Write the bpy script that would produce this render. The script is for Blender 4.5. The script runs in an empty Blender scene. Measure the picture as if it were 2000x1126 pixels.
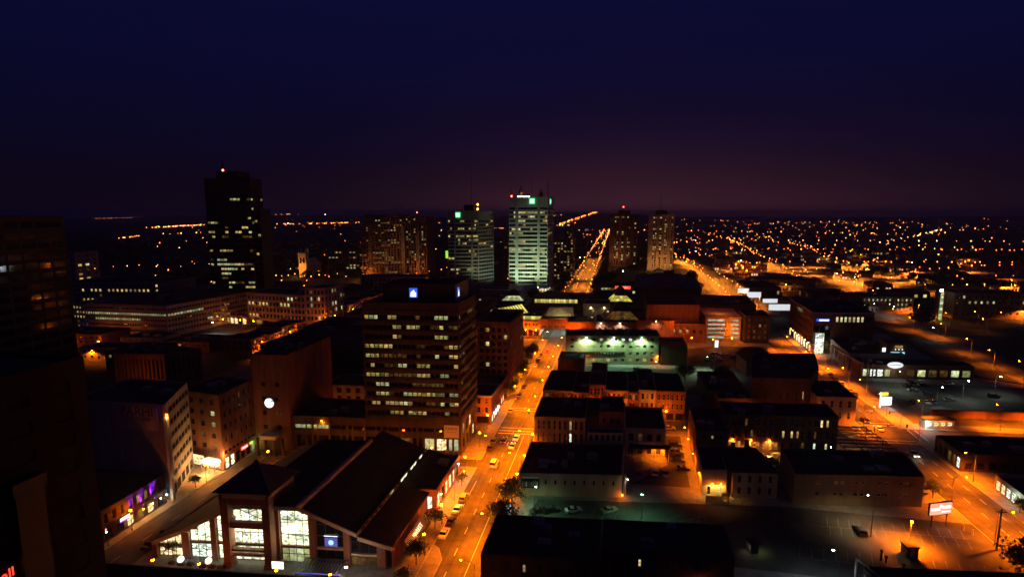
import bpy, bmesh, math, random
from mathutils import Vector, Matrix
random.seed(11)
sc = bpy.context.scene
COL = sc.collection

# ------------------------------------------------------------------ camera, sky, exposure
cam_d = bpy.data.cameras.new('camera')
cam = bpy.data.objects.new('camera', cam_d)
COL.objects.link(cam)
cam.location = (0, 0, 80)
cam.rotation_euler = (math.radians(90 - 7.789), 0, math.radians(10.95))
cam_d.sensor_width = 36
cam_d.lens = 36 * 1060 / 2000
cam_d.clip_start = 0.5
cam_d.clip_end = 40000
sc.camera = cam

world = bpy.data.worlds.new('World')
sc.world = world
world.use_nodes = True
wt = world.node_tree
wn, wl = wt.nodes, wt.links
wn.clear()
w_out = wn.new('ShaderNodeOutputWorld')
w_bg = wn.new('ShaderNodeBackground')
w_sky = wn.new('ShaderNodeTexSky')
w_sky.sky_type = 'NISHITA'
w_sky.sun_disc = False
w_sky.sun_elevation = math.radians(-9)
w_sky.sun_rotation = math.radians(180)
w_geo = wn.new('ShaderNodeTexCoord')
w_sep = wn.new('ShaderNodeSeparateXYZ')
wl.new(w_geo.outputs['Generated'], w_sep.inputs[0])
w_ramp = wn.new('ShaderNodeValToRGB')
w_ramp.color_ramp.interpolation = 'EASE'
els = w_ramp.color_ramp.elements
els[0].position = 0.0; els[0].color = (0.0034, 0.0018, 0.0055, 1)
els[1].position = 1.0; els[1].color = (0.0024, 0.0030, 0.0260, 1)
for pos, c in ((0.05, (0.0030, 0.0018, 0.0085)), (0.14, (0.0021, 0.0022, 0.0170)), (0.26, (0.0026, 0.0030, 0.0265)), (0.40, (0.0030, 0.0038, 0.0320))):
    e = els.new(pos); e.color = (*c, 1)
wl.new(w_sep.outputs['Z'], w_ramp.inputs[0])
# light-pollution dome over the town: strongest low down over the long bright street
def wmath(op, a, b=None):
    n = wn.new('ShaderNodeMath'); n.operation = op
    for i, v in enumerate((a, b)):
        if v is None: continue
        if isinstance(v, (int, float)): n.inputs[i].default_value = v
        else: wl.new(v, n.inputs[i])
    return n.outputs[0]
zc = wmath('MAXIMUM', w_sep.outputs['Z'], 0.0)
fall = wmath('POWER', 2.718, wmath('MULTIPLY', zc, -16.0))
w_dot = wn.new('ShaderNodeVectorMath'); w_dot.operation = 'DOT_PRODUCT'
wl.new(w_geo.outputs['Generated'], w_dot.inputs[0])
w_dot.inputs[1].default_value = (0.03, 0.9995, 0)
azf = wmath('ADD', wmath('POWER', wmath('MAXIMUM', w_dot.outputs['Value'], 0.0), 14.0), 0.012)
w_cl = wn.new('ShaderNodeTexNoise'); w_cl.inputs['Scale'].default_value = 3.5; w_cl.inputs['Detail'].default_value = 4
w_mp = wn.new('ShaderNodeMapping'); w_mp.inputs['Scale'].default_value = (1, 1, 4); wl.new(w_geo.outputs['Generated'], w_mp.inputs[0]); wl.new(w_mp.outputs[0], w_cl.inputs['Vector'])
gl = wmath('MULTIPLY', wmath('MULTIPLY', fall, azf), wmath('ADD', wmath('MULTIPLY', w_cl.outputs['Fac'], 0.9), 0.55))
w_glow = wn.new('ShaderNodeMixRGB'); w_glow.blend_type = 'ADD'
w_glow.inputs[0].default_value = 1
w_mul = wn.new('ShaderNodeMixRGB'); w_mul.blend_type = 'MULTIPLY'; w_mul.inputs[0].default_value = 1
w_mul.inputs[1].default_value = (0.0660, 0.0190, 0.0240, 1)
wl.new(gl, w_mul.inputs[2])
wl.new(w_ramp.outputs[0], w_glow.inputs[1]); wl.new(w_mul.outputs[0], w_glow.inputs[2])
w_add = wn.new('ShaderNodeMixRGB'); w_add.blend_type = 'ADD'; w_add.inputs[0].default_value = 0.02
wl.new(w_glow.outputs[0], w_add.inputs[1]); wl.new(w_sky.outputs[0], w_add.inputs[2])
wl.new(w_add.outputs[0], w_bg.inputs[0])
w_bg.inputs[1].default_value = 1.0
wl.new(w_bg.outputs[0], w_out.inputs[0])

vs = sc.view_settings
vs.view_transform = 'Standard'; vs.look = 'None'; vs.exposure = 0; vs.gamma = 1
vs.use_curve_mapping = False
cy = sc.cycles
cy.use_denoising = True
cy.use_light_tree = True
cy.max_bounces = 3; cy.diffuse_bounces = 1; cy.glossy_bounces = 2; cy.transparent_max_bounces = 8
cy.sample_clamp_indirect = 3.0
cy.caustics_reflective = False; cy.caustics_refractive = False
cy.blur_glossy = 1.0

# ------------------------------------------------------------------ materials
MATS = {}
def nmat(name):
    m = bpy.data.materials.new(name); m.use_nodes = True
    nt = m.node_tree; b = nt.nodes['Principled BSDF']
    MATS[name] = m
    return m, nt.nodes, nt.links, b
def surf(name, c, rough=0.85, var=0.35, scale=0.35, metal=0.0, streak=False, bump=0.0, c2=None):
    """real surface: two-tone noise (wear, dirt), optional vertical streaks, fine relief"""
    m, n, l, b = nmat(name)
    tc = n.new('ShaderNodeTexCoord'); mp = n.new('ShaderNodeMapping')
    l.new(tc.outputs['Object'], mp.inputs[0])
    if streak: mp.inputs['Scale'].default_value = (1, 1, 0.18)
    oi = n.new('ShaderNodeObjectInfo')
    ad = n.new('ShaderNodeVectorMath'); ad.operation = 'ADD'
    sca = n.new('ShaderNodeVectorMath'); sca.operation = 'SCALE'
    l.new(oi.outputs['Location'], sca.inputs[0]); sca.inputs['Scale'].default_value = 0.37
    l.new(mp.outputs[0], ad.inputs[0]); l.new(sca.outputs[0], ad.inputs[1])
    t = n.new('ShaderNodeTexNoise'); t.inputs['Scale'].default_value = scale; t.inputs['Detail'].default_value = 7; t.inputs['Roughness'].default_value = 0.68
    l.new(ad.outputs[0], t.inputs['Vector'])
    r = n.new('ShaderNodeValToRGB')
    lo = [x * (1 - var) for x in c]; hi = [min(1, x * (1 + var)) for x in (c2 or c)]
    r.color_ramp.elements[0].position = 0.32; r.color_ramp.elements[0].color = (*lo, 1)
    r.color_ramp.elements[1].position = 0.68; r.color_ramp.elements[1].color = (*hi, 1)
    l.new(t.outputs['Fac'], r.inputs[0]); l.new(r.outputs[0], b.inputs['Base Color'])
    b.inputs['Roughness'].default_value = rough; b.inputs['Metallic'].default_value = metal
    if rough > 0.65: b.inputs['Specular IOR Level'].default_value = 0.22
    if bump:
        t2 = n.new('ShaderNodeTexNoise'); t2.inputs['Scale'].default_value = 6; t2.inputs['Detail'].default_value = 4
        l.new(ad.outputs[0], t2.inputs['Vector'])
        bp = n.new('ShaderNodeBump'); bp.inputs['Strength'].default_value = bump; bp.inputs['Distance'].default_value = 0.05
        l.new(t2.outputs['Fac'], bp.inputs['Height']); l.new(bp.outputs[0], b.inputs['Normal'])
    return m
def emis(name, c, s):
    m, n, l, b = nmat(name)
    b.inputs['Base Color'].default_value = (0.3, 0.3, 0.3, 1)
    b.inputs['Emission Color'].default_value = (*c, 1)
    b.inputs['Emission Strength'].default_value = s
    return m
def litwin(name, c, c2, s, busy=0.7, sc_=0.9, floor_=0.12):
    """a lit room behind glass: ceiling light brighter, blinds and furniture as darker patches; each window differs"""
    m, n, l, b = nmat(name)
    tc = n.new('ShaderNodeTexCoord'); oi = n.new('ShaderNodeObjectInfo')
    ad = n.new('ShaderNodeVectorMath'); ad.operation = 'ADD'
    cb = n.new('ShaderNodeCombineXYZ')
    mu = n.new('ShaderNodeMath'); mu.operation = 'MULTIPLY'; mu.inputs[1].default_value = 97.0
    l.new(oi.outputs['Random'], mu.inputs[0]); l.new(mu.outputs[0], cb.inputs[0]); l.new(mu.outputs[0], cb.inputs[1])
    l.new(tc.outputs['Object'], ad.inputs[0]); l.new(cb.outputs[0], ad.inputs[1])
    t = n.new('ShaderNodeTexNoise'); t.inputs['Scale'].default_value = sc_; t.inputs['Detail'].default_value = 3
    l.new(ad.outputs[0], t.inputs['Vector'])
    r = n.new('ShaderNodeMapRange'); r.inputs['From Min'].default_value = 0.36; r.inputs['From Max'].default_value = 0.62
    r.inputs['To Min'].default_value = 1 - busy; r.inputs['To Max'].default_value = 1.0
    l.new(t.outputs['Fac'], r.inputs['Value'])
    sp = n.new('ShaderNodeSeparateXYZ'); l.new(tc.outputs['Object'], sp.inputs[0])
    g = n.new('ShaderNodeMapRange'); g.inputs['From Max'].default_value = 2.0; g.inputs['To Min'].default_value = 0.55; g.inputs['To Max'].default_value = 1.15
    l.new(sp.outputs['Z'], g.inputs['Value'])
    rv = n.new('ShaderNodeMapRange'); rv.inputs['To Min'].default_value = 0.35; rv.inputs['To Max'].default_value = 1.25
    rr = n.new('ShaderNodeMath'); rr.operation = 'FRACT'; l.new(mu.outputs[0], rr.inputs[0]); l.new(rr.outputs[0], rv.inputs['Value'])
    k = n.new('ShaderNodeMath'); k.operation = 'MULTIPLY'; l.new(r.outputs[0], k.inputs[0]); l.new(g.outputs[0], k.inputs[1])
    k2 = n.new('ShaderNodeMath'); k2.operation = 'MULTIPLY'; l.new(k.outputs[0], k2.inputs[0]); l.new(rv.outputs[0], k2.inputs[1])
    k3 = n.new('ShaderNodeMath'); k3.operation = 'MULTIPLY'; l.new(k2.outputs[0], k3.inputs[0]); k3.inputs[1].default_value = s
    mx = n.new('ShaderNodeMixRGB'); mx.inputs[1].default_value = (*c, 1); mx.inputs[2].default_value = (*c2, 1)
    l.new(oi.outputs['Random'], mx.inputs[0])
    l.new(mx.outputs[0], b.inputs['Emission Color']); l.new(k3.outputs[0], b.inputs['Emission Strength'])
    b.inputs['Base Color'].default_value = (0.02, 0.02, 0.02, 1); b.inputs['Roughness'].default_value = 0.1
    return m

def shopwin(name, c, s, scale=1.3):
    """a big lit shop hall behind glass: stalls, signs and shelves as box-shaped patches of different brightness"""
    m, n, l, b = nmat(name)
    tc = n.new('ShaderNodeTexCoord'); oi = n.new('ShaderNodeObjectInfo')
    mp = n.new('ShaderNodeMapping'); mp.inputs['Scale'].default_value = (1, 1, 1.7); l.new(tc.outputs['Object'], mp.inputs[0])
    v1 = n.new('ShaderNodeTexVoronoi'); v1.distance = 'CHEBYCHEV'; v1.inputs['Scale'].default_value = scale; l.new(mp.outputs[0], v1.inputs['Vector'])
    v2 = n.new('ShaderNodeTexVoronoi'); v2.distance = 'CHEBYCHEV'; v2.inputs['Scale'].default_value = scale * .35; l.new(mp.outputs[0], v2.inputs['Vector'])
    sp = n.new('ShaderNodeSeparateColor'); l.new(v1.outputs['Color'], sp.inputs[0])
    sq = n.new('ShaderNodeSeparateColor'); l.new(v2.outputs['Color'], sq.inputs[0])
    r1 = n.new('ShaderNodeMapRange'); r1.inputs['From Min'].default_value = .05; r1.inputs['From Max'].default_value = .55; r1.inputs['To Min'].default_value = .22; l.new(sp.outputs[0], r1.inputs['Value'])
    r2 = n.new('ShaderNodeMapRange'); r2.inputs['To Min'].default_value = .45; r2.inputs['To Max'].default_value = 1.5; l.new(sq.outputs[0], r2.inputs['Value'])
    k = n.new('ShaderNodeMath'); k.operation = 'MULTIPLY'; l.new(r1.outputs[0], k.inputs[0]); l.new(r2.outputs[0], k.inputs[1])
    k2 = n.new('ShaderNodeMath'); k2.operation = 'MULTIPLY'; l.new(k.outputs[0], k2.inputs[0]); k2.inputs[1].default_value = s
    mx = n.new('ShaderNodeMixRGB'); mx.inputs[0].default_value = .28; mx.inputs[1].default_value = (*c, 1); l.new(v1.outputs['Color'], mx.inputs[2])
    l.new(mx.outputs[0], b.inputs['Emission Color']); l.new(k2.outputs[0], b.inputs['Emission Strength'])
    b.inputs['Base Color'].default_value = (0.02, 0.02, 0.02, 1); b.inputs['Roughness'].default_value = 0.1
    return m
M_ASPH = surf('asphalt', (0.062, 0.058, 0.056), 0.78, 0.45, 0.22, bump=0.25)
def asphalt_mat(m):
    """repair patches and tyre-polished tracks on top of the noise"""
    nt = m.node_tree; n, l = nt.nodes, nt.links; b = n['Principled BSDF']
    src = b.inputs['Base Color'].links[0].from_socket
    tc = n.new('ShaderNodeTexCoord')
    v = n.new('ShaderNodeTexVoronoi'); v.distance = 'CHEBYCHEV'; v.inputs['Scale'].default_value = 0.16; l.new(tc.outputs['Object'], v.inputs['Vector'])
    sp = n.new('ShaderNodeSeparateColor'); l.new(v.outputs['Color'], sp.inputs[0])
    r = n.new('ShaderNodeMapRange'); r.inputs['To Min'].default_value = .74; r.inputs['To Max'].default_value = 1.22; l.new(sp.outputs[0], r.inputs['Value'])
    mp = n.new('ShaderNodeMapping'); mp.inputs['Scale'].default_value = (1.1, .02, 1); l.new(tc.outputs['Object'], mp.inputs[0])
    t = n.new('ShaderNodeTexNoise'); t.inputs['Scale'].default_value = 1.0; t.inputs['Detail'].default_value = 3; l.new(mp.outputs[0], t.inputs['Vector'])
    r2 = n.new('ShaderNodeMapRange'); r2.inputs['From Min'].default_value = .35; r2.inputs['From Max'].default_value = .65; r2.inputs['To Min'].default_value = .78; r2.inputs['To Max'].default_value = 1.2; l.new(t.outputs['Fac'], r2.inputs['Value'])
    k = n.new('ShaderNodeMath'); k.operation = 'MULTIPLY'; l.new(r.outputs[0], k.inputs[0]); l.new(r2.outputs[0], k.inputs[1])
    mx = n.new('ShaderNodeVectorMath'); mx.operation = 'SCALE'; l.new(src, mx.inputs[0]); l.new(k.outputs[0], mx.inputs['Scale'])
    l.new(mx.outputs[0], b.inputs['Base Color'])
asphalt_mat(M_ASPH)
surf('asphalt_old', (0.052, 0.049, 0.045), 0.85, 0.5, 0.12, bump=0.3)
surf('paving', (0.19, 0.18, 0.165), 0.85, 0.3, 0.5, bump=0.2)
surf('kerbstone', (0.30, 0.29, 0.27), 0.85, 0.25, 0.8)
surf('roadpaint_worn', (0.20, 0.195, 0.18), 0.8, 0.6, 1.2)
surf('roadpaint', (0.55, 0.54, 0.50), 0.7, 0.3, 1.5)
surf('earth', (0.022, 0.023, 0.018), 0.95, 0.5, 0.02)
surf('grass', (0.030, 0.055, 0.016), 0.95, 0.4, 0.7)
surf('roof_black', (0.022, 0.022, 0.024), 0.9, 0.45, 0.3, bump=0.2)
surf('roof_gravel', (0.050, 0.049, 0.050), 0.95, 0.5, 0.25, bump=0.2)
surf('roof_metal', (0.045, 0.050, 0.058), 0.7, 0.25, 0.2)
surf('brick_red', (0.24, 0.105, 0.065), 0.9, 0.35, 0.5, streak=True, bump=0.2)
surf('brick_brown', (0.17, 0.085, 0.055), 0.9, 0.35, 0.5, streak=True, bump=0.2)
surf('brick_dark', (0.075, 0.050, 0.038), 0.9, 0.4, 0.4, streak=True)
surf('brick_yellow', (0.34, 0.25, 0.15), 0.9, 0.3, 0.45, streak=True, bump=0.2)
surf('stone_cream', (0.40, 0.35, 0.27), 0.85, 0.25, 0.4, streak=True, bump=0.15)
surf('stone_grey', (0.26, 0.25, 0.23), 0.85, 0.3, 0.4, streak=True, bump=0.15)
surf('concrete', (0.30, 0.29, 0.27), 0.85, 0.25, 0.3, streak=True)
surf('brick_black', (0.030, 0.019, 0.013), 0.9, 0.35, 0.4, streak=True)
surf('concrete_brown', (0.088, 0.066, 0.048), 0.85, 0.3, 0.3, streak=True)
surf('concrete_white', (0.58, 0.58, 0.55), 0.8, 0.15, 0.3, streak=True)
surf('panel_dark', (0.022, 0.022, 0.026), 0.6, 0.3, 0.4)
surf('render_tan', (0.19, 0.145, 0.085), 0.88, 0.25, 0.35, streak=True)
surf('render_pale', (0.36, 0.32, 0.19), 0.88, 0.22, 0.35, streak=True)
surf('trim_cream', (0.42, 0.34, 0.24), 0.75, 0.2, 0.8)
surf('trim_dark', (0.03, 0.026, 0.024), 0.6, 0.3, 0.8)
surf('metal_dark', (0.035, 0.035, 0.037), 0.5, 0.3, 1.2, metal=0.3)
surf('metal_grey', (0.22, 0.22, 0.22), 0.45, 0.2, 1.2, metal=0.6)
surf('wood', (0.13, 0.075, 0.04), 0.8, 0.4, 1.5)
surf('bark', (0.06, 0.045, 0.032), 0.95, 0.4, 4.0)
surf('leaf', (0.045, 0.065, 0.018), 0.7, 0.6, 0.8, c2=(0.075, 0.095, 0.028))
surf('leaf_dark', (0.022, 0.032, 0.014), 0.8, 0.5, 0.6)
surf('rubber', (0.016, 0.016, 0.016), 0.9, 0.2, 3)
surf('canvas_red', (0.30, 0.05, 0.03), 0.9, 0.2, 2)
surf('sign_white', (0.70, 0.69, 0.64), 0.6, 0.08, 1)
surf('sign_black', (0.012, 0.012, 0.013), 0.5, 0.2, 1)
surf('letters_brown', (0.10, 0.055, 0.030), 0.7, 0.2, 1)
def glassm(name, c, rough=0.06):
    m, n, l, b = nmat(name)
    t = n.new('ShaderNodeTexNoise'); t.inputs['Scale'].default_value = 0.7
    tc = n.new('ShaderNodeTexCoord'); l.new(tc.outputs['Object'], t.inputs['Vector'])
    mx = n.new('ShaderNodeMixRGB'); mx.inputs[1].default_value = (*[x * 0.5 for x in c], 1); mx.inputs[2].default_value = (*c, 1)
    l.new(t.outputs['Fac'], mx.inputs[0]); l.new(mx.outputs[0], b.inputs['Base Color'])
    b.inputs['Roughness'].default_value = rough; b.inputs['IOR'].default_value = 1.52
    b.inputs['Specular IOR Level'].default_value = 0.7
    return m
glassm('glass', (0.014, 0.015, 0.018))
glassm('glass_blue', (0.014, 0.018, 0.026))
glassm('car_glass', (0.008, 0.008, 0.010))
def paint(name, c):
    m, n, l, b = nmat(name)
    t = n.new('ShaderNodeTexNoise'); t.inputs['Scale'].default_value = 2.5
    tc = n.new('ShaderNodeTexCoord'); l.new(tc.outputs['Object'], t.inputs['Vector'])
    mx = n.new('ShaderNodeMixRGB'); mx.inputs[1].default_value = (*[x * 0.85 for x in c], 1); mx.inputs[2].default_value = (*c, 1)
    l.new(t.outputs['Fac'], mx.inputs[0]); l.new(mx.outputs[0], b.inputs['Base Color'])
    b.inputs['Roughness'].default_value = 0.32; b.inputs['Coat Weight'].default_value = 0.6; b.inputs['Coat Roughness'].default_value = 0.08
    return m
paint('paint_white', (0.68, 0.68, 0.66)); paint('paint_silver', (0.42, 0.42, 0.42)); paint('paint_black', (0.015, 0.015, 0.017))
paint('paint_grey', (0.12, 0.125, 0.13)); paint('paint_red', (0.34, 0.022, 0.018)); paint('paint_blue', (0.03, 0.07, 0.22)); paint('paint_tan', (0.34, 0.29, 0.20))

WY, WY2, WG, WC, WO = (0.92, 0.58, 0.12), (1.0, 0.74, 0.27), (0.66, 0.68, 0.20), (0.80, 0.88, 0.50), (1.0, 0.40, 0.08)
litwin('lit_office', WY, WG, 0.85, 0.8, 0.8)
litwin('lit_yellow', WY, WY2, 0.95, 0.6)
litwin('lit_pale', WY2, WC, 1.0, 0.45)
litwin('lit_green', WG, WC, 0.95, 0.6)
litwin('lit_orange', WO, WY, 0.55, 0.7)
litwin('lit_dim', WO, WY, 0.17, 0.85, 0.6)
shopwin('lit_shop', (0.92, 1.0, 0.58), 2.3, 1.4)
shopwin('lit_shop_cool', (0.80, 1.0, 0.78), 1.7, 1.4)
shopwin('lit_shop_warm', (1.0, 0.66, 0.22), 2.0, 1.4)
litwin('lit_garage', (0.85, 1.0, 0.72), (0.80, 1.0, 0.80), 0.75, 0.55, 0.35)
litwin('lit_skylight', (1.0, 0.82, 0.12), (1.0, 0.86, 0.2), 0.95, 0.35, 0.6)
SOD = (1.0, 0.175, 0.001)
emis('lamp_sodium', SOD, 160)
emis('lamp_far', (1.0, 0.22, 0.025), 17)
emis('lamp_far_dim', (1.0, 0.30, 0.08), 4.5)
emis('lamp_far_pale', (1.0, 0.46, 0.18), 9)
emis('lamp_far_red', (1.0, 0.12, 0.02), 13)
emis('lamp_far_white', (0.85, 0.85, 1.0), 45)
emis('lamp_white', (0.80, 0.95, 1.0), 110)
emis('lamp_green', (0.45, 1.0, 0.62), 70)
emis('lamp_warm', (1.0, 0.62, 0.22), 60)
emis('red_beacon', (1.0, 0.05, 0.03), 30)
emis('tail_red', (1.0, 0.03, 0.02), 5)
emis('head_white', (1.0, 0.85, 0.62), 12)
emis('glow_green', (0.02, 0.85, 0.22), 1.0)
emis('glow_mint', (0.60, 1.0, 0.72), 1.6)
emis('glow_blue', (0.03, 0.12, 1.0), 1.0)
emis('glow_panel', (0.90, 0.95, 1.0), 0.8)
emis('glow_navy', (0.02, 0.06, 0.6), 0.55)
emis('glow_white', (0.92, 0.96, 1.0), 1.6)
emis('glow_cream', (1.0, 0.88, 0.60), 1.5)
emis('glow_red', (1.0, 0.06, 0.03), 1.6)
emis('glow_pink', (1.0, 0.36, 0.22), 1.1)
emis('glow_yellow', (1.0, 0.80, 0.05), 1.1)
emis('glow_purple', (0.24, 0.03, 1.0), 2.2)
emis('glow_cyan', (0.35, 0.9, 1.0), 1.3)
emis('glow_lime', (0.55, 1.0, 0.04), 0.9)
M = MATS

# ------------------------------------------------------------------ helpers
def setp(o, label=None, cat=None, group=None, kind=None):
    if label: o['label'] = label
    if cat: o['category'] = cat
    if group: o['group'] = group
    if kind: o['kind'] = kind
    return o
def obj(name, me, parent=None, loc=(0, 0, 0), rz=0.0):
    o = bpy.data.objects.new(name, me); COL.objects.link(o)
    o.location = loc
    if rz: o.rotation_euler = (0, 0, rz)
    if parent: o.parent = parent
    return o
def empty(name, loc, rz=0.0, label=None, cat=None, group=None):
    o = bpy.data.objects.new(name, None); COL.objects.link(o)
    o.location = loc; o.rotation_euler = (0, 0, rz); o.empty_display_size = 0.5
    return setp(o, label, cat, group)
class MB:
    """collects faces of one mesh"""
    def __init__(s): s.v = []; s.f = []; s.m = []
    def poly(s, pts, mi=0):
        b = len(s.v); s.v.extend(pts); s.f.append(tuple(range(b, b + len(pts)))); s.m.append(mi)
    def box(s, x0, x1, y0, y1, z0, z1, mi=0):
        b = len(s.v)
        s.v += [(x0, y0, z0), (x1, y0, z0), (x1, y1, z0), (x0, y1, z0), (x0, y0, z1), (x1, y0, z1), (x1, y1, z1), (x0, y1, z1)]
        for q in ((3, 2, 1, 0), (4, 5, 6, 7), (0, 1, 5, 4), (1, 2, 6, 5), (2, 3, 7, 6), (3, 0, 4, 7)):
            s.f.append(tuple(b + i for i in q)); s.m.append(mi)
    def prism(s, pts, z0, z1, mi=0, cap0=False, mt=None):
        n = len(pts)
        for i in range(n):
            a, b = pts[i], pts[(i + 1) % n]
            s.poly([(a[0], a[1], z0), (b[0], b[1], z0), (b[0], b[1], z1), (a[0], a[1], z1)], mi)
        s.poly([(p[0], p[1], z1) for p in pts], mi if mt is None else mt)
        if cap0: s.poly([(p[0], p[1], z0) for p in reversed(pts)], mi)
    def cyl(s, p, q, r0, r1=None, n=8, mi=0, cap=True):
        r1 = r0 if r1 is None else r1
        p, q = Vector(p), Vector(q); d = (q - p).normalized()
        a = d.orthogonal().normalized(); c = d.cross(a)
        b = len(s.v)
        for P, r in ((p, r0), (q, r1)):
            for i in range(n):
                t = 2 * math.pi * i / n
                s.v.append(tuple(P + (a * math.cos(t) + c * math.sin(t)) * r))
        for i in range(n):
            j = (i + 1) % n
            s.f.append((b + i, b + j, b + n + j, b + n + i)); s.m.append(mi)
        if cap:
            s.f.append(tuple(b + n + i for i in range(n))); s.m.append(mi)
            s.f.append(tuple(b + i for i in reversed(range(n)))); s.m.append(mi)
    def ball(s, c, r, mi=0, n=8, k=4, sz=1.0):
        b = len(s.v)
        for i in range(k + 1):
            ph = math.pi * i / k
            for j in range(n):
                t = 2 * math.pi * j / n
                s.v.append((c[0] + r * math.sin(ph) * math.cos(t), c[1] + r * math.sin(ph) * math.sin(t), c[2] - r * sz * math.cos(ph)))
        for i in range(k):
            for j in range(n):
                j2 = (j + 1) % n
                s.f.append((b + i * n + j, b + i * n + j2, b + (i + 1) * n + j2, b + (i + 1) * n + j)); s.m.append(mi)
    def mesh(s, name, mats):
        me = bpy.data.meshes.new(name)
        me.from_pydata(s.v, [], s.f)
        for m in mats: me.materials.append(M[m])
        if len(mats) > 1: me.polygons.foreach_set('material_index', s.m)
        me.update()
        return me
def part(name, mb, mats, parent, loc=(0, 0, 0), rz=0.0):
    return obj(name, mb.mesh(name, mats if isinstance(mats, (list, tuple)) else [mats]), parent, loc, rz)
def sheet(name, pts, z, mat, kind='structure', thick=0.0):
    mb = MB()
    if thick: mb.prism([(p[0], p[1]) for p in pts], z - thick, z)
    else: mb.poly([(p[0], p[1], z) for p in pts])
    o = obj(name, mb.mesh(name, [mat])); setp(o, kind=kind)
    return o
def Q(x0, x1, y0, y1, sk=0.1):
    d = sk * (x1 - x0)
    return [(x0, y0), (x1, y0 + d), (x1, y1 + d), (x0, y1)]

WIN = {}
def winmesh(w, h, mull, fr):
    key = (round(w, 2), round(h, 2), mull, fr)
    if key in WIN: return WIN[key]
    mb = MB(); a = w / 2; t = min(0.10, w * 0.08); t2 = min(0.10, h * 0.1)
    mb.poly([(-a, 0, 0), (a, 0, 0), (a, 0, h), (-a, 0, h)], 0)
    y = -0.05
    for q in (((-a, 0), (a, 0), (a, t2), (-a, t2)), ((-a, h - t2), (a, h - t2), (a, h), (-a, h)), ((-a, t2), (-a + t, t2), (-a + t, h - t2), (-a, h - t2)), ((a - t, t2), (a, t2), (a, h - t2), (a - t, h - t2))):
        mb.poly([(p[0], y, p[1]) for p in q], 1)
    for i in range(1, mull + 1):
        x = -a + w * i / (mull + 1)
        mb.poly([(x - t / 2, y, t2), (x + t / 2, y, t2), (x + t / 2, y, h - t2), (x - t / 2, y, h - t2)], 1)
    if mull == 0 and h > 1.2 and w < 2.2:
        mb.poly([(-a + t, y, h * 0.5 - t2 / 2), (a - t, y, h * 0.5 - t2 / 2), (a - t, y, h * 0.5 + t2 / 2), (-a + t, y, h * 0.5 + t2 / 2)], 1)
    me = mb.mesh('window', ['glass', fr]); WIN[key] = me
    return me
NWIN = [0]
def window(parent, w, h, loc, rz, mat, mull=0, fr='trim_dark', name='window'):
    o = bpy.data.objects.new(name, winmesh(w, h, mull, fr)); COL.objects.link(o)
    o.parent = parent; o.location = loc; o.rotation_euler = (0, 0, rz)
    if mat != 'glass':
        o.material_slots[0].link = 'OBJECT'; o.material_slots[0].material = M[mat]
    NWIN[0] += 1
    return o
def Z(z0, z1, nf, nc, ww=0.6, wh=0.55, m=0.0, sill=0.28, lit=0.08, mats=('lit_yellow',), rows=None, bays=None, depth=0.2, mull=0, fr='trim_dark', dark='glass', fixed=None):
    """a band of wall with nf rows of nc windows"""
    return dict(z0=z0, z1=z1, nf=nf, nc=nc, ww=ww, wh=wh, m=m, sill=sill, lit=lit, mats=mats, rows=rows, bays=bays, depth=depth, mull=mull, fr=fr, dark=dark, fixed=fixed)
RW = random.Random(5)
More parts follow.
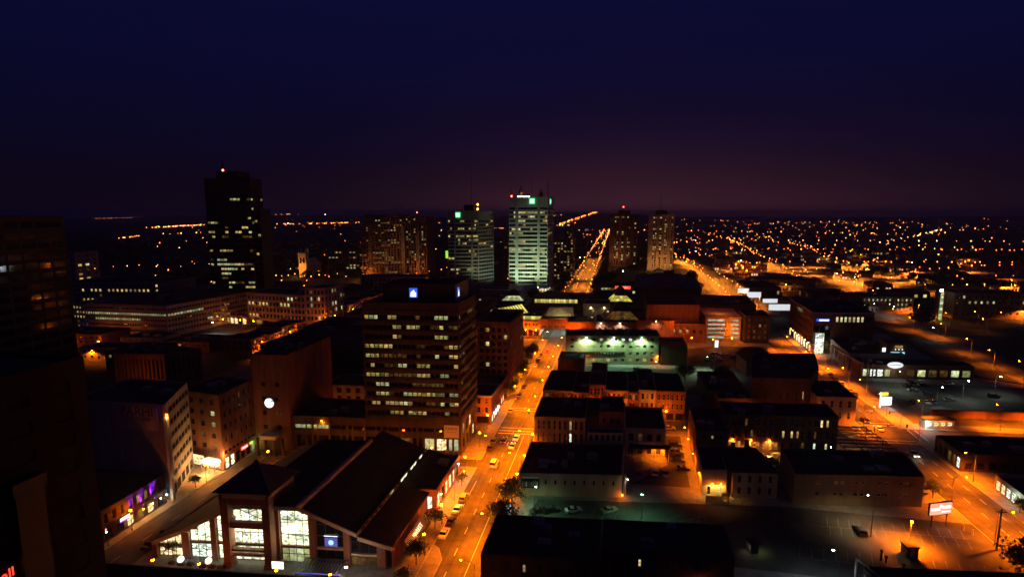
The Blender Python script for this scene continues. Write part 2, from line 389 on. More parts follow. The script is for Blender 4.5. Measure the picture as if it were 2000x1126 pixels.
def facade(mb, root, A, B, z0, z1, zones):
    ax, ay = A; bx, by = B
    L = math.hypot(bx - ax, by - ay); dx, dy = (bx - ax) / L, (by - ay) / L
    nx, ny = -dy, dx
    rz = math.atan2(dy, dx)
    def P(s, d, z): return (ax + dx * s + nx * d, ay + dy * s + ny * d, z)
    def quad(s0, s1, a, b):
        if s1 - s0 > 1e-4 and b - a > 1e-4: mb.poly([P(s0, 0, a), P(s1, 0, a), P(s1, 0, b), P(s0, 0, b)])
    cur = z0
    for zn in sorted(zones or [], key=lambda q: q['z0']):
        quad(0, L, cur, zn['z0']); cur = zn['z1']
        if zn['bays']:
            xs = []
            for (s, e, n) in zn['bays']:
                p = (e - s) * L / n
                for i in range(n): xs.append((s * L + p * (i + 0.5 - zn['ww'] / 2), s * L + p * (i + 0.5 + zn['ww'] / 2)))
        else:
            m = zn['m']; p = (L - 2 * m) / zn['nc']
            xs = [(m + p * (i + 0.5 - zn['ww'] / 2), m + p * (i + 0.5 + zn['ww'] / 2)) for i in range(zn['nc'])]
        ph = (zn['z1'] - zn['z0']) / zn['nf']
        zs = [(zn['z0'] + ph * (j + zn['sill']), zn['z0'] + ph * (j + zn['sill'] + zn['wh'])) for j in range(zn['nf'])]
        d = zn['depth']
        pz = zn['z0']
        for (a, b) in zs:                                        # wall strips between rows, then piers between windows
            quad(0, L, pz, a); ps = 0
            for (s, e) in xs:
                quad(ps, s, a, b); ps = e
                mb.poly([P(s, 0, a), P(e, 0, a), P(e, d, a), P(s, d, a)])
                mb.poly([P(s, d, b), P(e, d, b), P(e, 0, b), P(s, 0, b)])
                mb.poly([P(s, 0, a), P(s, d, a), P(s, d, b), P(s, 0, b)])
                mb.poly([P(e, d, a), P(e, 0, a), P(e, 0, b), P(e, d, b)])
            quad(ps, L, a, b); pz = b
        quad(0, L, pz, zn['z1'])
        for j, (a, b) in enumerate(zs):
            run = RW.random() * 7
            rp = zn['lit'] * (zn['rows'][j % len(zn['rows'])] if zn['rows'] else 1)
            on, left = '', 0
            for i, (s, e) in enumerate(xs):
                if zn['fixed'] is not None: on = zn['fixed'].get((j, i), '')
                else:                                            # rooms light up two or three windows together
                    if left <= 0:
                        left = RW.choice((1, 1, 2, 3)) if zn['nc'] > 9 or zn['bays'] else 1
                        on = RW.choice(zn['mats']) if RW.random() < rp else ''
                    left -= 1
                c = P((s + e) / 2, d, a)
                window(root, e - s - 0.004, b - a - 0.004, (c[0], c[1], c[2] + 0.002), rz, on or zn['dark'], zn['mull'], zn['fr'])
    quad(0, L, cur, z1)
def building(name, label, foot, h, wall, zones=None, z0=0.0, parapet=0.7, roof='roof_black', group=None, cat='building', bands=(), band_mat='trim_dark', units=0, root=None, roofname='roof'):
    cx = sum(p[0] for p in foot) / len(foot); cyy = sum(p[1] for p in foot) / len(foot)
    if root is None:
        root = empty(name, (cx, cyy, 0), 0, label, cat, group); wname = 'wall'
    else:
        cx, cyy = root.location.x, root.location.y; wname = 'upper_wall'
    pts = [(p[0] - cx, p[1] - cyy) for p in foot]
    zones = zones or {}
    mb = MB(); n = len(pts)
    for i in range(n): facade(mb, root, pts[i], pts[(i + 1) % n], z0, h, zones.get(i))
    if z0 > 0: mb.poly([(p[0], p[1], z0) for p in reversed(pts)])
    # parapet: top ring and inner face
    k = 0.35
    mx = sum(p[0] for p in pts) / n; my = sum(p[1] for p in pts) / n
    ins = []
    for p in pts:
        dx, dy = mx - p[0], my - p[1]; q = math.hypot(dx, dy); ins.append((p[0] + dx / q * k * 1.4, p[1] + dy / q * k * 1.4))
    for i in range(n):
        j = (i + 1) % n
        mb.poly([(*pts[i], h), (*pts[j], h), (*ins[j], h), (*ins[i], h)])
        mb.poly([(*ins[i], h), (*ins[j], h), (*ins[j], h - parapet), (*ins[i], h - parapet)])
    part(wname, mb, wall, root)
    rb = MB(); rb.poly([(*p, h - parapet + 0.01) for p in ins])
    part(roofname, rb, roof, root)
    for (bz, bh, bo) in bands:
        bb = MB()
        out = [(p[0] + (p[0] - mx) / max(0.01, abs(p[0] - mx)) * bo, p[1] + (p[1] - my) / max(0.01, abs(p[1] - my)) * bo) for p in pts]
        bb.prism(out, bz, bz + bh, cap0=True)
        if bz + bh > h - 0.01:       # crown cornice: a ring, so that the roof stays open
            bb = MB()
            for i in range(n):
                j = (i + 1) % n
                bb.poly([(*out[i], bz), (*out[j], bz), (*out[j], bz + bh), (*out[i], bz + bh)])
                bb.poly([(*out[i], bz + bh), (*out[j], bz + bh), (*ins[j], bz + bh), (*ins[i], bz + bh)])
                bb.poly([(*out[j], bz), (*out[i], bz), (*ins[i], bz), (*ins[j], bz)])
                bb.poly([(*ins[i], bz + bh), (*ins[j], bz + bh), (*ins[j], bz), (*ins[i], bz)])
        part('cornice' if bz + bh > h - 1.5 else 'string_course', bb, band_mat, root)
    ru = random.Random(int(abs(cx * 7 + cyy * 3)))
    for i in range(units):
        fx, fy = ru.uniform(0.2, 0.8), ru.uniform(0.2, 0.8)
        x = pts[0][0] + (pts[1][0] - pts[0][0]) * fx + (pts[-1][0] - pts[0][0]) * fy
        y = pts[0][1] + (pts[1][1] - pts[0][1]) * fx + (pts[-1][1] - pts[0][1]) * fy
        ub = MB(); w, d, t = ru.uniform(.8, 1.8), ru.uniform(.8, 1.6), ru.uniform(.9, 1.8)
        ub.box(-w, w, -d, d, 0, t); ub.cyl((0, 0, t), (0, 0, t + 0.25), min(w, d) * 0.6, n=10); ub.box(-w - .05, w + .05, -d - .05, d + .05, t * 0.85, t * 0.9)
        part('rooftop_unit', ub, 'metal_grey', root, (x, y, h - parapet + 0.012))
    return root
def text(body, size, mat, parent, loc, rz=0.0, tilt=90, ext=0.03, align='CENTER', name='lettering'):
    cu = bpy.data.curves.new(name, 'FONT'); cu.body = body; cu.size = size; cu.extrude = ext; cu.align_x = align; cu.resolution_u = 2
    cu.materials.append(M[mat])
    o = bpy.data.objects.new(name, cu); COL.objects.link(o)
    dg = bpy.context.evaluated_depsgraph_get()
    me = bpy.data.meshes.new_from_object(o.evaluated_get(dg))
    bpy.data.objects.remove(o); bpy.data.curves.remove(cu)
    if not me.materials: me.materials.append(M[mat])
    o = obj(name, me, parent, loc)
    o.rotation_euler = (math.radians(tilt), 0, rz)
    return o
GL = 0.42
def light(parent, loc, color, power, radius=0.15, kind='POINT', name='lamp_light', rot=None, cone=150, blend=0.4):
    ld = bpy.data.lights.new(name, kind); ld.color = color; ld.energy = power * GL; ld.shadow_soft_size = radius
    if kind == 'SPOT': ld.spot_size = math.radians(cone); ld.spot_blend = blend
    o = bpy.data.objects.new(name, ld); COL.objects.link(o); o.location = loc
    if rot: o.rotation_euler = rot
    if parent: o.parent = parent
    return o

# ------------------------------------------------------------------ ground, roads, pavements
gm = MB()
R_ = 15900
gm.poly([(-R_, -380, 0), (R_, -380, 0), (R_, 19900, 0), (-R_, 19900, 0)])
setp(obj('ground', gm.mesh('ground', ['earth'])), kind='structure')
# streets: sheets of asphalt just above the ground
ROADS = [
    ('road', [(-42, 40), (-28, 40), (-29, 470), (-42, 470)]),            # long street
    ('road', [(93, 40), (106, 40), (107, 330), (113, 470), (118, 700), (108, 1100), (98, 1100), (107, 700), (101, 470), (94, 330)]),
    ('road', [(-119, 40), (-108, 40), (-108, 172), (-119, 172)]),
    ('road', [(-107.9, 153), (-42.1, 159), (-42.1, 164), (-107.9, 158)]),
    ('road', [(-27.9, 196.5), (92.9, 208), (92.9, 219), (-27.9, 206.5)]),
    ('road', [(106.1, 208), (300, 222), (300, 234), (106.1, 219)]),
    ('road', [(-197, 225), (-184, 225), (-184, 640), (-197, 640)]),
    ('road', [(-360, 255), (-197.1, 262), (-197.1, 274), (-360, 267)]),
    ('road', [(-360, 330), (-250, 318), (-197.1, 322), (-197.1, 334), (-250, 330), (-360, 342)]),
    ('road', [(-47, 470.1), (-26, 470.1), (-29, 900), (-38, 2600), (-60, 2600), (-51, 900)]),
    ('road', [(192, 290), (206, 290), (214, 420), (224, 520), (246, 700), (300, 1000), (282, 1000), (232, 700), (212, 520), (201, 420)]),
    ('road', [(150, 1190), (1500, 1330), (1500, 1352), (150, 1212)]), ('road', [(180, 872), (700, 960), (700, 978), (180, 890)]), ('road', [(322, 1800), (345, 1800), (215, 640), (200, 640)]), ('road', [(110, 1560), (2200, 1780), (2200, 1810), (110, 1590)]), ('road', [(250, 694), (640, 760), (640, 774), (250, 708)]), ('road', [(420, 1500), (446, 1500), (330, 760), (312, 760)]),
    ('road', [(-400, 480), (-54.1, 484), (-54.1, 494), (-400, 492)]),
    ('road', [(-17.9, 486), (420, 540), (420, 552), (-17.9, 498)]),
]
for i, (n, pts) in enumerate(ROADS): sheet(n, pts, 0.006 + 0.0005 * i, 'asphalt')
PAVE = [
    [(-107.8, 40), (-42.2, 40), (-42.2, 158.6), (-107.8, 152.6)],
    [(-107.8, 158.4), (-42.2, 164.4), (-42.2, 340), (-107.8, 340)],
    [(-183, 60), (-119.2, 60), (-119.2, 340), (-183, 340)],
    [(-27.8, 40), (92.8, 40), (92.8, 207.6), (-27.8, 196)],
    [(-27.8, 207), (92.8, 219.4), (93.8, 330), (93.8, 400), (-27.8, 400)],
    [(106.2, 40), (180, 40), (180, 212), (106.2, 207.5)],
    [(106.2, 219.5), (190, 226), (190, 400), (112, 400), (107.2, 330)],
    [(-38.4, 40), (-42.3, 40), (-42.3, 117), (-40.5, 116), (-38.4, 112)],
]
for i, pts in enumerate(PAVE):
    if i == 7: pts = list(reversed(pts))
    mb = MB(); cx = sum(p[0] for p in pts) / len(pts); cyy = sum(p[1] for p in pts) / len(pts)
    z = 0.12 - 0.002 * (i == 7)
    mb.prism(pts, 0, z)
    o = obj('pavement', mb.mesh('pavement', ['paving'])); setp(o, kind='structure')
    kb = MB()
    for a, b in zip(pts, pts[1:] + pts[:1]):
        L = math.hypot(b[0] - a[0], b[1] - a[1]); d = ((b[0] - a[0]) / L, (b[1] - a[1]) / L); nn = (d[1] * 0.09, -d[0] * 0.09)
        mm = (-nn[0], -nn[1])
        kb.poly([(a[0] + nn[0], a[1] + nn[1], 0), (b[0] + nn[0], b[1] + nn[1], 0), (b[0] + nn[0], b[1] + nn[1], 0.135), (a[0] + nn[0], a[1] + nn[1], 0.135)])
        kb.poly([(a[0] + nn[0], a[1] + nn[1], 0.135), (b[0] + nn[0], b[1] + nn[1], 0.135), (b[0] + mm[0], b[1] + mm[1], 0.135), (a[0] + mm[0], a[1] + mm[1], 0.135)])
    part('kerb', kb, 'kerbstone', o)
LOTS = [
    [(-24, 122), (93, 122), (92.5, 152), (46, 152), (-20, 143)],
    [(6, 157), (23, 158), (24.2, 196), (18.2, 195.5), (17.8, 172)],
    [(-18, 241), (50, 246), (54, 286), (-18, 283)],
    [(40, 292), (76, 296), (92, 346), (60, 342), (40, 330)],
    [(114, 226), (188, 230), (188, 284), (114, 282)],
    [(46, 172), (74, 175), (74, 185), (46, 184)],
    [(128, 600), (430, 622), (900, 1500), (120, 1560)],  # sheet of town ground, added so the far lamps glow on it
    [(108, 40), (178, 40), (178, 148), (108, 146)],
]
for i, pts in enumerate(LOTS): sheet('paved_lot', pts, 0.125 + 0.0004 * i, 'asphalt_old')
def strip(mb, a, b, w, z=0.0):
    L = math.hypot(b[0] - a[0], b[1] - a[1]); d = ((b[0] - a[0]) / L * w / 2, (b[1] - a[1]) / L * w / 2)
    mb.poly([(a[0] + d[1], a[1] - d[0], z), (b[0] + d[1], b[1] - d[0], z), (b[0] - d[1], b[1] + d[0], z), (a[0] - d[1], a[1] + d[0], z)])
mk = MB(); z = 0.018
y = 60
while y < 340:
    if not 188 < y < 210: strip(mk, (-36.0, y), (-36.0, y + 3), 0.16, z)
    y += 9
strip(mk, (-31.6, 50), (-31.6, 186), 0.14, z); strip(mk, (-31.6, 212), (-31.6, 330), 0.14, z)
strip(mk, (-40.0, 128), (-40.0, 150), 0.12, z)
for yy in (189.5, 192.3, 211, 213.6): strip(mk, (-41.5, yy), (-28.5, yy + 1.0), 0.35, z)
strip(mk, (-41.5, 187), (-28.5, 188), 0.5, z)
for xx in (97.5, 101.5):
    y = 60
    while y < 420:
        if not 205 < y < 222: strip(mk, (xx + (y - 60) * 0.012, y), (xx + (y - 57) * 0.012, y + 3), 0.16, z)
        y += 8
for yy in (204.5, 206.8, 221, 223.5): strip(mk, (93.5, yy), (106, yy + 1.0), 0.35, z)
for xx in (88.5, 91, 108, 110.5): strip(mk, (xx, 208.5), (xx + 0.5, 219), 0.35, z)
y = 60
while y < 165: strip(mk, (-113.5, y), (-113.5, y + 3), 0.14, z); y += 9
o = obj('road_marking', mk.mesh('road_marking', ['roadpaint'])); setp(o, kind='structure')
lm = MB(); z = 0.132
for i in range(17):
    x = 44 + i * 2.6; strip(lm, (x, 128.5), (x + 1.6, 133.5), 0.10, z); 
    if x > 52: strip(lm, (x + 1, 144), (x + 2.3, 148.5), 0.10, z); strip(lm, (x + .2, 139.8), (x + 1.4, 144), 0.10, z)
strip(lm, (52, 143.6), (88, 144.6), 0.12, z)
strip(lm, (44, 128.3), (88, 129.5), 0.10, z)
for a, b in (((18, 139), (25, 143)), ((18, 139), (24.5, 139.6)), ((24.5, 139.6), (25, 143)), ((14, 138), (18.5, 142.4)), ((20.5, 139.2), (22, 141.4)), ((22.5, 139.4), (23.6, 142.2)), ((28, 138), (31, 138.4))): strip(lm, a, b, 0.12, z)
for i in range(8): strip(lm, (-20 + i * 3.0, 136), (-19 + i * 3.0, 141.0), 0.09, z)
for i in range(11): strip(lm, (118 + i * 2.8, 262), (119 + i * 2.8, 267.5), 0.1, z); strip(lm, (132 + i * 2.8, 274), (133 + i * 2.8, 279.5), 0.1, z); strip(lm, (118 + i * 2.8, 247), (119 + i * 2.8, 252.5), 0.1, z)
for i in range(9): strip(lm, (20.0 - 0.02 * i, 166 + i * 2.9), (23.6, 166.2 + i * 2.9), 0.09, z)
o = obj('parking_line', lm.mesh('parking_line', ['roadpaint_worn'])); setp(o, kind='structure')
def fence(label, a, b, h=1.4, n=None):
    L = math.hypot(b[0] - a[0], b[1] - a[1]); n = n or max(2, int(L / 4)); rz = math.atan2(b[1] - a[1], b[0] - a[0])
    r = empty('fence', (a[0], a[1], 0.12), rz, label, 'fence')
    pm = MB(); pm.cyl((0, 0, 0), (0, 0, h), 0.05, n=6); pme = pm.mesh('post', ['metal_grey'])
    for i in range(n + 1): obj('post', pme, r, (L * i / n, 0, 0))
    rm = MB(); rm.cyl((0, 0, 0), (L, 0, 0), 0.035, n=6); rme = rm.mesh('rail', ['metal_grey'])
    for z in (0.25, 0.8, h - 0.05): obj('rail', rme, r, (0, 0, z))
    return r
fence('low metal rail fence behind the small parking lot with green lamps', (-25, 142.2), (44, 151.8))
fence('metal rail fence beside the track behind the car dealer yard', (182, 232), (196, 330), 1.6, 16)

# ------------------------------------------------------------------ lamps
def mesh_of(fn, name, mats):
    mb = MB(); fn(mb); return mb.mesh(name, mats)
ME = {}
ME['pole5'] = mesh_of(lambda b: (b.cyl((0, 0, 0), (0, 0, .5), .16, .12), b.cyl((0, 0, .5), (0, 0, 5.0), .08, .055)), 'pole', ['metal_dark'])
ME['cap5'] = mesh_of(lambda b: b.cyl((0, 0, 5.62), (0, 0, 5.86), .27, .05), 'lamp_cap', ['metal_dark'])
ME['collar5'] = mesh_of(lambda b: b.cyl((0, 0, 5.0), (0, 0, 5.14), .16, .2), 'lamp_collar', ['metal_dark'])
def globe(mat): return mesh_of(lambda b: b.ball((0, 0, 5.38), .27, n=10, k=6), 'globe', [mat])
ME['globe_o'] = globe('lamp_sodium'); ME['globe_w'] = globe('lamp_white')
ME['pole9'] = mesh_of(lambda b: (b.cyl((0, 0, 0), (0, 0, .6), .2, .16), b.cyl((0, 0, .6), (0, 0, 8.4), .11, .07)), 'pole', ['metal_grey'])
ME['arm9'] = mesh_of(lambda b: (b.cyl((0, 0, 8.3), (1.2, 0, 8.9), .05), b.cyl((1.2, 0, 8.9), (2.6, 0, 9.05), .045)), 'arm', ['metal_grey'])
ME['head9'] = mesh_of(lambda b: (b.box(2.4, 3.3, -.16, .16, 9.0, 9.14), b.box(2.55, 3.2, -.1, .1, 9.14, 9.2)), 'lamp_head', ['metal_grey'])
def lens(mat): return mesh_of(lambda b: b.ball((2.95, 0, 8.99), .26, n=10, k=5, sz=.55), 'lens', [mat])
ME['lens_o'] = lens('lamp_sodium'); ME['lens_w'] = lens('lamp_white'); ME['lens_g'] = lens('lamp_green')
def lantern(x, y, label, power=9000, color=SOD, white=False, group=None, h=1.0, z=0.12, omni=True):
    r = obj('street_lamp', ME['pole5'], None, (x, y, z)); r.scale = (1, 1, h); setp(r, label, 'street lamp', group)
    obj('lamp_cap', ME['cap5'], r); obj('lamp_collar', ME['collar5'], r); obj('globe', ME['globe_w' if white else 'globe_o'], r)
    if omni: light(r, (0, 0, 5.38), color, power, 0.36)
    else: light(r, (0, 0, 4.95), color, power, 0.25, 'SPOT', cone=154, blend=.9)
    return r
def cobra(x, y, rz, label, power=14000, color=SOD, kind='o', group=None, z=0.12, h=1.0, cone=140):
    r = obj('street_lamp', ME['pole9'], None, (x, y, z), rz); r.scale = (1, 1, h); setp(r, label, 'street lamp', group)
    obj('arm', ME['arm9'], r); obj('lamp_head', ME['head9'], r); obj('lens', ME['lens_' + kind], r)
    light(r, (2.95, 0, 8.75), color, power, 0.2, 'SPOT', cone=cone, blend=.8)
    return r
PI = math.pi
KP = 140000
for x, y, l in ((-42.9, 112.7, 'orange lantern post on the pavement beside the market hall front corner'), (-43.0, 126.0, 'orange lantern post beside the market patio'), (-44.7, 154.2, 'orange lantern post at the corner below the brown office podium'), (-44.9, 173.3, 'orange lantern post under the side wall of the brown office block'), (-46.0, 190, 'orange lantern post before the arched brick house'),
                (-26.8, 146.3, 'orange lantern post by the corner of the pale wall with the poster'), (-26.8, 158.7, 'orange lantern post against the dark flank of the low shop'), (-26.8, 175.4, 'orange lantern post at the dark corner shop by the crossing')):
    lantern(x, y, l, 20000)
for i, y in enumerate((100, 118, 152, 169, 188.5, 204, 225.1, 246.1, 265.9, 289.1, 308)):  # third and fourth lamps added to fill a dark stretch of road
    cobra(-27.2, y, PI, ('bare ', 'second ', 'third ', 'fourth ', 'fifth ', 'sixth ', 'seventh ', 'eighth ', 'ninth ', 'tenth ', 'eleventh ')[i] + 'arm lamp reaching over the long orange street' + (', counted from the bottom' if i else ' at the bottom of the photo'), KP)
for i, y in enumerate((86, 138, 163, 215, 240, 270, 300, 322)):  # third lamp added to brighten the same dark stretch
    cobra(-43.2, y, 0, ('lowest', 'second', 'third', 'fourth', 'fifth', 'sixth', 'seventh', 'eighth')[i] + ' arm lamp on the tree side of the long orange street', KP * 0.8)
for x, y in ((24.5, 192.6), (24.2, 182.6), (24.1, 171.2), (23.9, 157.8)):
    pass
ME['bracket'] = mesh_of(lambda b: (b.box(-.12, .12, -.06, .0, -.2, .25), b.cyl((0, 0, .1), (0, -.45, .25), .03), b.cyl((0, -.45, .12), (0, -.45, .3), .2, .12)), 'wall_lamp', ['metal_dark'])
def bulb(mat): return mesh_of(lambda b: b.ball((0, -.45, .02), .17, n=10, k=5), 'globe', [mat])
for k, m_ in (('o', 'lamp_sodium'), ('w', 'lamp_white'), ('g', 'lamp_green'), ('y', 'lamp_warm')): ME['bulb_' + k] = bulb(m_)
def wall_lamp(x, y, z, rz, label, power=4000, color=SOD, kind='o', off=.55):
    r = obj('wall_lamp', ME['bracket'], None, (x, y, z), rz); setp(r, label, 'wall lamp')
    obj('globe', ME['bulb_' + kind], r)
    light(r, (0, -off, -.3), color, power, 0.12, 'SPOT', cone=150, blend=.4)
    return r
for i, (y, z) in enumerate(((192.6, 5), (182.6, 5), (171.2, 5), (157.8, 5))):
    wall_lamp(25.7, y, z, -PI / 2, ('farthest', 'second farthest', 'second nearest', 'nearest')[i] + ' orange lamp on the alley wall beside the parked cars', 11000)
GRN = (0.30, 1.0, 0.45); WHT = (0.72, 0.92, 1.0)
cobra(-19.6, 131.6, PI / 2, 'green-white lamp pole before the pale wall with the poster', 7000, GRN, 'g', h=.9)
cobra(8.0, 133.0, PI / 2, 'green-white lamp pole in the middle of the small parking lot', 8000, GRN, 'g', h=.9)
lantern(71.5, 138.2, 'blazing orange lamp post beside the ticket booth', 260000, (1.0, 0.160, 0.001), h=1.2, omni=False)
cobra(47.0, 115.2, PI / 2, 'cold white flood lamp above the lower corner of the parking lot', 3000, WHT, 'w')
cobra(64.2, 141.0, PI / 2, 'slim pole lamp with white-green head in the marked parking lot', 16000, (1, .72, .30), 'w', h=1.05)
YL = [(92.2, 160.7, 0, 'arm lamp at the street corner of the pale two-storey block'), (92.2, 142.8, 0, 'arm lamp beside the red-lit billboard'), (92.0, 126.5, 0, 'arm lamp at the kerb by the lowest right corner tree'), (107.3, 178, PI, 'arm lamp before the dark single-storey shop on the diagonal street'), (107.0, 145.2, PI, 'arm lamp by the shop fronts near the right edge'),
      (92.6, 216.5, 0, 'arm lamp at the traffic light corner by the arched windows'), (107.4, 232.8, PI, 'arm lamp beside the yellow pylon sign'), (107.6, 251.8, PI, 'arm lamp by the parked row beside the dealer yard'), (107.8, 270.7, PI, 'arm lamp before the columns of the dealer hall'),
      (115.5, 224, PI / 2, 'arm lamp by the brightly lit kiosk at the junction'), (142, 224.5, PI / 2, 'tall arm lamp on the side road by the retaining wall'), (158, 227, PI / 2, 'arm lamp on the side road near the right edge'),
      (94.6, 268, 0, 'arm lamp opposite the dealer columns'), (95.0, 300, 0, 'arm lamp opposite the white glass entrance'), (108.0, 300, PI, 'arm lamp beside the long dark hall'), (109.5, 330, PI, 'arm lamp before the white glass entrance'), (111, 360, PI, 'arm lamp beside the four-storey office on the diagonal street'), (95.8, 335, 0, 'arm lamp beside the small dark brick block')]
for x, y, rz, l in YL: cobra(x, y, rz, 'orange ' + l, 125000, (1.0, 0.158, 0.001), 'o', cone=145 if y < 170 else 130)
for x, y, l in ((-119.8, 108.3, 'orange lantern post before the purple-lit bars'), (-119.8, 134, 'orange lantern post below the lit corner column'), (-107.2, 146, 'orange lantern post at the market side of the quiet street')):
    lantern(x, y, l, 9000 if y < 130 else 14000, omni=y < 130)
for i, y in enumerate(range(266, 470, 27)):
    cobra(-197.6, y, 0, ('first', 'second', 'third', 'fourth', 'fifth', 'sixth', 'seventh', 'eighth')[i] + ' orange arm lamp along the shopping street behind the dark roofs', 30000)
for x, y, l, c, k, p in ((-262, 306, 'glaring white flood lamp at the lit junction behind the roofs', WHT, 'w', 40000), (-292, 322, 'violet-white flood lamp before the banded office', (.75, .7, 1), 'w', 20000), (-352, 300, 'violet-white flood lamp beside the dark glass tower', (.8, .6, 1), 'w', 4000), (-280, 340, 'orange arm lamp at the lit junction', SOD, 'o', 34000), (-268, 352, 'orange arm lamp behind the lit junction', SOD, 'o', 34000), (-244, 315, 'orange arm lamp beside the low orange shop', SOD, 'o', 30000), (-300, 345, 'orange arm lamp below the striped office flank', SOD, 'o', 24000)):
    cobra(x, y, PI / 2, l, p, c, k)

# ------------------------------------------------------------------ cars
def car_meshes(kind):
    L, W, H = dict(sedan=(4.6, 1.82, 1.45), suv=(4.7, 1.9, 1.75), van=(5.0, 1.98, 2.0))[kind]
    a = L / 2
    if kind == 'sedan': prof = [(-a, .35), (-a, .80), (-a + .15, .95), (-a + .9, 1.0), (a - 1.45, .98), (a - .3, .82), (a, .68), (a, .35)]; cab = [(-a + .75, .99), (-a + 1.35, H), (a - 2.2, H), (a - 1.25, .97)]
    elif kind == 'suv': prof = [(-a, .4), (-a, .95), (-a + .1, 1.08), (a - 1.35, 1.08), (a - .25, .95), (a, .78), (a, .4)]; cab = [(-a + .1, 1.07), (-a + .45, H), (a - 2.1, H), (a - 1.2, 1.07)]
    else: prof = [(-a, .4), (-a, 1.1), (-a + .05, 1.18), (a - .95, 1.15), (a - .15, .95), (a, .8), (a, .4)]; cab = [(-a + .05, 1.17), (-a + .25, H), (a - 1.7, H), (a - .8, 1.14)]
    w = W / 2; cw = w * 0.82
    b = MB()
    for s in (-1, 1):
        p = [(x, s * w, z) for x, z in prof]; b.poly(p if s < 0 else p[::-1])
    for (x0, z0), (x1, z1) in zip(prof, prof[1:] + prof[:1]): b.poly([(x0, -w, z0), (x0, w, z0), (x1, w, z1), (x1, -w, z1)])
    (x0, z0), (x1, z1), (x2, z2), (x3, z3) = cab
    b.poly([(x1, -cw, z1), (x2, -cw, z2), (x2, cw, z2), (x1, cw, z1)])        # roof
    for t0, t1 in ((0, .07), (.93, 1)):                                        # pillars at the ends of the cabin
        pass
    for s in (-1, 1):
        for (pa, pb) in (((x0, z0), (x1, z1)), ((x3, z3), (x2, z2)), (((x0 + x3) / 2, z0), ((x1 + x2) / 2, z1))):
            dx = .07
            b.poly([(pa[0] - dx, s * (w - .01), pa[1]), (pa[0] + dx, s * (w - .01), pa[1]), (pb[0] + dx, s * (cw + .012), pb[1]), (pb[0] - dx, s * (cw + .012), pb[1])])
    body = b
    g = MB()
    g.poly([(x0, -w + .03, z0), (x0, w - .03, z0), (x1, cw - .02, z1 - .02), (x1, -cw + .02, z1 - .02)])
    g.poly([(x3, w - .03, z3), (x3, -w + .03, z3), (x2, -cw + .02, z2 - .02), (x2, cw - .02, z2 - .02)])
    for s in (-1, 1): g.poly([(x0, s * (w - .03), z0), (x3, s * (w - .03), z3), (x2, s * (cw - .01), z2 - .02), (x1, s * (cw - .01), z1 - .02)])
    wl_ = MB(); wl_.cyl((0, -.11, 0), (0, .11, 0), .33, n=14, mi=0); wl_.cyl((0, -.118, 0), (0, .118, 0), .19, n=10, mi=1)
    hd = MB(); hd.box(-.03, .03, -.17, .17, -.07, .07)
    return dict(body=body, glass=g.mesh('windows', ['car_glass']), wheel=wl_.mesh('wheel', ['rubber', 'metal_grey']), L=L, W=W,
                head=hd.mesh('headlight', ['sign_white']), tail=hd.mesh('taillight', ['paint_red']), zl=.72 if kind == 'sedan' else .85)
CARS = {k: car_meshes(k) for k in ('sedan', 'suv', 'van')}
BODY = {}
def car(x, y, rz, kind, col, label, group=None, lights=False, z=0.008):
    c = CARS[kind]
    if (kind, col) not in BODY: BODY[(kind, col)] = c['body'].mesh('car_body', ['paint_' + col])
    r = empty('car', (x, y, z), rz, label, 'car', group)
    obj('body', BODY[(kind, col)], r); obj('windows', c['glass'], r)
    a, w = c['L'] / 2, c['W'] / 2
    for sx in (-a + .85, a - .9):
        for s in (-1, 1): obj('wheel', c['wheel'], r, (sx, s * (w - .1), .33))
    for s in (-1, 1):
        h = obj('headlight', c['head'], r, (a + .005, s * (w - .25), c['zl'] - .08)); t = obj('taillight', c['tail'], r, (-a - .005, s * (w - .25), c['zl'] + .06))
        if lights:
            for q, m_ in ((h, 'head_white'), (t, 'tail_red')):
                q.material_slots[0].link = 'OBJECT'; q.material_slots[0].material = M[m_]
    if lights:
        light(r, (-a - .5, 0, .8), (1, .03, .02), 160, .1, name='tail_glow')
        light(r, (a + .6, 0, .7), (1, .85, .6), 260, .1, name='head_glow')
    return r
N = PI / 2
PK = 'cars parked along the long orange street'
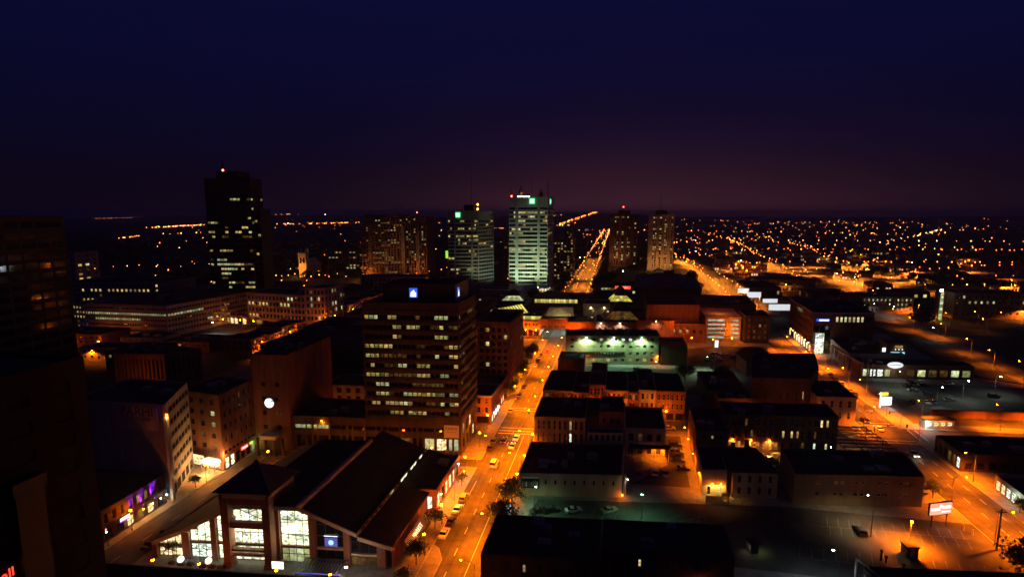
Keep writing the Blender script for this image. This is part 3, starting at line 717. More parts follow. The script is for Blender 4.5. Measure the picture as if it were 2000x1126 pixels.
for x, y, k, c, l, on, rz in (
    (-40.9, 121.5, 'sedan', 'white', 'white car lowest of the kerb row beside the market hall', 0, N), (-40.8, 127.2, 'sedan', 'black', 'black car second up in the kerb row beside the market', 0, N), (-40.8, 133, 'sedan', 'white', 'white car third up in the kerb row beside the market', 0, N), (-40.8, 139, 'suv', 'tan', 'pale estate car uppermost of the kerb row beside the market', 0, N),
    (-43.0 + 1.9, 178.8, 'suv', 'grey', 'dark car parked upper at the kerb under the brown office wall', 0, N), (-41.1, 172.8, 'sedan', 'black', 'black car parked lower at the kerb under the brown office wall', 0, N),
    (-37.6, 179.5, 'suv', 'black', 'dark car waiting in the middle lane before the crossing', 1, N), (-33.9, 175.8, 'sedan', 'silver', 'car braking with bright red tail lights in the outer lane', 1, N), (-33.8, 182.8, 'sedan', 'white', 'white car ahead of the braking car at the crossing', 1, N),
    (-37.1, 161.2, 'van', 'white', 'white van driving up the wet-looking orange street', 1, N), (-40.9, 208.9, 'sedan', 'silver', 'silver car parked just past the crossing under the trees', 0, N),
    (-40.9, 228, 'sedan', 'grey', 'grey car parked under the trees below the hotel', 0, N), (-40.9, 241, 'sedan', 'black', 'black car parked under the trees beside the hotel base', 0, N), (-40.9, 277, 'sedan', 'white', 'white car lowest of the four parked before the mall', 0, N), (-40.9, 287, 'suv', 'black', 'dark car second of the four parked before the mall', 0, N),
    (-40.9, 293, 'sedan', 'silver', 'silver car third of the four parked before the mall', 0, N), (-40.9, 299, 'sedan', 'black', 'dark car nearest the mall of the four parked', 0, N), (-38.5, 308, 'sedan', 'red', 'red car rolling towards the mall passage', 1, N), (-29.2, 232, 'sedan', 'silver', 'silver car parked against the dark shop row kerb', 0, N)):
    car(x, y, rz, k, c, l, PK, bool(on), 0.02)
for x, y, rz, k, c, l in (
    (-9.8, 138.3, .45, 'sedan', 'white', 'pale car parked aslant in the green-lit lot'), (-.2, 140.2, .55, 'sedan', 'tan', 'car with an orange gleam at the rail of the green-lit lot'), (-19.0, 136.0, .5, 'sedan', 'black', 'dark car by the glowing white street sign'), (-15.6, 137.0, .5, 'suv', 'black', 'second dark car by the glowing white street sign'),
    (21.6, 187, 0.05, 'suv', 'black', 'farthest dark car in the alley row'), (21.4, 181, 0.05, 'suv', 'grey', 'middle dark car in the alley row'), (21.2, 175, 0.05, 'sedan', 'black', 'nearest dark car in the alley row'), (22.0, 169, 0.2, 'sedan', 'black', 'dark car tucked against the alley wall'),
    (20.8, 202.2, .1, 'sedan', 'white', 'white car on the cross street behind the alley'), (8.3, 163.0, N, 'sedan', 'red', 'red car parked behind the pale building'), (13.2, 165, N, 'suv', 'white', 'pale car parked in the middle behind the pale building'), (16.4, 165, N, 'sedan', 'silver', 'silver car parked near the alley behind the pale building'),
    (50.1, 174.6, N, 'sedan', 'white', 'white car in the walled courtyard'), (53.2, 175.2, N, 'sedan', 'black', 'black car beside the white one in the walled courtyard'), (51.0, 181.2, .2, 'sedan', 'tan', 'car under the lit rear windows in the courtyard'), (56.0, 181.8, .2, 'suv', 'grey', 'grey car farther along under the lit rear windows'),
    (62.2, 142.2, N, 'suv', 'black', 'lone black car in the marked parking lot'), (-109.4, 103.6, N, 'sedan', 'black', 'dark car lowest beside the market on the quiet street'), (-109.4, 109.2, N, 'suv', 'black', 'dark car second beside the market on the quiet street'),
    (8, 262, N, 'sedan', 'black', 'dark car alone in the green-lit lot before the gym'), (-8, 276, .2, 'sedan', 'silver', 'silver car against the gym wall'), (12, 279, .2, 'suv', 'black', 'dark car against the gym wall'), (62, 322, .3, 'sedan', 'white', 'white car at the garage ramp'), (66, 316, .3, 'sedan', 'grey', 'grey car before the garage ramp'), (70, 326, N, 'suv', 'black', 'dark car beside the garage ramp'), (76, 318, N, 'sedan', 'silver', 'silver car near the barrel-roofed house'), (82, 326, N, 'sedan', 'black', 'dark car near the dark brick block'),
    (56.4, 314, .3, 'sedan', 'silver', 'silver car before the parking garage'), (56.8, 308.5, .3, 'sedan', 'white', 'white car nearest of the cluster before the parking garage'), (50.6, 303, .3, 'suv', 'black', 'dark car in the green-lit lot'), (57.0, 319.5, .3, 'suv', 'black', 'dark car farthest of the cluster before the parking garage')):
    car(x, y, rz, k, c, l, None, False, 0.13)
for x, y, k, c, l, on, rz in (
    (99.5, 245.2, 'sedan', 'silver', 'silver car driving down past the dealer yard', 1, -N), (96.2, 224.5, 'suv', 'black', 'dark car with lit lamps at the junction corner', 1, N), (98.0, 217, 'sedan', 'white', 'car turning at the traffic light', 1, N), (99.2, 195, 'sedan', 'silver', 'car alone below the junction on the diagonal street', 1, -N)):
    car(x, y, rz, k, c, l, 'cars driving on the diagonal street', bool(on), 0.02)
for i, (y, c, k) in enumerate(((258.3, 'black', 'sedan'), (263.6, 'silver', 'sedan'), (274, 'grey', 'suv'), (280.6, 'black', 'sedan'), (288.3, 'silver', 'sedan'), (319.5, 'tan', 'sedan'))):
    car(105.6 + (i > 3) * .6, y, N, k, c, ('first', 'second', 'third', 'fourth', 'fifth', 'sixth')[i] + ' ' + c + ' car in the kerb row before the dealer hall columns', 'cars parked before the dealer hall', False, 0.02)
for i, (x, y, rz, k, c, l) in enumerate(((155.3, 282.5, .1, 'suv', 'white', 'white pickup-like car alone before the showroom'), (139.5, 283.2, N, 'sedan', 'black', 'black car under the showroom windows near the oval sign'), (143.5, 283.4, N, 'sedan', 'grey', 'grey car under the showroom windows'), (135.7, 276.2, .2, 'sedan', 'black', 'black car in the middle dealer row'), (142.4, 278, .2, 'suv', 'black', 'dark car beside the bright patch in the middle dealer row'),
        (134.1, 269.4, .2, 'sedan', 'silver', 'silver car in the second dealer row'), (137.4, 265.0, .2, 'sedan', 'grey', 'grey car in the second dealer row'), (123.9, 251.3, N, 'sedan', 'black', 'black car in the front dealer row'), (127.2, 252.6, N, 'sedan', 'grey', 'grey car in the front dealer row'), (131.0, 252.7, N, 'sedan', 'tan', 'yellowish car under the small lamp in the front dealer row'), (134.4, 253.2, N, 'sedan', 'blue', 'blue car under the small lamp in the front dealer row'),
        (142.4, 257.5, .2, 'sedan', 'silver', 'silver car at the dim end of the front dealer row'), (164.6, 266.5, .2, 'suv', 'black', 'dark car at the far dim end of the dealer yard'))):
    car(x, y, rz, k, c, l, 'cars in the dealer yard', False, 0.13)

# ------------------------------------------------------------------ trees
def tree_mesh(seed, h, r, leaves, dense=1.0, low=.3):
    rg = random.Random(seed); t = MB()
    pts = []
    t.cyl((0, 0, 0), (0.05, 0.02, h * .35), .16 * h / 7, .11 * h / 7, n=7, cap=False)
    top = Vector((0.05, 0.02, h * .35))
    for i in range(7):
        a = i * 2.4 + rg.uniform(-.4, .4); e = rg.uniform(.5, 1.25)
        p = top + Vector((math.cos(a) * math.cos(e), math.sin(a) * math.cos(e), math.sin(e))) * r * rg.uniform(.7, 1.05)
        base = top + Vector((0, 0, rg.uniform(-.12, .08) * h))
        t.cyl(base, p, .07 * h / 7, .025 * h / 7, n=5, cap=False); pts.append(p)
        for k in range(2):
            q = p + Vector((rg.uniform(-1, 1), rg.uniform(-1, 1), rg.uniform(-.3, .9))) * r * .45
            t.cyl(p, q, .025 * h / 7, .01 * h / 7, n=4, cap=False); pts.append(q)
    pts.append(Vector((0, 0, h * .75)))
    c = MB()
    for i in range(leaves):
        p = rg.choice(pts); s = r * .30
        q = p + Vector((rg.gauss(0, s), rg.gauss(0, s), rg.gauss(0, s * .8)))
        if q.z < h * low: continue
        a, b = rg.uniform(.13, .26) * dense, rg.uniform(.10, .2) * dense
        n = Vector((rg.gauss(0, 1), rg.gauss(0, 1), rg.gauss(0, 1) + .6)).normalized(); u = n.orthogonal().normalized(); w = n.cross(u)
        c.poly([tuple(q + u * a), tuple(q + w * b), tuple(q - u * a), tuple(q - w * b)])
    return t, c
TREES = []
for s, h, r, n, d in ((1, 6.5, 2.0, 900, 1.2), (2, 7.5, 2.6, 1100, 1.3), (3, 5.0, 1.4, 500, 1.0), (4, 9.5, 3.6, 1500, 1.6)):
    t, c = tree_mesh(s, h, r, n, d)
    TREES.append((t.mesh('trunk', ['bark']), c.mesh('crown', ['leaf'])))
td, cd = tree_mesh(9, 12, 5.0, 900, 3.2, .15)
TREES.append((td.mesh('trunk', ['bark']), cd.mesh('crown', ['leaf_dark'])))
RT = random.Random(3)
def tree(x, y, kind, label, group=None, z=0.12, s=1.0):
    r = empty('tree', (x, y, z), RT.uniform(0, 6), label, 'tree', group); r.scale = (s, s, s * RT.uniform(.9, 1.1))
    obj('trunk', TREES[kind][0], r); obj('crown', TREES[kind][1], r)
    return r
for x, y, k, l in ((-26.6, 137.5, 1, 'leafy street tree before the corner of the pale poster wall'), (-26.6, 126.0, 1, 'street tree between the glowing sign and the dark roof'), (-26.6, 116.5, 2, 'small street tree at the dark roof edge'), (-43.6, 109.1, 0, 'street tree by the bottom lantern beside the market'), (-43.8, 102, 2, 'street tree lowest on the market pavement'), (-44.0, 123.5, 0, 'slender tree at the market patio'), (-43.5, 146.3, 2, 'sapling on the corner island past the market'),
                   (-120.5, 130.5, 2, 'small round tree alone on the quiet street'), (89.5, 128.2, 3, 'dark tree at the lowest bend of the diagonal street'), (90.0, 165.1, 2, 'sapling above the billboard'), (91.6, 168.5, 2, 'second sapling above the billboard'), (33.6, 264.4, 3, 'dark tree at the edge of the green lot'), (51.3, 268.0, 3, 'second dark tree behind the green lot'),
                   (108.8, 161, 2, 'sapling before the small lit shop fronts'), (-100.5, 100.5, 2, 'thin planter tree before the market windows')):
    tree(x, y, k, l, None, .12, 1.2 if k == 1 else 1.0)
for i, (x, y) in enumerate(((-44.6, 222), (-45.0, 233.5), (-44.6, 241), (-44.9, 249), (-44.6, 257), (-45.2, 264), (-44.7, 272), (-44.8, 280), (-45, 288), (-45.5, 300))):
    tree(x, y, (1, 0, 1, 3, 1)[i % 5], 'street tree number %s up the tree row below the hotel' % ('one', 'two', 'three', 'four', 'five', 'six', 'seven', 'eight', 'nine', 'ten')[i], 'trees along the hotel pavement')

# ------------------------------------------------------------------ brown office tower with podium
OFF = ('lit_office', 'lit_office', 'lit_yellow', 'lit_dim', 'lit_dim', 'lit_green')
ot = building('office_tower', 'tall dark brown office block with banded windows over a long podium', Q(-107, -49.3, 159.5, 178, .11), 12.2, 'concrete_brown',
    {0: [Z(1.0, 6.2, 1, 14, .82, .8, .6, .1, bays=None, lit=0, depth=.3, mull=1, fixed={(0, 9): 'lit_dim', (0, 11): 'lit_pale', (0, 12): 'lit_shop_warm', (0, 13): 'lit_pale'}),
         Z(7.6, 9.6, 1, 14, .92, .7, .6, .15, lit=0, depth=.3, mull=2, fixed={(0, 0): 'lit_green', (0, 1): 'lit_green', (0, 2): 'lit_green'})],
     1: [Z(1, 11, 2, 4, .5, .7, 1, .15, lit=.4, mats=('lit_orange', 'lit_shop_warm'))]}, units=2, parapet=.5)
for x in range(-100, -48, 6):
    b = MB(); b.box(-.35, .35, -.28, .02, 0.1, 12.0); part('pilaster', b, 'concrete_brown', ot, (x - ot.location.x, 159.5 + (x + 107) * .11 - ot.location.y - .02, 0))
rows_ = [.5, 1.1, 1.6, .5, 1.7, 1.1, 1.2, 1.6, .9, .8, 1.1]
building('', '', Q(-81.5, -49.6, 162.6, 184.5, .11), 51.5, 'concrete_brown',
    {0: [Z(12.6, 48.2, 11, 20, .93, .42, .5, .3, lit=.46, mats=OFF, rows=rows_, depth=.45)],
     1: [Z(12.6, 48.2, 11, 10, .93, .42, .5, .3, lit=.34, mats=OFF + ('lit_orange',), rows=rows_, depth=.45)]}, z0=12.0, root=ot, roofname='upper_roof', units=3)
building('', '', Q(-75.5, -51.5, 166, 182, .11), 57.3, 'panel_dark', None, z0=50.8, root=ot, roofname='penthouse_roof', parapet=.4)
for s, w in ((12.0, .5),):
    for j in range(12):
        zz = 12.6 + j * 3.236 - .1
        b = MB(); b.prism([(p[0] - ot.location.x, p[1] - ot.location.y) for p in Q(-81.75, -49.35, 162.35, 184.8, .11)], zz, zz + .7, cap0=True); part('spandrel_ledge', b, 'concrete_brown', ot)
def blue_sign(label, x, y, z, rz, w, h):
    r = empty('bank_sign', (x, y, z), rz, label, 'sign')
    b = MB(); b.box(-w / 2, w / 2, .0, .3, 0, h); part('panel', b, 'glow_blue', r)
    s = MB(); a = w * .36
    s.poly([(-a, -.03, h * .08), (a, -.03, h * .08), (a * 1.05, -.03, h * .5), (a * .45, -.03, h * .6), (a * .3, -.03, h * .85), (-a * .1, -.03, h * .72), (-a * .9, -.03, h * .55)])
    part('emblem', s, 'glow_white', r)
    return r
blue_sign('glowing blue and white shield sign on the dark penthouse front', -65.3, 166.85, 52.9, .11, 2.6, 3.1)
blue_sign('glowing blue edge-on sign on the penthouse side', -51.15, 171.5, 52.9, PI / 2, 1.5, 3.1)
def banner(label, x, y, z, rz, w, h, body, small, mat='sign_white'):
    r = empty('banner', (x, y, z), rz, label, 'banner')
    b = MB(); b.box(-w / 2, w / 2, -.08, .0, 0, h); part('board', b, mat, r)
    text(body, w * .30, 'letters_brown', r, (0, -.10, h * .62)); text(small, w * .115, 'letters_brown', r, (0, -.10, h * .42))
    return r
banner('pale real estate board reading FARHI on the brown podium corner', -52.4, 159.5 + 54.6 * .11 - .32, 6.4, .11, 5.0, 4.3, 'FARHI', '519-645-6666')
wall_lamp(-96.5, 160.5, 11.0, .11, 'orange wall lamp on the podium above three lit strip windows', 3500)

# ------------------------------------------------------------------ market hall
mh = empty('market_hall', (-75, 104, 0), 0, 'broad market hall with dark roofs, brick tower and bright gable windows', 'market hall')
SK = .11
def F(x): return 104 + SK * (x + 75)
def PT(x, y, z): return (x + 75, y - 104, z)
PROF = [(-105, 4.2), (-98, 7.2), (-84, 14.4), (-69.3, 14.4), (-56, 8.7)]
def hz(x):
    for (x0, z0), (x1, z1) in zip(PROF, PROF[1:]):
        if x0 <= x <= x1: return z0 + (z1 - z0) * (x - x0) / (x1 - x0)
    return 4
def roofslab(name, a, b, ya, yb, mat, t=.35, over=.9):
    m = MB(); (x0, z0), (x1, z1) = a, b
    P = [PT(x0, F(x0) - over + ya, z0), PT(x1, F(x1) - over + ya, z1), PT(x1, F(x1) + yb, z1), PT(x0, F(x0) + yb, z0)]
    lo = [(p[0], p[1], p[2] - t) for p in P]
    m.poly(P); m.poly(lo[::-1])
    for i in range(4): j = (i + 1) % 4; m.poly([lo[i], lo[j], P[j], P[i]])
    return part(name, m, mat, mh)
LEN = {0: 34, 1: 36, 2: 36, 3: 44}
for i in range(4): roofslab('roof', PROF[i], PROF[i + 1], 0, LEN[i], 'roof_black')
roofslab('aisle_roof', (-55.8, 8.0), (-48, 5.8), 0, 46, 'roof_black')
def rake(x0, z0, x1, z1, w=.8, d=.3):
    m = MB(); y0, y1 = F(x0) - 1.0, F(x1) - 1.0
    A = [PT(x0, y0, z0 - w), PT(x1, y1, z1 - w), PT(x1, y1, z1 + .1), PT(x0, y0, z0 + .1)]
    B = [(p[0], p[1] - d, p[2]) for p in A]
    m.poly(B); m.poly(A[::-1])
    for i in range(4): j = (i + 1) % 4; m.poly([A[i], A[j], B[j], B[i]])
    part('fascia', m, 'trim_cream', mh)
for (a, b) in zip(PROF, PROF[1:]): rake(a[0], a[1], b[0], b[1])
rake(-55.8, 8.0, -48, 5.8)
b = MB(); b.box(*[PT(-69.6, 0, 0)[0], PT(-68.7, 0, 0)[0]], F(-69) - 104 - 1.4, F(-69) - 104 + 36, 14.1, 15.1); part('ridge_parapet', b, 'trim_cream', mh)
b = MB(); b.box(PT(-56.15, 0, 0)[0], PT(-55.8, 0, 0)[0], F(-56) - 104 - .9, F(-56) - 104 + 44, 8.2, 8.8); part('gutter', b, 'trim_cream', mh)
for i in range(18):
    x = -55.72
    window(mh, 2.1, .62, PT(x + .02, F(-56) + 1.5 + i * 2.35, 8.02 + .35), PI / 2, 'lit_shop' if i in (10, 11, 13, 14, 16) else ('lit_green' if i == 7 else 'glass'), 0, 'trim_cream')
# body walls behind the glazing (sides and back), brick
m = MB()
def wallq(x0, y0, x1, y1, z0, za, zb): m.poly([PT(x0, y0, z0), PT(x1, y1, z0), PT(x1, y1, zb), PT(x0, y0, za)])
wallq(-48.6, F(-48.6), -48.6, F(-48.6) + 45, 0, 5.7, 5.7)
wallq(-105.5, F(-105) + 33, -105.5, F(-105.5), 0, 4.3, 4.3)
for (a, b_) in zip(PROF, PROF[1:]): wallq(b_[0], F(b_[0]) + 33, a[0], F(a[0]) + 33, 0, b_[1] - .3, a[1] - .3)
wallq(-48.6, F(-48.6) + 45, -56, F(-56) + 45, 0, 5.7, 7.8)
wallq(-56, F(-56) + 45, -56, F(-56) + 33, 0, 8, 8); wallq(-55.9, F(-56), -55.9, F(-56) + 45, 6.9, 9, 9)
part('wall', m, 'brick_red', mh)
# piers and beams of the gable front
PIERS = [(-105.6, -104.4), (-98.2, -96.4), (-91, -89.7), (-75.9, -74.4), (-67.5, -66), (-59.5, -58), (-51.8, -49.8)]
for (a, b_) in PIERS:
    h = min(hz(a), hz(b_)) if a < -56 else 6.4 - (a > -53) * .6
    q = MB(); c = (a + b_) / 2; q.box(-(b_ - a) / 2, (b_ - a) / 2, -.7, .9, 0, h - .45); q.box(-(b_ - a) / 2 - .12, (b_ - a) / 2 + .12, -.82, 1.0, 0, .9)
    part('pier', q, 'brick_red', mh, PT(c, F(c), 0), math.atan(SK))
gaps = [(p[1], q[0]) for p, q in zip(PIERS, PIERS[1:])]
for gi, (a, b_) in enumerate(gaps):
    q = MB(); c = (a + b_) / 2; w = (b_ - a) / 2
    zb = 4.3 if gi != 0 and gi != 5 else 3.1
    q.box(-w, w, -.25, .35, zb - .45, zb + .1); part('floor_beam', q, 'trim_cream' if gi > 3 else 'brick_brown', mh, PT(c, F(c), 0), math.atan(SK))
    def pane(x0, x1, z0, z1a, z1b, mat, gi=gi):
        if min(z1a, z1b) - z0 < .25: return
        p = MB(); p.poly([PT(x0 + .04, F(x0) + .2, z0 + .04), PT(x1 - .04, F(x1) + .2, z0 + .04), PT(x1 - .04, F(x1) + .2, z1b - .04), PT(x0 + .04, F(x0) + .2, z1a - .04)])
        o_ = part('window', p, mat, mh)
    n = max(1, round((b_ - a) / 1.9))
    for i in range(n):
        x0, x1 = a + (b_ - a) * i / n, a + (b_ - a) * (i + 1) / n
        up = {1: 'lit_shop', 2: 'lit_shop', 3: 'lit_shop', 4: 'glass_blue', 5: 'glass', 0: 'lit_shop_warm'}[gi]
        lo = {0: 'lit_shop_warm', 1: 'lit_shop_cool', 2: 'lit_shop', 3: 'lit_green', 4: 'glass', 5: 'lit_dim'}[gi]
        t0 = (hz(x0) if x0 < -56 else 7.6 - (x0 + 56) * .28) - 1.0; t1 = (hz(x1) if x1 < -56 else 7.6 - (x1 + 56) * .28) - 1.0
        z = zb + .1; step = 2.7
        while z < max(t0, t1) - .2:
            pane(x0, x1, z, min(z + step, t0), min(z + step, t1), up); z += step
        pane(x0, x1, .25, zb - .45, zb - .45, lo)
        q = MB(); q.box(-.04, .04, .05, .24, .2, min(t0, t1)); part('mullion', q, 'trim_dark', mh, PT(x0 if i else x0 + .06, F(x0), 0))
    for z in (2.2, 7.0, 10.6):
        xs_ = [x for x in (a, b_) if hz(x) - 1.1 > z]
        if len(xs_) == 2: q = MB(); q.box(-w, w, .02, .16, z, z + .1); part('transom', q, 'trim_dark', mh, PT(c, F(c), 0), math.atan(SK))
# light of the hall falling on the forecourt and on the tower
for x, p in ((-94, 900), (-82, 1400), (-71, 1100)):
    light(mh, PT(x, F(x) - .6, 8), (.93, 1.0, .70), p, .5, name='hall_light')
# tower before the gable
tw = [(-85.6, 101.4), (-75.9, 101.4), (-75.9, 109.6), (-85.6, 109.6)]
for (x, y) in tw:
    y += SK * (x + 82)
    q = MB(); q.box(-.95, .95, -.95, .95, 0, 17.6); q.box(-1.1, 1.1, -1.1, 1.1, 0, 1.0)
    for z in (10.6, 15.4, 16.6): q.box(-1.05, 1.05, -1.05, 1.05, z, z + .35)
    part('tower_leg', q, 'brick_red', mh, PT(x, y, 0))
def beam(p, q, z0, z1, w, mat):
    L = math.hypot(q[0] - p[0], q[1] - p[1]); b = MB(); b.box(0, L, -w, w, z0, z1); part('tower_beam', b, mat, mh, PT(p[0], p[1], 0), math.atan2(q[1] - p[1], q[0] - p[0]))
tws = [(x, y + SK * (x + 82)) for x, y in tw]
for i in range(4):
    a, b_ = tws[i], tws[(i + 1) % 4]
    beam(a, b_, 9.4, 10.9, .5, 'brick_red'); beam(a, b_, 15.2, 17.0, .6, 'brick_red'); beam(a, b_, 2.9, 4.3, .45, 'brick_brown'); beam(a, b_, 17.0, 18.5, 1.25, 'trim_cream')
    for (z0, z1) in ((11.0, 15.0), (15.0, 11.0)):
        q = MB(); q.cyl(PT(a[0], a[1], z0), PT(b_[0], b_[1], z1), .09, n=6); part('brace', q, 'metal_grey', mh)
q = MB(); c = (-81.9, 102.8)
e = [(-87.4, 99.7), (-74.1, 99.7), (-74.1, 111.3), (-87.4, 111.3)]; e = [(x, y + SK * (x + 82)) for x, y in e]
t = [(-82.8, 104.0), (-78.6, 104.0), (-78.6, 107.0), (-82.8, 107.0)]; t = [(x, y + SK * (x + 82)) for x, y in t]
for i in range(4):
    j = (i + 1) % 4
    q.poly([PT(*e[i], 18.6), PT(*e[j], 18.6), PT(*t[j], 22.2), PT(*t[i], 22.2)]); q.poly([PT(*e[i], 18.4), PT(*e[j], 18.4), PT(*e[j], 18.6), PT(*e[i], 18.6)])
q.poly([PT(*p, 22.2) for p in t]); q.poly([PT(*p, 18.4) for p in e[::-1]])
part('tower_roof', q, 'roof_metal', mh)
q = MB(); q.cyl((0, 0, 0), (0, 0, .9), .9, .7, n=8); q.cyl((0, 0, .9), (0, 0, 1.8), .75, .2, n=8); q.cyl((0, 0, 1.8), (0, 0, 3.8), .08, .03, n=6); part('finial', q, 'metal_dark', mh, PT(-80.7, 105.5, 22.2))
q = MB(); q.box(-4.0, 4.0, -.12, 0, 0, 1.1); sb = part('sign_board', q, 'sign_white', mh, PT(-80.7, 100.5, 3.0), math.atan(SK))
text('COVENT GARDEN MARKET', .58, 'letters_brown', sb, (0, -.14, .32))
# patio side: wing, awning with lettering
wg = building('market_wing', 'low brick wing with orange-lit street wall behind the market awning', Q(-55.4, -46.2, 130, 152, .11), 6.6, 'brick_red',
    {1: [Z(.4, 5.6, 1, 6, .62, .72, .6, .08, lit=.55, mats=('lit_shop_warm', 'lit_shop_warm', 'lit_shop'))], 0: [Z(.4, 5.8, 1, 2, .7, .7, .5, .08, lit=1, mats=('lit_shop',))]}, units=1, cat='building')
aw = empty('awning', (-46.9, 110.4, 3.4), PI / 2, 'sloping ribbed awning with pale lettering along the market side', 'awning')
q = MB()
for i in range(22): x = i * .55; q.poly([(x, -1.9, -.5), (x + .5, -1.9, -.5), (x + .5, 0, 1.3), (x, 0, 1.3)]); q.box(x, x + .5, -1.95, -1.86, -.75, -.45)
part('canopy', q, 'sign_black', aw)
q = MB()
for i in range(23): q.cyl((i * .55 - .03, -1.95, -.46), (i * .55 - .03, 0, 1.34), .05, n=5)
part('rib', q, 'sign_white', aw)
lt = text('MARKET', 1.5, 'glow_cream', aw, (6, -1.35, .10), 0, 46)
for i, (y, c) in enumerate(((122.0, 'canvas_red'), (125.4, 'sign_white'), (128.2, 'canvas_red'))):
    u = empty('patio_umbrella', (-46.0, y, .12), 0, ('lower red', 'white', 'upper red')[i] + ' patio umbrella beside the market wing', 'umbrella')
    q = MB(); q.cyl((0, 0, 0), (0, 0, 2.6), .04, n=6); q.cyl((0, 0, 0), (0, 0, .1), .3, n=8); part('pole', q, 'metal_grey', u)
    q = MB()
    for k in range(8): a0, a1 = k * PI / 4, (k + 1) * PI / 4; q.poly([(1.5 * math.cos(a0), 1.5 * math.sin(a0), 2.15), (1.5 * math.cos(a1), 1.5 * math.sin(a1), 2.15), (0, 0, 2.7)])
    part('canopy', q, c, u)
wall_lamp(-46.1, 133.5, 4.2, PI / 2, 'white wall lamp on the market wing by the patio', 2400, (1, .8, .5), 'y')
wall_lamp(-46.1, 141.5, 4.2, PI / 2, 'orange wall lamp in the middle of the market wing', 4500)
wall_lamp(-46.1, 150.5, 4.8, PI / 2, 'cold white wall lamp at the far end of the market wing', 2200, (1, .9, .7), 'w')
wall_lamp(-53.0, 130.3, 4.5, .11, 'cold white wall lamp over the market terrace', 1800, (1, .92, .8), 'w')
# forecourt things
r = empty('video_screen', (-71.4, 98.2, .12), .1, 'bright white screen on a stand before the market', 'screen')
q = MB(); q.box(-1.5, 1.5, -.1, .12, 2.6, 4.6); part('casing', q, 'sign_black', r); q = MB(); q.box(-1.36, 1.36, -.13, -.10, 2.74, 4.46); part('display', q, 'glow_white', r)
q = MB(); q.cyl((-.9, .05, 0), (-.9, .05, 2.6), .06); q.cyl((.9, .05, 0), (.9, .05, 2.6), .06); part('stand', q, 'metal_dark', r)
r = empty('wall_screen', (-62.6, F(-62.6) - .1, 4.6), .1, 'blue screen with white disc behind dark market glass', 'screen')
q = MB(); q.box(-1.5, 1.5, 0, .1, 0, 2.1); part('display', q, 'glow_navy', r); q = MB(); q.cyl((0, -.03, 1.0), (0, -.01, 1.0), .62, n=18); part('disc', q, 'glow_cyan', r)
q = MB(); q.box(-1.6, 1.6, -.05, .05, 2.5, 2.62); part('light_bar', q, 'glow_white', r)
r = empty('terrace_canopy', (-62.2, 100.6, .12), .1, 'black slatted terrace canopy edged with blue light strip', 'canopy')
for i in range(14): q = MB(); q.box(-4.9 + i * .7, -4.5 + i * .7, -2.4, 2.4, 2.9, 3.05); part('slat', q, 'metal_dark', r)
q = MB(); q.box(-5.1, 5.1, -2.55, -2.4, 2.7, 3.06); q.box(-5.1, 5.1, 2.4, 2.55, 2.7, 3.06); part('beam', q, 'metal_dark', r)
q = MB(); q.box(-5.1, 5.1, -2.6, -2.56, 2.8, 2.92); part('light_strip', q, 'glow_blue', r)
for x in (-4.9, 0, 4.9): q = MB(); q.box(-.09, .09, -2.5, -2.32, 0, 2.7); part('post', q, 'metal_dark', r, (x, 0, 0))
lantern(-55.8, 99.5, 'fierce white lamp beside the blue-edged terrace canopy', 3000, (1, .8, .55), True, h=.8)
for i, x in enumerate((-97.0, -90.3)):
    r = obj('floor_lantern', mesh_of(lambda b: (b.ball((0, 0, .95), .75, n=12, k=8),), 'floor_lantern', ['glow_white' if i == 0 else 'glow_cream']), None, (x, F(x) - 2.6, .3)); setp(r, ('white' if i == 0 else 'warm') + ' glowing ball lantern before the market windows', 'lantern')
    q = MB(); q.cyl((0, 0, -.2), (0, 0, .3), .45, .4, n=12); part('base', q, 'metal_dark', r)
for i in range(6):
    r = empty('planter', (-99 + i * 2.2 + (i > 2) * 1.2, 98.6 + i * .15, .12), .1, ('first', 'second', 'third', 'fourth', 'fifth', 'sixth')[i] + ' planter box counted along the market forecourt', 'planter', 'planters on the market forecourt')
    q = MB(); q.box(-.8, .8, -.35, .35, 0, .5); q.box(-.85, .85, -.4, .4, .44, .52); part('box', q, 'wood', r)
    q = MB(); rg = random.Random(i)
    for k in range(60):
        x, y, z = rg.uniform(-.7, .7), rg.uniform(-.3, .3), rg.uniform(.5, 1.0); q.poly([(x - .12, y, z), (x, y - .1, z + .1), (x + .12, y, z), (x, y + .1, z - .06)])
    part('foliage', q, 'leaf', r)
fence('low railing along the market forecourt windows', (-96, 100.4), (-89, 101.2), 1.1, 8)
for i, (x, y) in enumerate(((-99, 93.6), (-88, 94.4), (-70, 95.6), (-58, 96.6))): lantern(x, y, ('first', 'second', 'third', 'fourth')[i] + ' low orange lantern behind the black roof edge at the forecourt', 1100, h=.8)
for i, (x, y) in enumerate(((-84, 156.0), (-70, 157.4), (-57, 158.6), (-101, 185.4))): lantern(x, y, ('first', 'second', 'third', 'fourth')[i] + (' orange lantern in the lane below the office podium' if i < 3 else ' lantern, added to light the small cream back house'), 3200)  # fourth lantern added to light the cream house front
# low building whose roof edge cuts across the market forecourt
building('flat_roof_building', 'black flat roof edge crossing below the market forecourt', [(-112, 30), (-42.6, 30), (-52, 91.3), (-60, 90.6), (-106, 86.2)], 8.0, 'panel_dark', None, parapet=1.1, units=4)

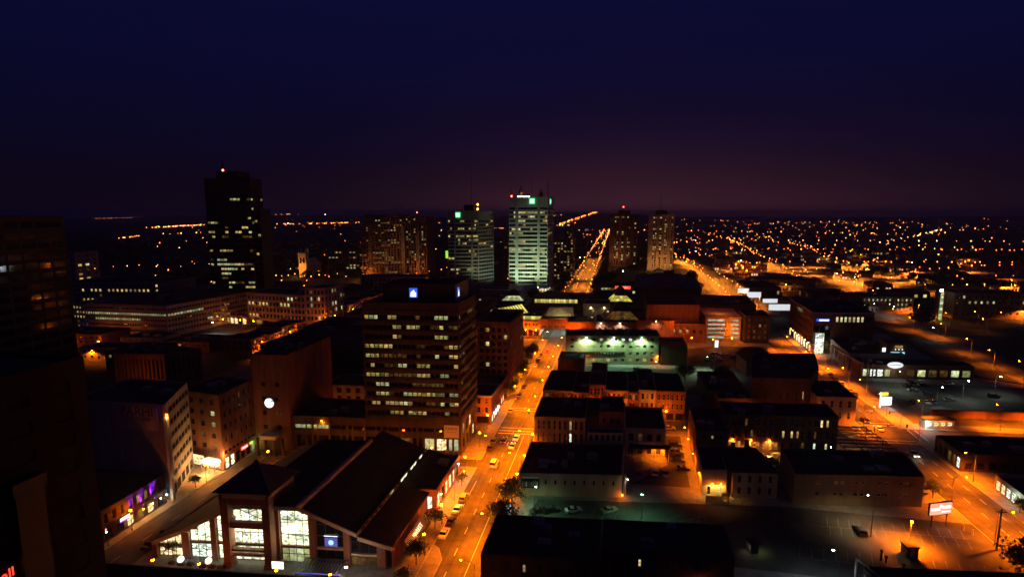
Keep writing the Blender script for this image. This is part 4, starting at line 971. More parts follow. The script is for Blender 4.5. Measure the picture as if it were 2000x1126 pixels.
# ------------------------------------------------------------------ quiet street on the left: bars, corner block, brown block
bars = building('bar_row', 'dark row of bars with purple uplights and lit doorways', [(-150, 88), (-121.5, 92), (-121.8, 121.5), (-150, 121)], 8.5, 'brick_dark',
    {1: [Z(.3, 3.6, 1, 9, .6, .75, .6, .05, lit=0, fixed={(0, 5): 'lit_shop_warm', (0, 6): 'lit_orange', (0, 7): 'lit_shop_warm', (0, 2): 'lit_dim'}), Z(4, 8, 1, 12, .45, .6, .6, .2, lit=.35, mats=('lit_dim', 'lit_orange'))]}, cat='building', units=2)
for i, (y, l) in enumerate(((110.2, 'short'), (113.4, 'slim'), (117.0, 'tall'))):
    r = empty('uplight', (-121.2, y, 3.7), PI / 2, l + ' purple uplight on the bar front', 'uplight')
    q = MB(); q.cyl((0, 0, 0), (0, 0, .25), .1, .15); part('housing', q, 'metal_dark', r); q = MB(); q.ball((0, 0, .3), .12); part('globe', q, 'glow_purple', r)
    light(r, (0, -.08, .45), (.28, .02, 1), (26000, 18000, 60000)[i], .05, 'SPOT', 'uplight_beam', (math.radians(180 - 20), 0, 0), 44, .7)
r = empty('marquee_sign', (-120.9, 107.2, 3.6), PI / 2, 'white and violet box sign projecting over the bar door', 'sign')
q = MB(); q.box(-1.5, 1.5, -.5, .1, 0, 1.0); part('casing', q, 'sign_black', r); q = MB(); q.box(-1.4, 1.4, -.54, -.5, .12, .88); part('face', q, 'glow_white', r); q = MB(); q.box(-1.5, 1.5, -.56, -.5, -.1, .05); part('trim_light', q, 'glow_purple', r)
for i, (y, k, p) in enumerate(((113.0, 'o', 900), (116.0, 'y', 500), (118.6, 'y', 500), (120.6, 'w', 500), (109, 'o', 700))):
    wall_lamp(-121.3, y, 3.1, PI / 2, ('amber', 'warm', 'second warm', 'white', 'lowest amber')[i] + ' door lamp on the bar row', p, (1, .5, .15), k)
r = empty('traffic_light', (-119.6, 101.5, .12), 0, 'traffic light at the dark end of the quiet street', 'traffic light')
q = MB(); q.cyl((0, 0, 0), (0, 0, 4.6), .07); part('pole', q, 'metal_dark', r); q = MB(); q.box(-.18, .18, -.2, .2, 3.6, 4.6); part('housing', q, 'metal_dark', r)
q = MB(); q.ball((0, -.22, 4.4), .14); part('red_lamp', q, 'red_beacon', r); q = MB(); q.ball((0, -.22, 3.8), .14); part('green_lamp', q, 'lamp_green', r)
fb = building('corner_block', 'six-storey block with a pale FARHI board on its blank side wall', [(-152, 121.6), (-121.5, 123.2), (-131, 142), (-152, 142)], 28, 'stone_grey',
    {1: [Z(4.6, 27, 6, 7, .86, .45, .3, .3, lit=.0, mull=1), Z(.4, 4.2, 1, 5, .8, .8, .4, .05, lit=0)]}, units=2)
q = MB(); q.box(-.45, .45, -.45, .45, 0, 28.1); part('corner_column', q, 'concrete_white', fb, (-121.2 - fb.location.x, 123.0 - fb.location.y, 0))
banner('wide faded FARHI board high on the blank side wall', -130.2, 122.75, 20.4, .052, 12.5, 6.4, 'FARHI', '519-645-6666', 'stone_cream')
wall_lamp(-120.6, 123.0, 25.4, .3, 'orange lamp high on the pale corner column', 1500, (1, .45, .1))
light(fb, (9 + 9.8, -8.2, 7.0), (.7, .9, .35), 60, .2, name='column_wash')
bb = building('brown_block', 'brown brick block with a blazing orange corner entrance', [(-134, 143.2), (-119.3, 141.0), (-119.6, 157.2), (-134, 158)], 24.8, 'brick_brown',
    {0: [Z(6, 24, 5, 3, .4, .45, 1, .25, lit=0, fixed={(3, 2): 'lit_green', (2, 2): 'lit_green', (1, 1): 'lit_dim', (0, 2): 'lit_orange'}), Z(.3, 4.6, 1, 2, .8, .82, .8, .04, lit=1, mats=('lit_shop_warm',))],
     1: [Z(.3, 4.6, 1, 6, .7, .8, .5, .04, lit=0, fixed={(0, 0): 'lit_shop', (0, 1): 'lit_shop', (0, 5): 'lit_green'}), Z(5, 7, 1, 8, .8, .5, .5, .2, lit=0), Z(8, 24, 4, 6, .35, .45, .8, .25, lit=.03, mats=('lit_dim',))]}, units=3)
r = empty('entrance_canopy', (-121.5, 140.3, .12), -.15, 'glowing orange and white entrance canopy of the brown block', 'canopy')
q = MB(); q.box(-4.2, 1.6, -2.0, .4, 3.1, 3.9); part('canopy', q, 'glow_cream', r)
for x in (-4, -1.2, 1.4): q = MB(); q.cyl((x, -1.8, 0), (x, -1.8, 3.1), .12); part('post', q, 'metal_grey', r)
light(r, (-1.4, -3.0, 2.8), (1, .42, .10), 15000, .4); light(r, (2.8, .6, 5.2), (1, .36, .08), 7000, .3)
r = empty('shop_sign', (-119.2, 150.6, 3.4), PI / 2, 'red and white lit sign on the brown block side', 'sign'); q = MB(); q.box(-1.6, 1.6, -.25, 0, 0, 1.1); part('panel', q, 'glow_red', r); q = MB(); q.box(-1.2, 1.2, -.28, -.25, .35, .75); part('face', q, 'glow_white', r)
light(r, (0, -1.2, .3), (1, .12, .05), 260, .2)
r = empty('shop_sign', (-119.3, 154.0, 3.6), PI / 2, 'small yellow-green lit sign past the red one', 'sign'); q = MB(); q.box(-.7, .7, -.25, 0, 0, .8); part('panel', q, 'glow_lime', r); light(r, (1.6, -.8, -.6), (.4, 1, .2), 400, .2)
rt = building('brick_tower', 'dark brick tower block carrying a glowing white disc', Q(-120, -107.2, 157.5, 186, .08), 33.5, 'brick_brown', {0: [Z(6, 26, 4, 2, .3, .3, 1.5, .3, lit=0)]}, units=2)
r = empty('disc_sign', (-113.9, 157.85, 15.0), .08, 'glowing white cup-shaped disc sign on the brick tower', 'sign')
q = MB(); q.cyl((0, 0, 2), (0, -.5, 2), 1.75, n=28); part('rim', q, 'sign_white', r)
q = MB(); q.cyl((0, -.5, 1.95), (0, -.56, 1.95), 1.6, n=28); part('face', q, 'glow_white', r)
q = MB(); q.box(.5, 2.0, -.62, -.56, 2.6, 2.9); part('emblem', q, 'brick_dark', r)
pv = empty('portico', (-111.8, 153.6, .12), .08, 'dark columned portico with pale cornice below the disc sign', 'portico')
for x in (-4.4, -1.5, 1.5, 4.4): q = MB(); q.cyl((x, 0, 0), (x, 0, 6), .55, .45, n=10); q.box(x - .7, x + .7, -.7, .7, 0, .5); part('column', q, 'brick_dark', pv)
q = MB(); q.box(-2.6, 2.6, -1.0, 1.6, 6, 7.0); q.box(-2.9, 2.9, -1.3, 1.9, 7.0, 7.4); part('cornice', q, 'stone_cream', pv)

# near tower wall on the far left, with its pillar and neon
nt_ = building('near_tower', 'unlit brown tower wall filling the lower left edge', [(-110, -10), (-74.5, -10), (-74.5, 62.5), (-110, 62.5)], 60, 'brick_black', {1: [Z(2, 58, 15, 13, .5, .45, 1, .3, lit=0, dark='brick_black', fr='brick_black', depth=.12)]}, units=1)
r = empty('dark_pillar', (-73.9, 52.7, 0), 0, 'black pillar standing before the near tower wall', 'pillar'); q = MB(); q.box(-.5, .3, -1.6, 1.9, 0, 46); q.box(-.6, .5, -1.9, 2.2, 44.6, 46.3); part('shaft', q, 'sign_black', r)
r = empty('neon_sign', (-74.3, 49.0, 34.6), 0, 'red neon script at the bottom left corner', 'sign')
text('thall', 1.7, 'glow_red', r, (0, 0, 0), PI / 2, 90, .05)
gt = building('glass_tower', 'dark glass tower at the left edge with scattered dim windows', [(-265, 133), (-200, 135), (-200, 166), (-265, 166)], 79.5, 'panel_dark',
    {0: [Z(3, 78, 21, 13, .86, .62, .6, .2, lit=.035, mats=('lit_dim', 'lit_dim', 'lit_green', 'lit_orange'), depth=.08, dark='glass_blue')], 1: [Z(3, 78, 21, 6, .86, .62, .6, .2, lit=.03, mats=('lit_dim',), depth=.08, dark='glass_blue')]}, units=2)

# ------------------------------------------------------------------ behind the office: hotel, shops on the tree side
HM = ('lit_yellow', 'lit_pale', 'lit_dim')
ht = building('hotel_block', 'slim brick hotel with dark window strips beside the brown office', Q(-60, -45.2, 228, 262, .1), 33, 'brick_red',
    {0: [Z(6, 31, 8, 5, .62, .6, .8, .2, lit=.1, mats=HM), Z(.4, 5, 1, 3, .8, .75, .6, .1, lit=.3, mats=('lit_shop_warm',))], 1: [Z(6, 31, 8, 8, .4, .5, .8, .25, lit=.05, mats=HM), Z(.4, 5, 1, 6, .8, .75, .6, .1, lit=.4, mats=('lit_shop_warm',))]}, units=1, bands=[(31.6, .7, .25), (5.2, .4, .2)], band_mat='brick_brown')
building('corner_shop', 'three-storey orange brick shop with arched upper windows by the trees', Q(-58, -45.6, 193, 208, .1), 11.4, 'brick_red',
    {0: [Z(4, 11, 2, 4, .42, .62, .5, .2, lit=.1, mats=('lit_dim',), fr='trim_cream'), Z(.4, 3.8, 1, 2, .8, .8, .5, .05, lit=.6, mats=('lit_shop_warm',))], 1: [Z(4, 11, 2, 7, .42, .62, .5, .2, lit=.12, mats=('lit_dim',), fr='trim_cream'), Z(.4, 3.8, 1, 4, .8, .8, .5, .05, lit=.8, mats=('lit_shop_warm', 'lit_shop'))]}, bands=[(10.8, .7, .3)], band_mat='trim_cream')
building('long_shop', 'low brick shop row between the arched corner and the hotel', Q(-60, -46.2, 209.5, 227, .1), 9.6, 'brick_brown',
    {1: [Z(4, 9, 1, 8, .42, .62, .5, .2, lit=.12, mats=('lit_dim',)), Z(.4, 3.8, 1, 5, .8, .8, .5, .05, lit=.5, mats=('lit_shop_warm',))], 0: []})
for i, (y, c) in enumerate(((196, 'glow_white'), (199.5, 'glow_cyan'), (203, 'glow_cream'))):
    r = empty('projecting_sign', (-45.3, y, 3.7), 0, ('white', 'bluish', 'cream')[i] + ' projecting shop sign by the crossing', 'sign'); q = MB(); q.box(0.1, 1.1, -.12, .12, 0, 1.0); part('face', q, c, r); q = MB(); q.box(-.4, .15, -.05, .05, .9, 1.0); part('bracket', q, 'metal_dark', r)
    light(r, (1.0, -.5, -.2), (.9, .9, 1), 120, .2)
# dark mass and small block behind the podium
building('dark_department_store', 'large black windowless block behind the podium', Q(-162, -112, 220, 268, .08), 20, 'brick_dark', None, units=6)
building('dark_annex', 'lower dark roof block between the brick tower and the office', Q(-110, -86, 212, 250, .08), 16, 'brick_dark', None, units=3)
building('cream_back_house', 'small cream building with two rows of tall windows beside the office', Q(-112, -92.5, 189, 204, .1), 13.6, 'stone_cream',
    {0: [Z(6.5, 13, 2, 5, .5, .62, .4, .2, lit=.12, mats=('lit_dim', 'lit_green'), fr='trim_cream')], 1: [Z(2, 13, 3, 5, .4, .5, .6, .2, lit=0)]}, bands=[(12.9, .7, .3)], band_mat='stone_cream')
building('brick_back_house', 'dark brick back building with two lit windows', Q(-128, -112.3, 193.5, 206, .1), 12, 'brick_brown', {0: [Z(5.5, 11.4, 2, 7, .42, .5, .4, .25, lit=.2, mats=('lit_yellow', 'lit_dim', 'lit_orange'))]})

# ------------------------------------------------------------------ pale building with poster, shop rows right of the long street
pb = building('pale_shop', 'pale rendered two-storey building with a framed team poster', [(-26, 144), (3, 148.2), (4, 170.8), (-26, 166.4)], 6.9, 'render_pale',
    {0: [Z(2.8, 5.6, 1, 10, .2, .5, 1, .3, lit=0, fixed={})], 3: [Z(.4, 4, 1, 5, .8, .8, .5, .05, lit=.6, mats=('lit_shop_warm',))]}, units=5)
r = empty('wall_poster', (-22.6, 144.3, 2.6), .143, 'framed poster of a team on the pale wall', 'poster')
q = MB(); q.box(-2.6, 2.6, -.1, 0, 0, 3.6); part('frame', q, 'trim_dark', r)
q = MB(); q.box(-2.5, 2.5, -.12, -.1, 2.9, 3.5); part('header', q, 'sign_white', r)
q = MB(); q.box(-2.5, 2.5, -.12, -.1, .1, 2.85); part('picture', q, 'grass', r)
rg = random.Random(8)
for i in range(9): q = MB(); x = -2.2 + i * .52; h = rg.uniform(1.2, 1.9); q.box(x - .2, x + .2, -.135, -.12, .5, .5 + h); q.ball((x, -.13, .62 + h), .15, n=6, k=4); part('figure', q, rg.choice(['sign_white', 'stone_cream', 'paint_grey']), r)
building('roof_storey', 'upper rear storey with white railing on the pale building', [(-8, 169.0 + .6), (3.6, 171.2), (3.6, 175.5), (-8, 174)], 10.0, 'stone_cream', {0: [Z(7, 9.8, 1, 6, .5, .7, .4, .1, lit=0)]})
r = empty('service_pipe', (3.5, 148.2, 0), 0, 'pale pipe and ladder up the pale building corner', 'ladder')
for x in (0.1, .6): q = MB(); q.cyl((x, -.2, 0), (x, -.2, 7.6), .05, n=6); part('stile', q, 'sign_white', r)
for i in range(20): q = MB(); q.cyl((.1, -.2, .3 + i * .36), (.6, -.2, .3 + i * .36), .03, n=5); part('rung', q, 'sign_white', r)
wall_lamp(4.6, 148.0, 6.2, 0, 'small white lamp at the pale building corner', 250, (1, .9, .7), 'y')
wall_lamp(3.2, 147.6, 1.6, 0, 'low amber lamp at the foot of the pale building corner', 700, SOD)
building('pilaster_shop', 'old shop with two rows of tall narrow windows between pilasters', Q(-26, -9, 175, 195, .1), 12, 'brick_yellow',
    {0: [Z(2.6, 11.4, 2, 9, .45, .72, .4, .12, lit=0, fixed={(0, 6): 'lit_shop_cool', (1, 6): 'lit_pale'}, fr='trim_cream')], 3: [Z(4, 11.4, 2, 8, .45, .7, .5, .12, lit=.1, mats=('lit_dim',)), Z(.4, 3.6, 1, 5, .8, .8, .5, .05, lit=.6, mats=('lit_shop_warm',))]}, bands=[(11.4, .7, .3), (6.8, .3, .1)], band_mat='brick_yellow', units=2)
building('dark_infill', 'blank dark house between the two taller shops', Q(-8.8, -4.7, 178, 196, .1), 12.6, 'brick_dark')
building('tall_brick_shop', 'blank brown brick house rising above its neighbours', Q(-4.5, 3.8, 178.2, 194, .1), 14.2, 'brick_brown', {0: [Z(9, 13, 1, 3, .3, .4, .6, .3, lit=0)]}, units=1)
bl = building('balcony_house', 'orange-lit rear house with balcony and porch roof', Q(4.2, 17.2, 176.5, 197, .1), 9.6, 'stone_cream',
    {0: [Z(4.9, 9.2, 1, 4, .52, .58, .5, .1, lit=.0, fixed={(0, 1): 'lit_dim'}), Z(.3, 4.2, 1, 4, .5, .62, .5, .15, lit=0, fixed={(0, 3): 'lit_dim'})], 1: [Z(1, 9, 2, 5, .4, .5, .6, .2, lit=0)]}, bands=[(9.1, .6, .25)], band_mat='stone_cream')
q = MB(); q.box(-6.2, 6.4, -13.8 , -10.9, 4.2, 4.5); part('porch_roof', q, 'roof_black', bl, (0, 0, 0), .1)
q = MB(); q.box(-3.4, 1.8, -12.6, -12.5, 5.3, 6.1); part('balcony_rail', q, 'sign_white', bl, (0, 0, 0), .1)
for x in (-6, -2, 2, 6.2): q = MB(); q.cyl((x, -13.6, 0), (x, -13.6, 4.2), .08); part('porch_post', q, 'sign_white', bl, (0, 0, 0), .1)
wall_lamp(15.6, 175.0 + 1.7, 4.0, .1, 'orange lamp on the rear house by the alley', 11000)
FR = [(-27.5, -16, 10.6, 'brick_dark', 5, 'dark dormer-topped corner shop of the far row'), (-15.8, -9.6, 10.2, 'brick_dark', 3, 'narrow dark shop next to the corner of the far row'), (-9.4, -3.2, 13.8, 'brick_red', 4, 'taller red brick shop in the far row'), (-3, 5.6, 11.6, 'brick_yellow', 4, 'pale orange-lit shop in the far row'), (5.8, 9.8, 11.2, 'brick_red', 3, 'narrow red shop in the far row'), (10, 16.2, 12.2, 'stone_cream', 3, 'cream shop with three tall arches in the far row'), (16.4, 27.4, 12.0, 'brick_brown', 6, 'brown shop at the alley end of the far row')]
for i, (x0, x1, h, mt, nc, l) in enumerate(FR):
    building('row_shop', l, Q(x0, x1, 207.6 + (x0 + 27) * .07, 236 + (i % 3) * 2, .07), h, mt,
        {0: [Z(4, h - .6, 2, nc, .5, .62, .4, .18, lit=.22, mats=('lit_dim', 'lit_orange', 'lit_yellow'), fr='trim_cream'), Z(.3, 3.7, 1, max(2, nc // 2), .8, .8, .3, .05, lit=.45, mats=('lit_shop_warm', 'lit_dim'))], 3: [Z(4, h - .6, 2, 8, .45, .6, .5, .2, lit=.1, mats=('lit_dim',)), Z(.4, 3.6, 1, 6, .8, .8, .5, .05, lit=.5, mats=('lit_shop_warm',))] if i == 0 else []},
        bands=[(h - .55, .6, .3)], band_mat='brick_yellow' if i in (3, 5) else 'brick_brown', group='shops of the far row', units=i % 3)
for i, (x, y) in enumerate(((20, 206.0), (2, 204.5), (-14, 203.2), (48, 209.5), (70, 212))):  # alley end lantern added to brighten the far row fronts
    lantern(x, y + .6, ('added alley end', 'middle', 'street end', 'hidden', 'farther hidden')[i] + ' orange lantern on the cross street before the far row', (26000, 20000, 14000, 9000, 9000)[i])

# alley side and courtyard buildings
building('alley_block', 'long dark block with a blank wall along the alley', [(26.2, 172.6), (36.2, 173.6), (36.8, 197.2), (26.8, 196.2)], 12, 'brick_brown', {0: [Z(8.6, 11.6, 1, 3, .25, .35, 1, .3, lit=0, fixed={(0, 1): 'lit_green'})], 3: [Z(2, 11, 2, 6, .25, .4, 1, .3, lit=.0)]}, units=2)
ab = building('alley_house', 'low house with a yellow floodlit end wall', [(25.6, 153.9), (32.4, 154.9), (33.0, 172.2), (26, 171.4)], 8, 'stone_cream', {0: [Z(.4, 3.4, 1, 2, .3, .8, .5, .05, lit=0, fixed={(0, 1): 'lit_pale'})]})
wall_lamp(28.2, 154.0, 4.2, .14, 'blazing amber lamp on the floodlit end wall, nearer the alley', 2600, (1, .5, .08))
wall_lamp(30.6, 154.3, 4.2, .14, 'blazing amber lamp on the floodlit end wall, nearer the house', 2600, (1, .5, .08))
r = empty('timber_fence', (26.2, 150.6, .12), .14, 'dark board fence before the floodlit end wall', 'fence')
for i in range(16): q = MB(); q.box(i * .28, i * .28 + .25, -.03, .03, 0, 1.8 + .05 * (i % 2)); part('board', q, 'wood', r)
r = empty('loading_crate', (31.6, 151.4, .12), .14, 'orange-lit open crate stall beside the floodlit wall', 'crate')
for x in (-.9, .8): q = MB(); q.box(x, x + .12, -.7, .7, 0, 2.3); part('side', q, 'wood', r)
for z in (0, 1.1, 2.2): q = MB(); q.box(-.9, .92, -.7, .7, z, z + .1); part('shelf', q, 'wood', r)
gh = empty('gabled_house', (38.9, 163.5, 0), .14, 'two-storey house with dark hipped roof beside the floodlit wall', 'house')
q = MB(); w, d, h = 6.2, 8.2, 7.8
facade(q, gh, (-w, -d), (w, -d), 0, h, [Z(.6, 7.4, 2, 4, .3, .6, .5, .18, lit=0)])
facade(q, gh, (w, -d), (w, d), 0, h, [Z(.6, 7.4, 2, 5, .3, .6, .5, .18, lit=0)]); facade(q, gh, (w, d), (-w, d), 0, h, None); facade(q, gh, (-w, d), (-w, -d), 0, h, None)
part('wall', q, 'brick_yellow', gh)
q = MB(); e = .4; q.poly([(-w - e, -d - e, h), (w + e, -d - e, h), (w - 4, -d + 5, h + 2.2), (-w + 4, -d + 5, h + 2.2)]); q.poly([(w + e, -d - e, h), (w + e, d + e, h), (w - 4, d - 5, h + 2.2), (w - 4, -d + 5, h + 2.2)]); q.poly([(w + e, d + e, h), (-w - e, d + e, h), (-w + 4, d - 5, h + 2.2), (w - 4, d - 5, h + 2.2)]); q.poly([(-w - e, d + e, h), (-w - e, -d - e, h), (-w + 4, -d + 5, h + 2.2), (-w + 4, d - 5, h + 2.2)]); q.poly([(-w + 4, -d + 5, h + 2.2), (w - 4, -d + 5, h + 2.2), (w - 4, d - 5, h + 2.2), (-w + 4, d - 5, h + 2.2)]); q.poly([(-w - e, -d - e, h), (-w - e, d + e, h), (w + e, d + e, h), (w + e, -d - e, h)])
rf = part('roof', q, 'roof_black', gh)
for x, y in ((-2.5, 3), (2.2, 5)): q = MB(); q.box(-.5, .5, -.4, .4, 0, 2.6); part('chimney', q, 'brick_dark', rf, (x, y, h + 1.2))
building('courtyard_row', 'three-storey brick row whose lower rear windows glow orange', [(36.9, 186.2), (58, 188.8), (73.8, 190.6), (74.5, 203.5), (37.4, 198.8)], 13, 'brick_brown',
    {0: [Z(.4, 12.6, 3, 10, .42, .62, .4, .2, lit=0, fr='trim_cream', fixed={(0, i): 'lit_orange' for i in range(9)} | {(1, 9): 'lit_yellow', (2, 3): 'lit_dim', (1, 4): 'lit_dim'})],
     1: [Z(.4, 12.6, 3, 8, .42, .62, .4, .2, lit=0, fr='trim_cream', fixed={(1, 0): 'lit_yellow', (1, 1): 'lit_orange', (1, 4): 'lit_dim', (2, 5): 'lit_shop_warm', (2, 6): 'lit_yellow', (0, 6): 'lit_pale', (0, 4): 'lit_shop_cool', (0, 2): 'lit_dim'})]}, bands=[(12.4, .7, .25)], band_mat='brick_brown', units=5)
for i, x in enumerate((40, 46, 52)): wall_lamp(x, 186.3 + (x - 37) * .122 - .1, 4.6, .122, ('left', 'middle', 'right')[i] + ' amber lamp under the courtyard row windows', 6500, (1, .42, .06))
building('pale_two_storey', 'long pale two-storey block with paired small windows by the parking lot', [(49.8, 153.8), (84.2, 158.9), (86.4, 174.6), (51, 171.6)], 9, 'render_tan',
    {0: [Z(1.6, 8.2, 2, 13, .62, .3, 1.2, .38, bays=[(.16, .21, 1), (.30, .40, 2), (.46, .56, 2), (.64, .74, 2), (.80, .90, 2)], lit=0, fr='sign_white')], 1: [Z(.6, 8.4, 2, 4, .4, .5, 1, .25, lit=0)]}, units=4)
wall_lamp(66, 173.6, 9.3, PI, 'blue-white lamp on the roof edge of the long pale block', 500, WHT, 'w')
cp = empty('carport_frame', (74.5, 183.2, .12), .1, 'open steel roof frame with lit yard beneath beside the diagonal street', 'carport')
for i in range(8): q = MB(); q.box(0, 16.5, -.12, .12, 4.6, 5.0); part('beam', q, 'metal_dark', cp, (0, i * 2.9, 0))
for x in (0, 5.5, 11, 16.4): q = MB(); q.box(-.12, .12, 0, 20.4, 4.35, 4.62); part('joist', q, 'metal_dark', cp, (x, 0, 0))
for x in (0.2, 16.2):
    for y in (0, 10, 20): q = MB(); q.box(-.14, .14, -.14, .14, 0, 4.4); part('post', q, 'metal_dark', cp, (x, y, 0))
light(cp, (8, 10, 3.4), (1, .45, .12), 1500, .3); light(cp, (0.0, 21, 5.6), (.5, .8, 1), 260, .15)
building('yard_wall', 'low brick wall below the open steel roof frame', [(74.3, 181.0), (91.5, 182.8), (91.4, 183.1), (74.2, 181.3)], 3.4, 'brick_red', parapet=.2, cat='wall')
building('arched_corner_building', 'two-storey corner building with arched windows at the traffic light', [(77.5, 221.0), (92.0, 222.6), (92.6, 244), (78.2, 243)], 10.2, 'brick_yellow',
    {0: [Z(.5, 9.6, 2, 4, .36, .6, .8, .2, lit=.4, mats=('lit_orange', 'lit_yellow', 'lit_dim'), fr='trim_cream')], 1: [Z(.5, 9.6, 2, 6, .36, .6, .8, .2, lit=.3, mats=('lit_orange',))]}, bands=[(9.6, .7, .3)], band_mat='brick_yellow', units=1)
building('black_hall', 'big unlit hall with a flat roof in the middle of the right block', [(54.5, 226), (77.2, 228.4), (86, 246), (92.8, 272), (64, 267)], 15, 'brick_dark', {0: [Z(6, 10, 1, 7, .14, .8, 1, .1, lit=0, fixed={(0, 6): 'lit_yellow'})]}, units=4)
building('back_sheds', 'low dark sheds behind the courtyard row', Q(38, 54, 226, 256, .1), 8, 'brick_dark', None, units=4)
building('low_roof_annex', 'dark annex with blueish roof beside the black hall', Q(40, 53, 206.5 + 8, 224, .1), 9.5, 'brick_dark', None, units=3)
bg = empty('barrel_roof_house', (72, 289, 0), .1, 'house with a rounded gable lit brown beside the dark brick block', 'house')
q = MB(); n = 12
pr = [(-8, 0)] + [(-8 * math.cos(PI * i / n), 7 + 4.2 * math.sin(PI * i / n)) for i in range(n + 1)] + [(8, 0)]
q.poly([(x, -8, z) for x, z in pr]); q.poly([(x, 8, z) for x, z in pr[::-1]])
q.poly([(8, -8, 0), (8, 8, 0), (8, 8, 7), (8, -8, 7)]); q.poly([(-8, 8, 0), (-8, -8, 0), (-8, -8, 7), (-8, 8, 7)]); part('wall', q, 'brick_yellow', bg)
q = MB()
for (x0, z0), (x1, z1) in zip(pr[1:-2], pr[2:-1]): q.poly([(x0, -8.4, z0 + .1), (x1, -8.4, z1 + .1), (x1, 8.4, z1 + .1), (x0, 8.4, z0 + .1)])
part('roof', q, 'roof_black', bg)

# near roofs at the bottom
nd = building('dark_corner_house', 'unlit corner house with black roof at the bottom centre', Q(-25.5, -1.8, 98.5, 113.5, .1), 12, 'brick_dark', {0: [Z(4, 11, 2, 7, .2, .5, 1, .25, lit=0, fixed={(1, 2): 'lit_yellow', (0, 2): 'lit_dim'})], 3: [Z(.4, 10, 2, 5, .5, .6, .6, .15, lit=.1, mats=('lit_dim',))]}, units=4)
building('dark_long_house', 'unlit long house with one bright window at the bottom centre', Q(-1.6, 25.5, 107.5, 119.5, .1), 10, 'brick_dark', {0: [Z(2, 9.4, 2, 9, .2, .45, 1, .25, lit=0, fixed={(1, 2): 'lit_pale'})], 1: [Z(1, 9, 2, 4, .3, .5, .6, .25, lit=0)]}, units=3)
building('blue_flat_roof', 'low bluish flat roof at the bottom edge', Q(-1, 17, 88, 104, .1), 4, 'concrete', None, roof='roof_metal', units=1)
wall_lamp(18.6, 109.2, 4.6, .1, 'amber lamp in the yard of the unlit long house', 900, (1, .5, .15))
lantern(27.5, 112.0, 'white street lamp pair by the unlit long house', 350, (1, .8, .4), True, h=.6)
sh = building('dark_shed_roof', 'black shed roof with pale timber gable at the bottom right corner', [(52.5, 96), (92, 100), (92.4, 121.8), (52.5, 117)], 7, 'brick_dark', None, units=2)
q = MB()
for a, b_ in (((-.5, 0, 7.6), (-.5, 0, 2)), ((-.5, 0, 7.6), (5, -6.5, 5)), ((0, -3.2, 6.3), (0.4, -3.2, 2))): q.cyl(a, b_, .22, n=6)
part('gable_frame', q, 'stone_cream', sh, (52.2 - sh.location.x, 118.4 - sh.location.y, 0))
bo = empty('ticket_booth', (69.8, 134.6, .12), .12, 'small ticket booth under the blazing orange lamp', 'booth')
q = MB(); q.box(-1.3, 1.3, -1.1, 1.1, 0, 2.5); part('wall', q, 'wood', bo); q = MB(); q.box(-1.5, 1.5, -1.3, 1.3, 2.5, 2.75); part('roof', q, 'roof_black', bo); q = MB(); q.box(-.5, .5, -1.13, -1.1, .1, 2.2); part('door', q, 'stone_cream', bo); window(bo, 1.0, .9, (1.32, 0, 1.2), PI / 2, 'lit_dim')
for i, (x, y, h) in enumerate(((62.2, 131.0, 2.8), (62.9, 130.2, 1.9), (65.9, 128.6, 1.5))):
    r = empty('pay_machine', (x, y, .12), .2, ('tall', 'short', 'third')[i] + ' dark pay machine post in the orange-lit lot', 'pay machine'); q = MB(); q.box(-.16, .16, -.14, .14, 0, h - .5); part('post', q, 'metal_dark', r); q = MB(); q.box(-.24, .24, -.2, .2, h - .7, h); part('head', q, 'metal_dark', r)
bd = empty('billboard', (83.5, 149.5, .12), .35, 'pinkish lit billboard at the parking lot corner', 'billboard')
q = MB(); q.box(-3.4, 3.4, -.2, .2, 3.2, 6.6); part('casing', q, 'sign_black', bd); q = MB(); q.box(-3.25, 3.25, -.24, -.2, 3.35, 6.45); part('face', q, 'glow_pink', bd)
q = MB(); q.box(-2.9, -.3, -.27, -.24, 4.5, 5.2); q.box(.4, 2.9, -.27, -.24, 4.9, 5.6); q.box(-.4, .2, -.27, -.24, 5.2, 6.0); q.box(.3, 2.8, -.27, -.24, 3.9, 4.2); part('print', q, 'glow_white', bd)
for x in (-2.2, 2.2): q = MB(); q.cyl((x, 0, 0), (x, 0, 3.2), .14); part('post', q, 'metal_dark', bd)
light(bd, (0, -2.0, 2.6), (1, .4, .3), 700, .3)
kb_ = empty('parking_kiosk', (13 + 20.6, 129.0, .12), .3, 'small kiosk lit greenish from below behind the unlit house', 'kiosk')
q = MB(); q.box(-1.0, 1.0, -1, 1, 0, 2.4); part('wall', q, 'panel_dark', kb_); q = MB(); q.box(-1.3, 1.3, -1.3, 1.3, 2.4, 2.65); part('roof', q, 'roof_black', kb_); q = MB(); q.box(.9, 1.06, -.8, .8, .4, 1.9); part('counter', q, 'glow_lime', kb_)
light(kb_, (2.0, -.6, 1.6), (.8, 1, .3), 130, .2); light(kb_, (-1.7, -.8, 1.6), (1, .85, .5), 110, .2)
ss = empty('street_sign', (-26.2, 130.4, .12), .2, 'glowing white pylon sign by the kerb trees', 'sign')
q = MB(); q.box(-.85, .85, -.3, .3, .4, 3.4); part('panel', q, 'glow_white', ss); q = MB(); q.cyl((0, -.3, 4.1), (0, .3, 4.1), .7, n=14); part('disc', q, 'glow_cyan', ss); q = MB(); q.box(-.2, .2, -.2, .2, 0, 5); part('post', q, 'sign_black', ss)
light(ss, (1.4, -.6, 1.6), (.7, .85, 1), 500, .3)
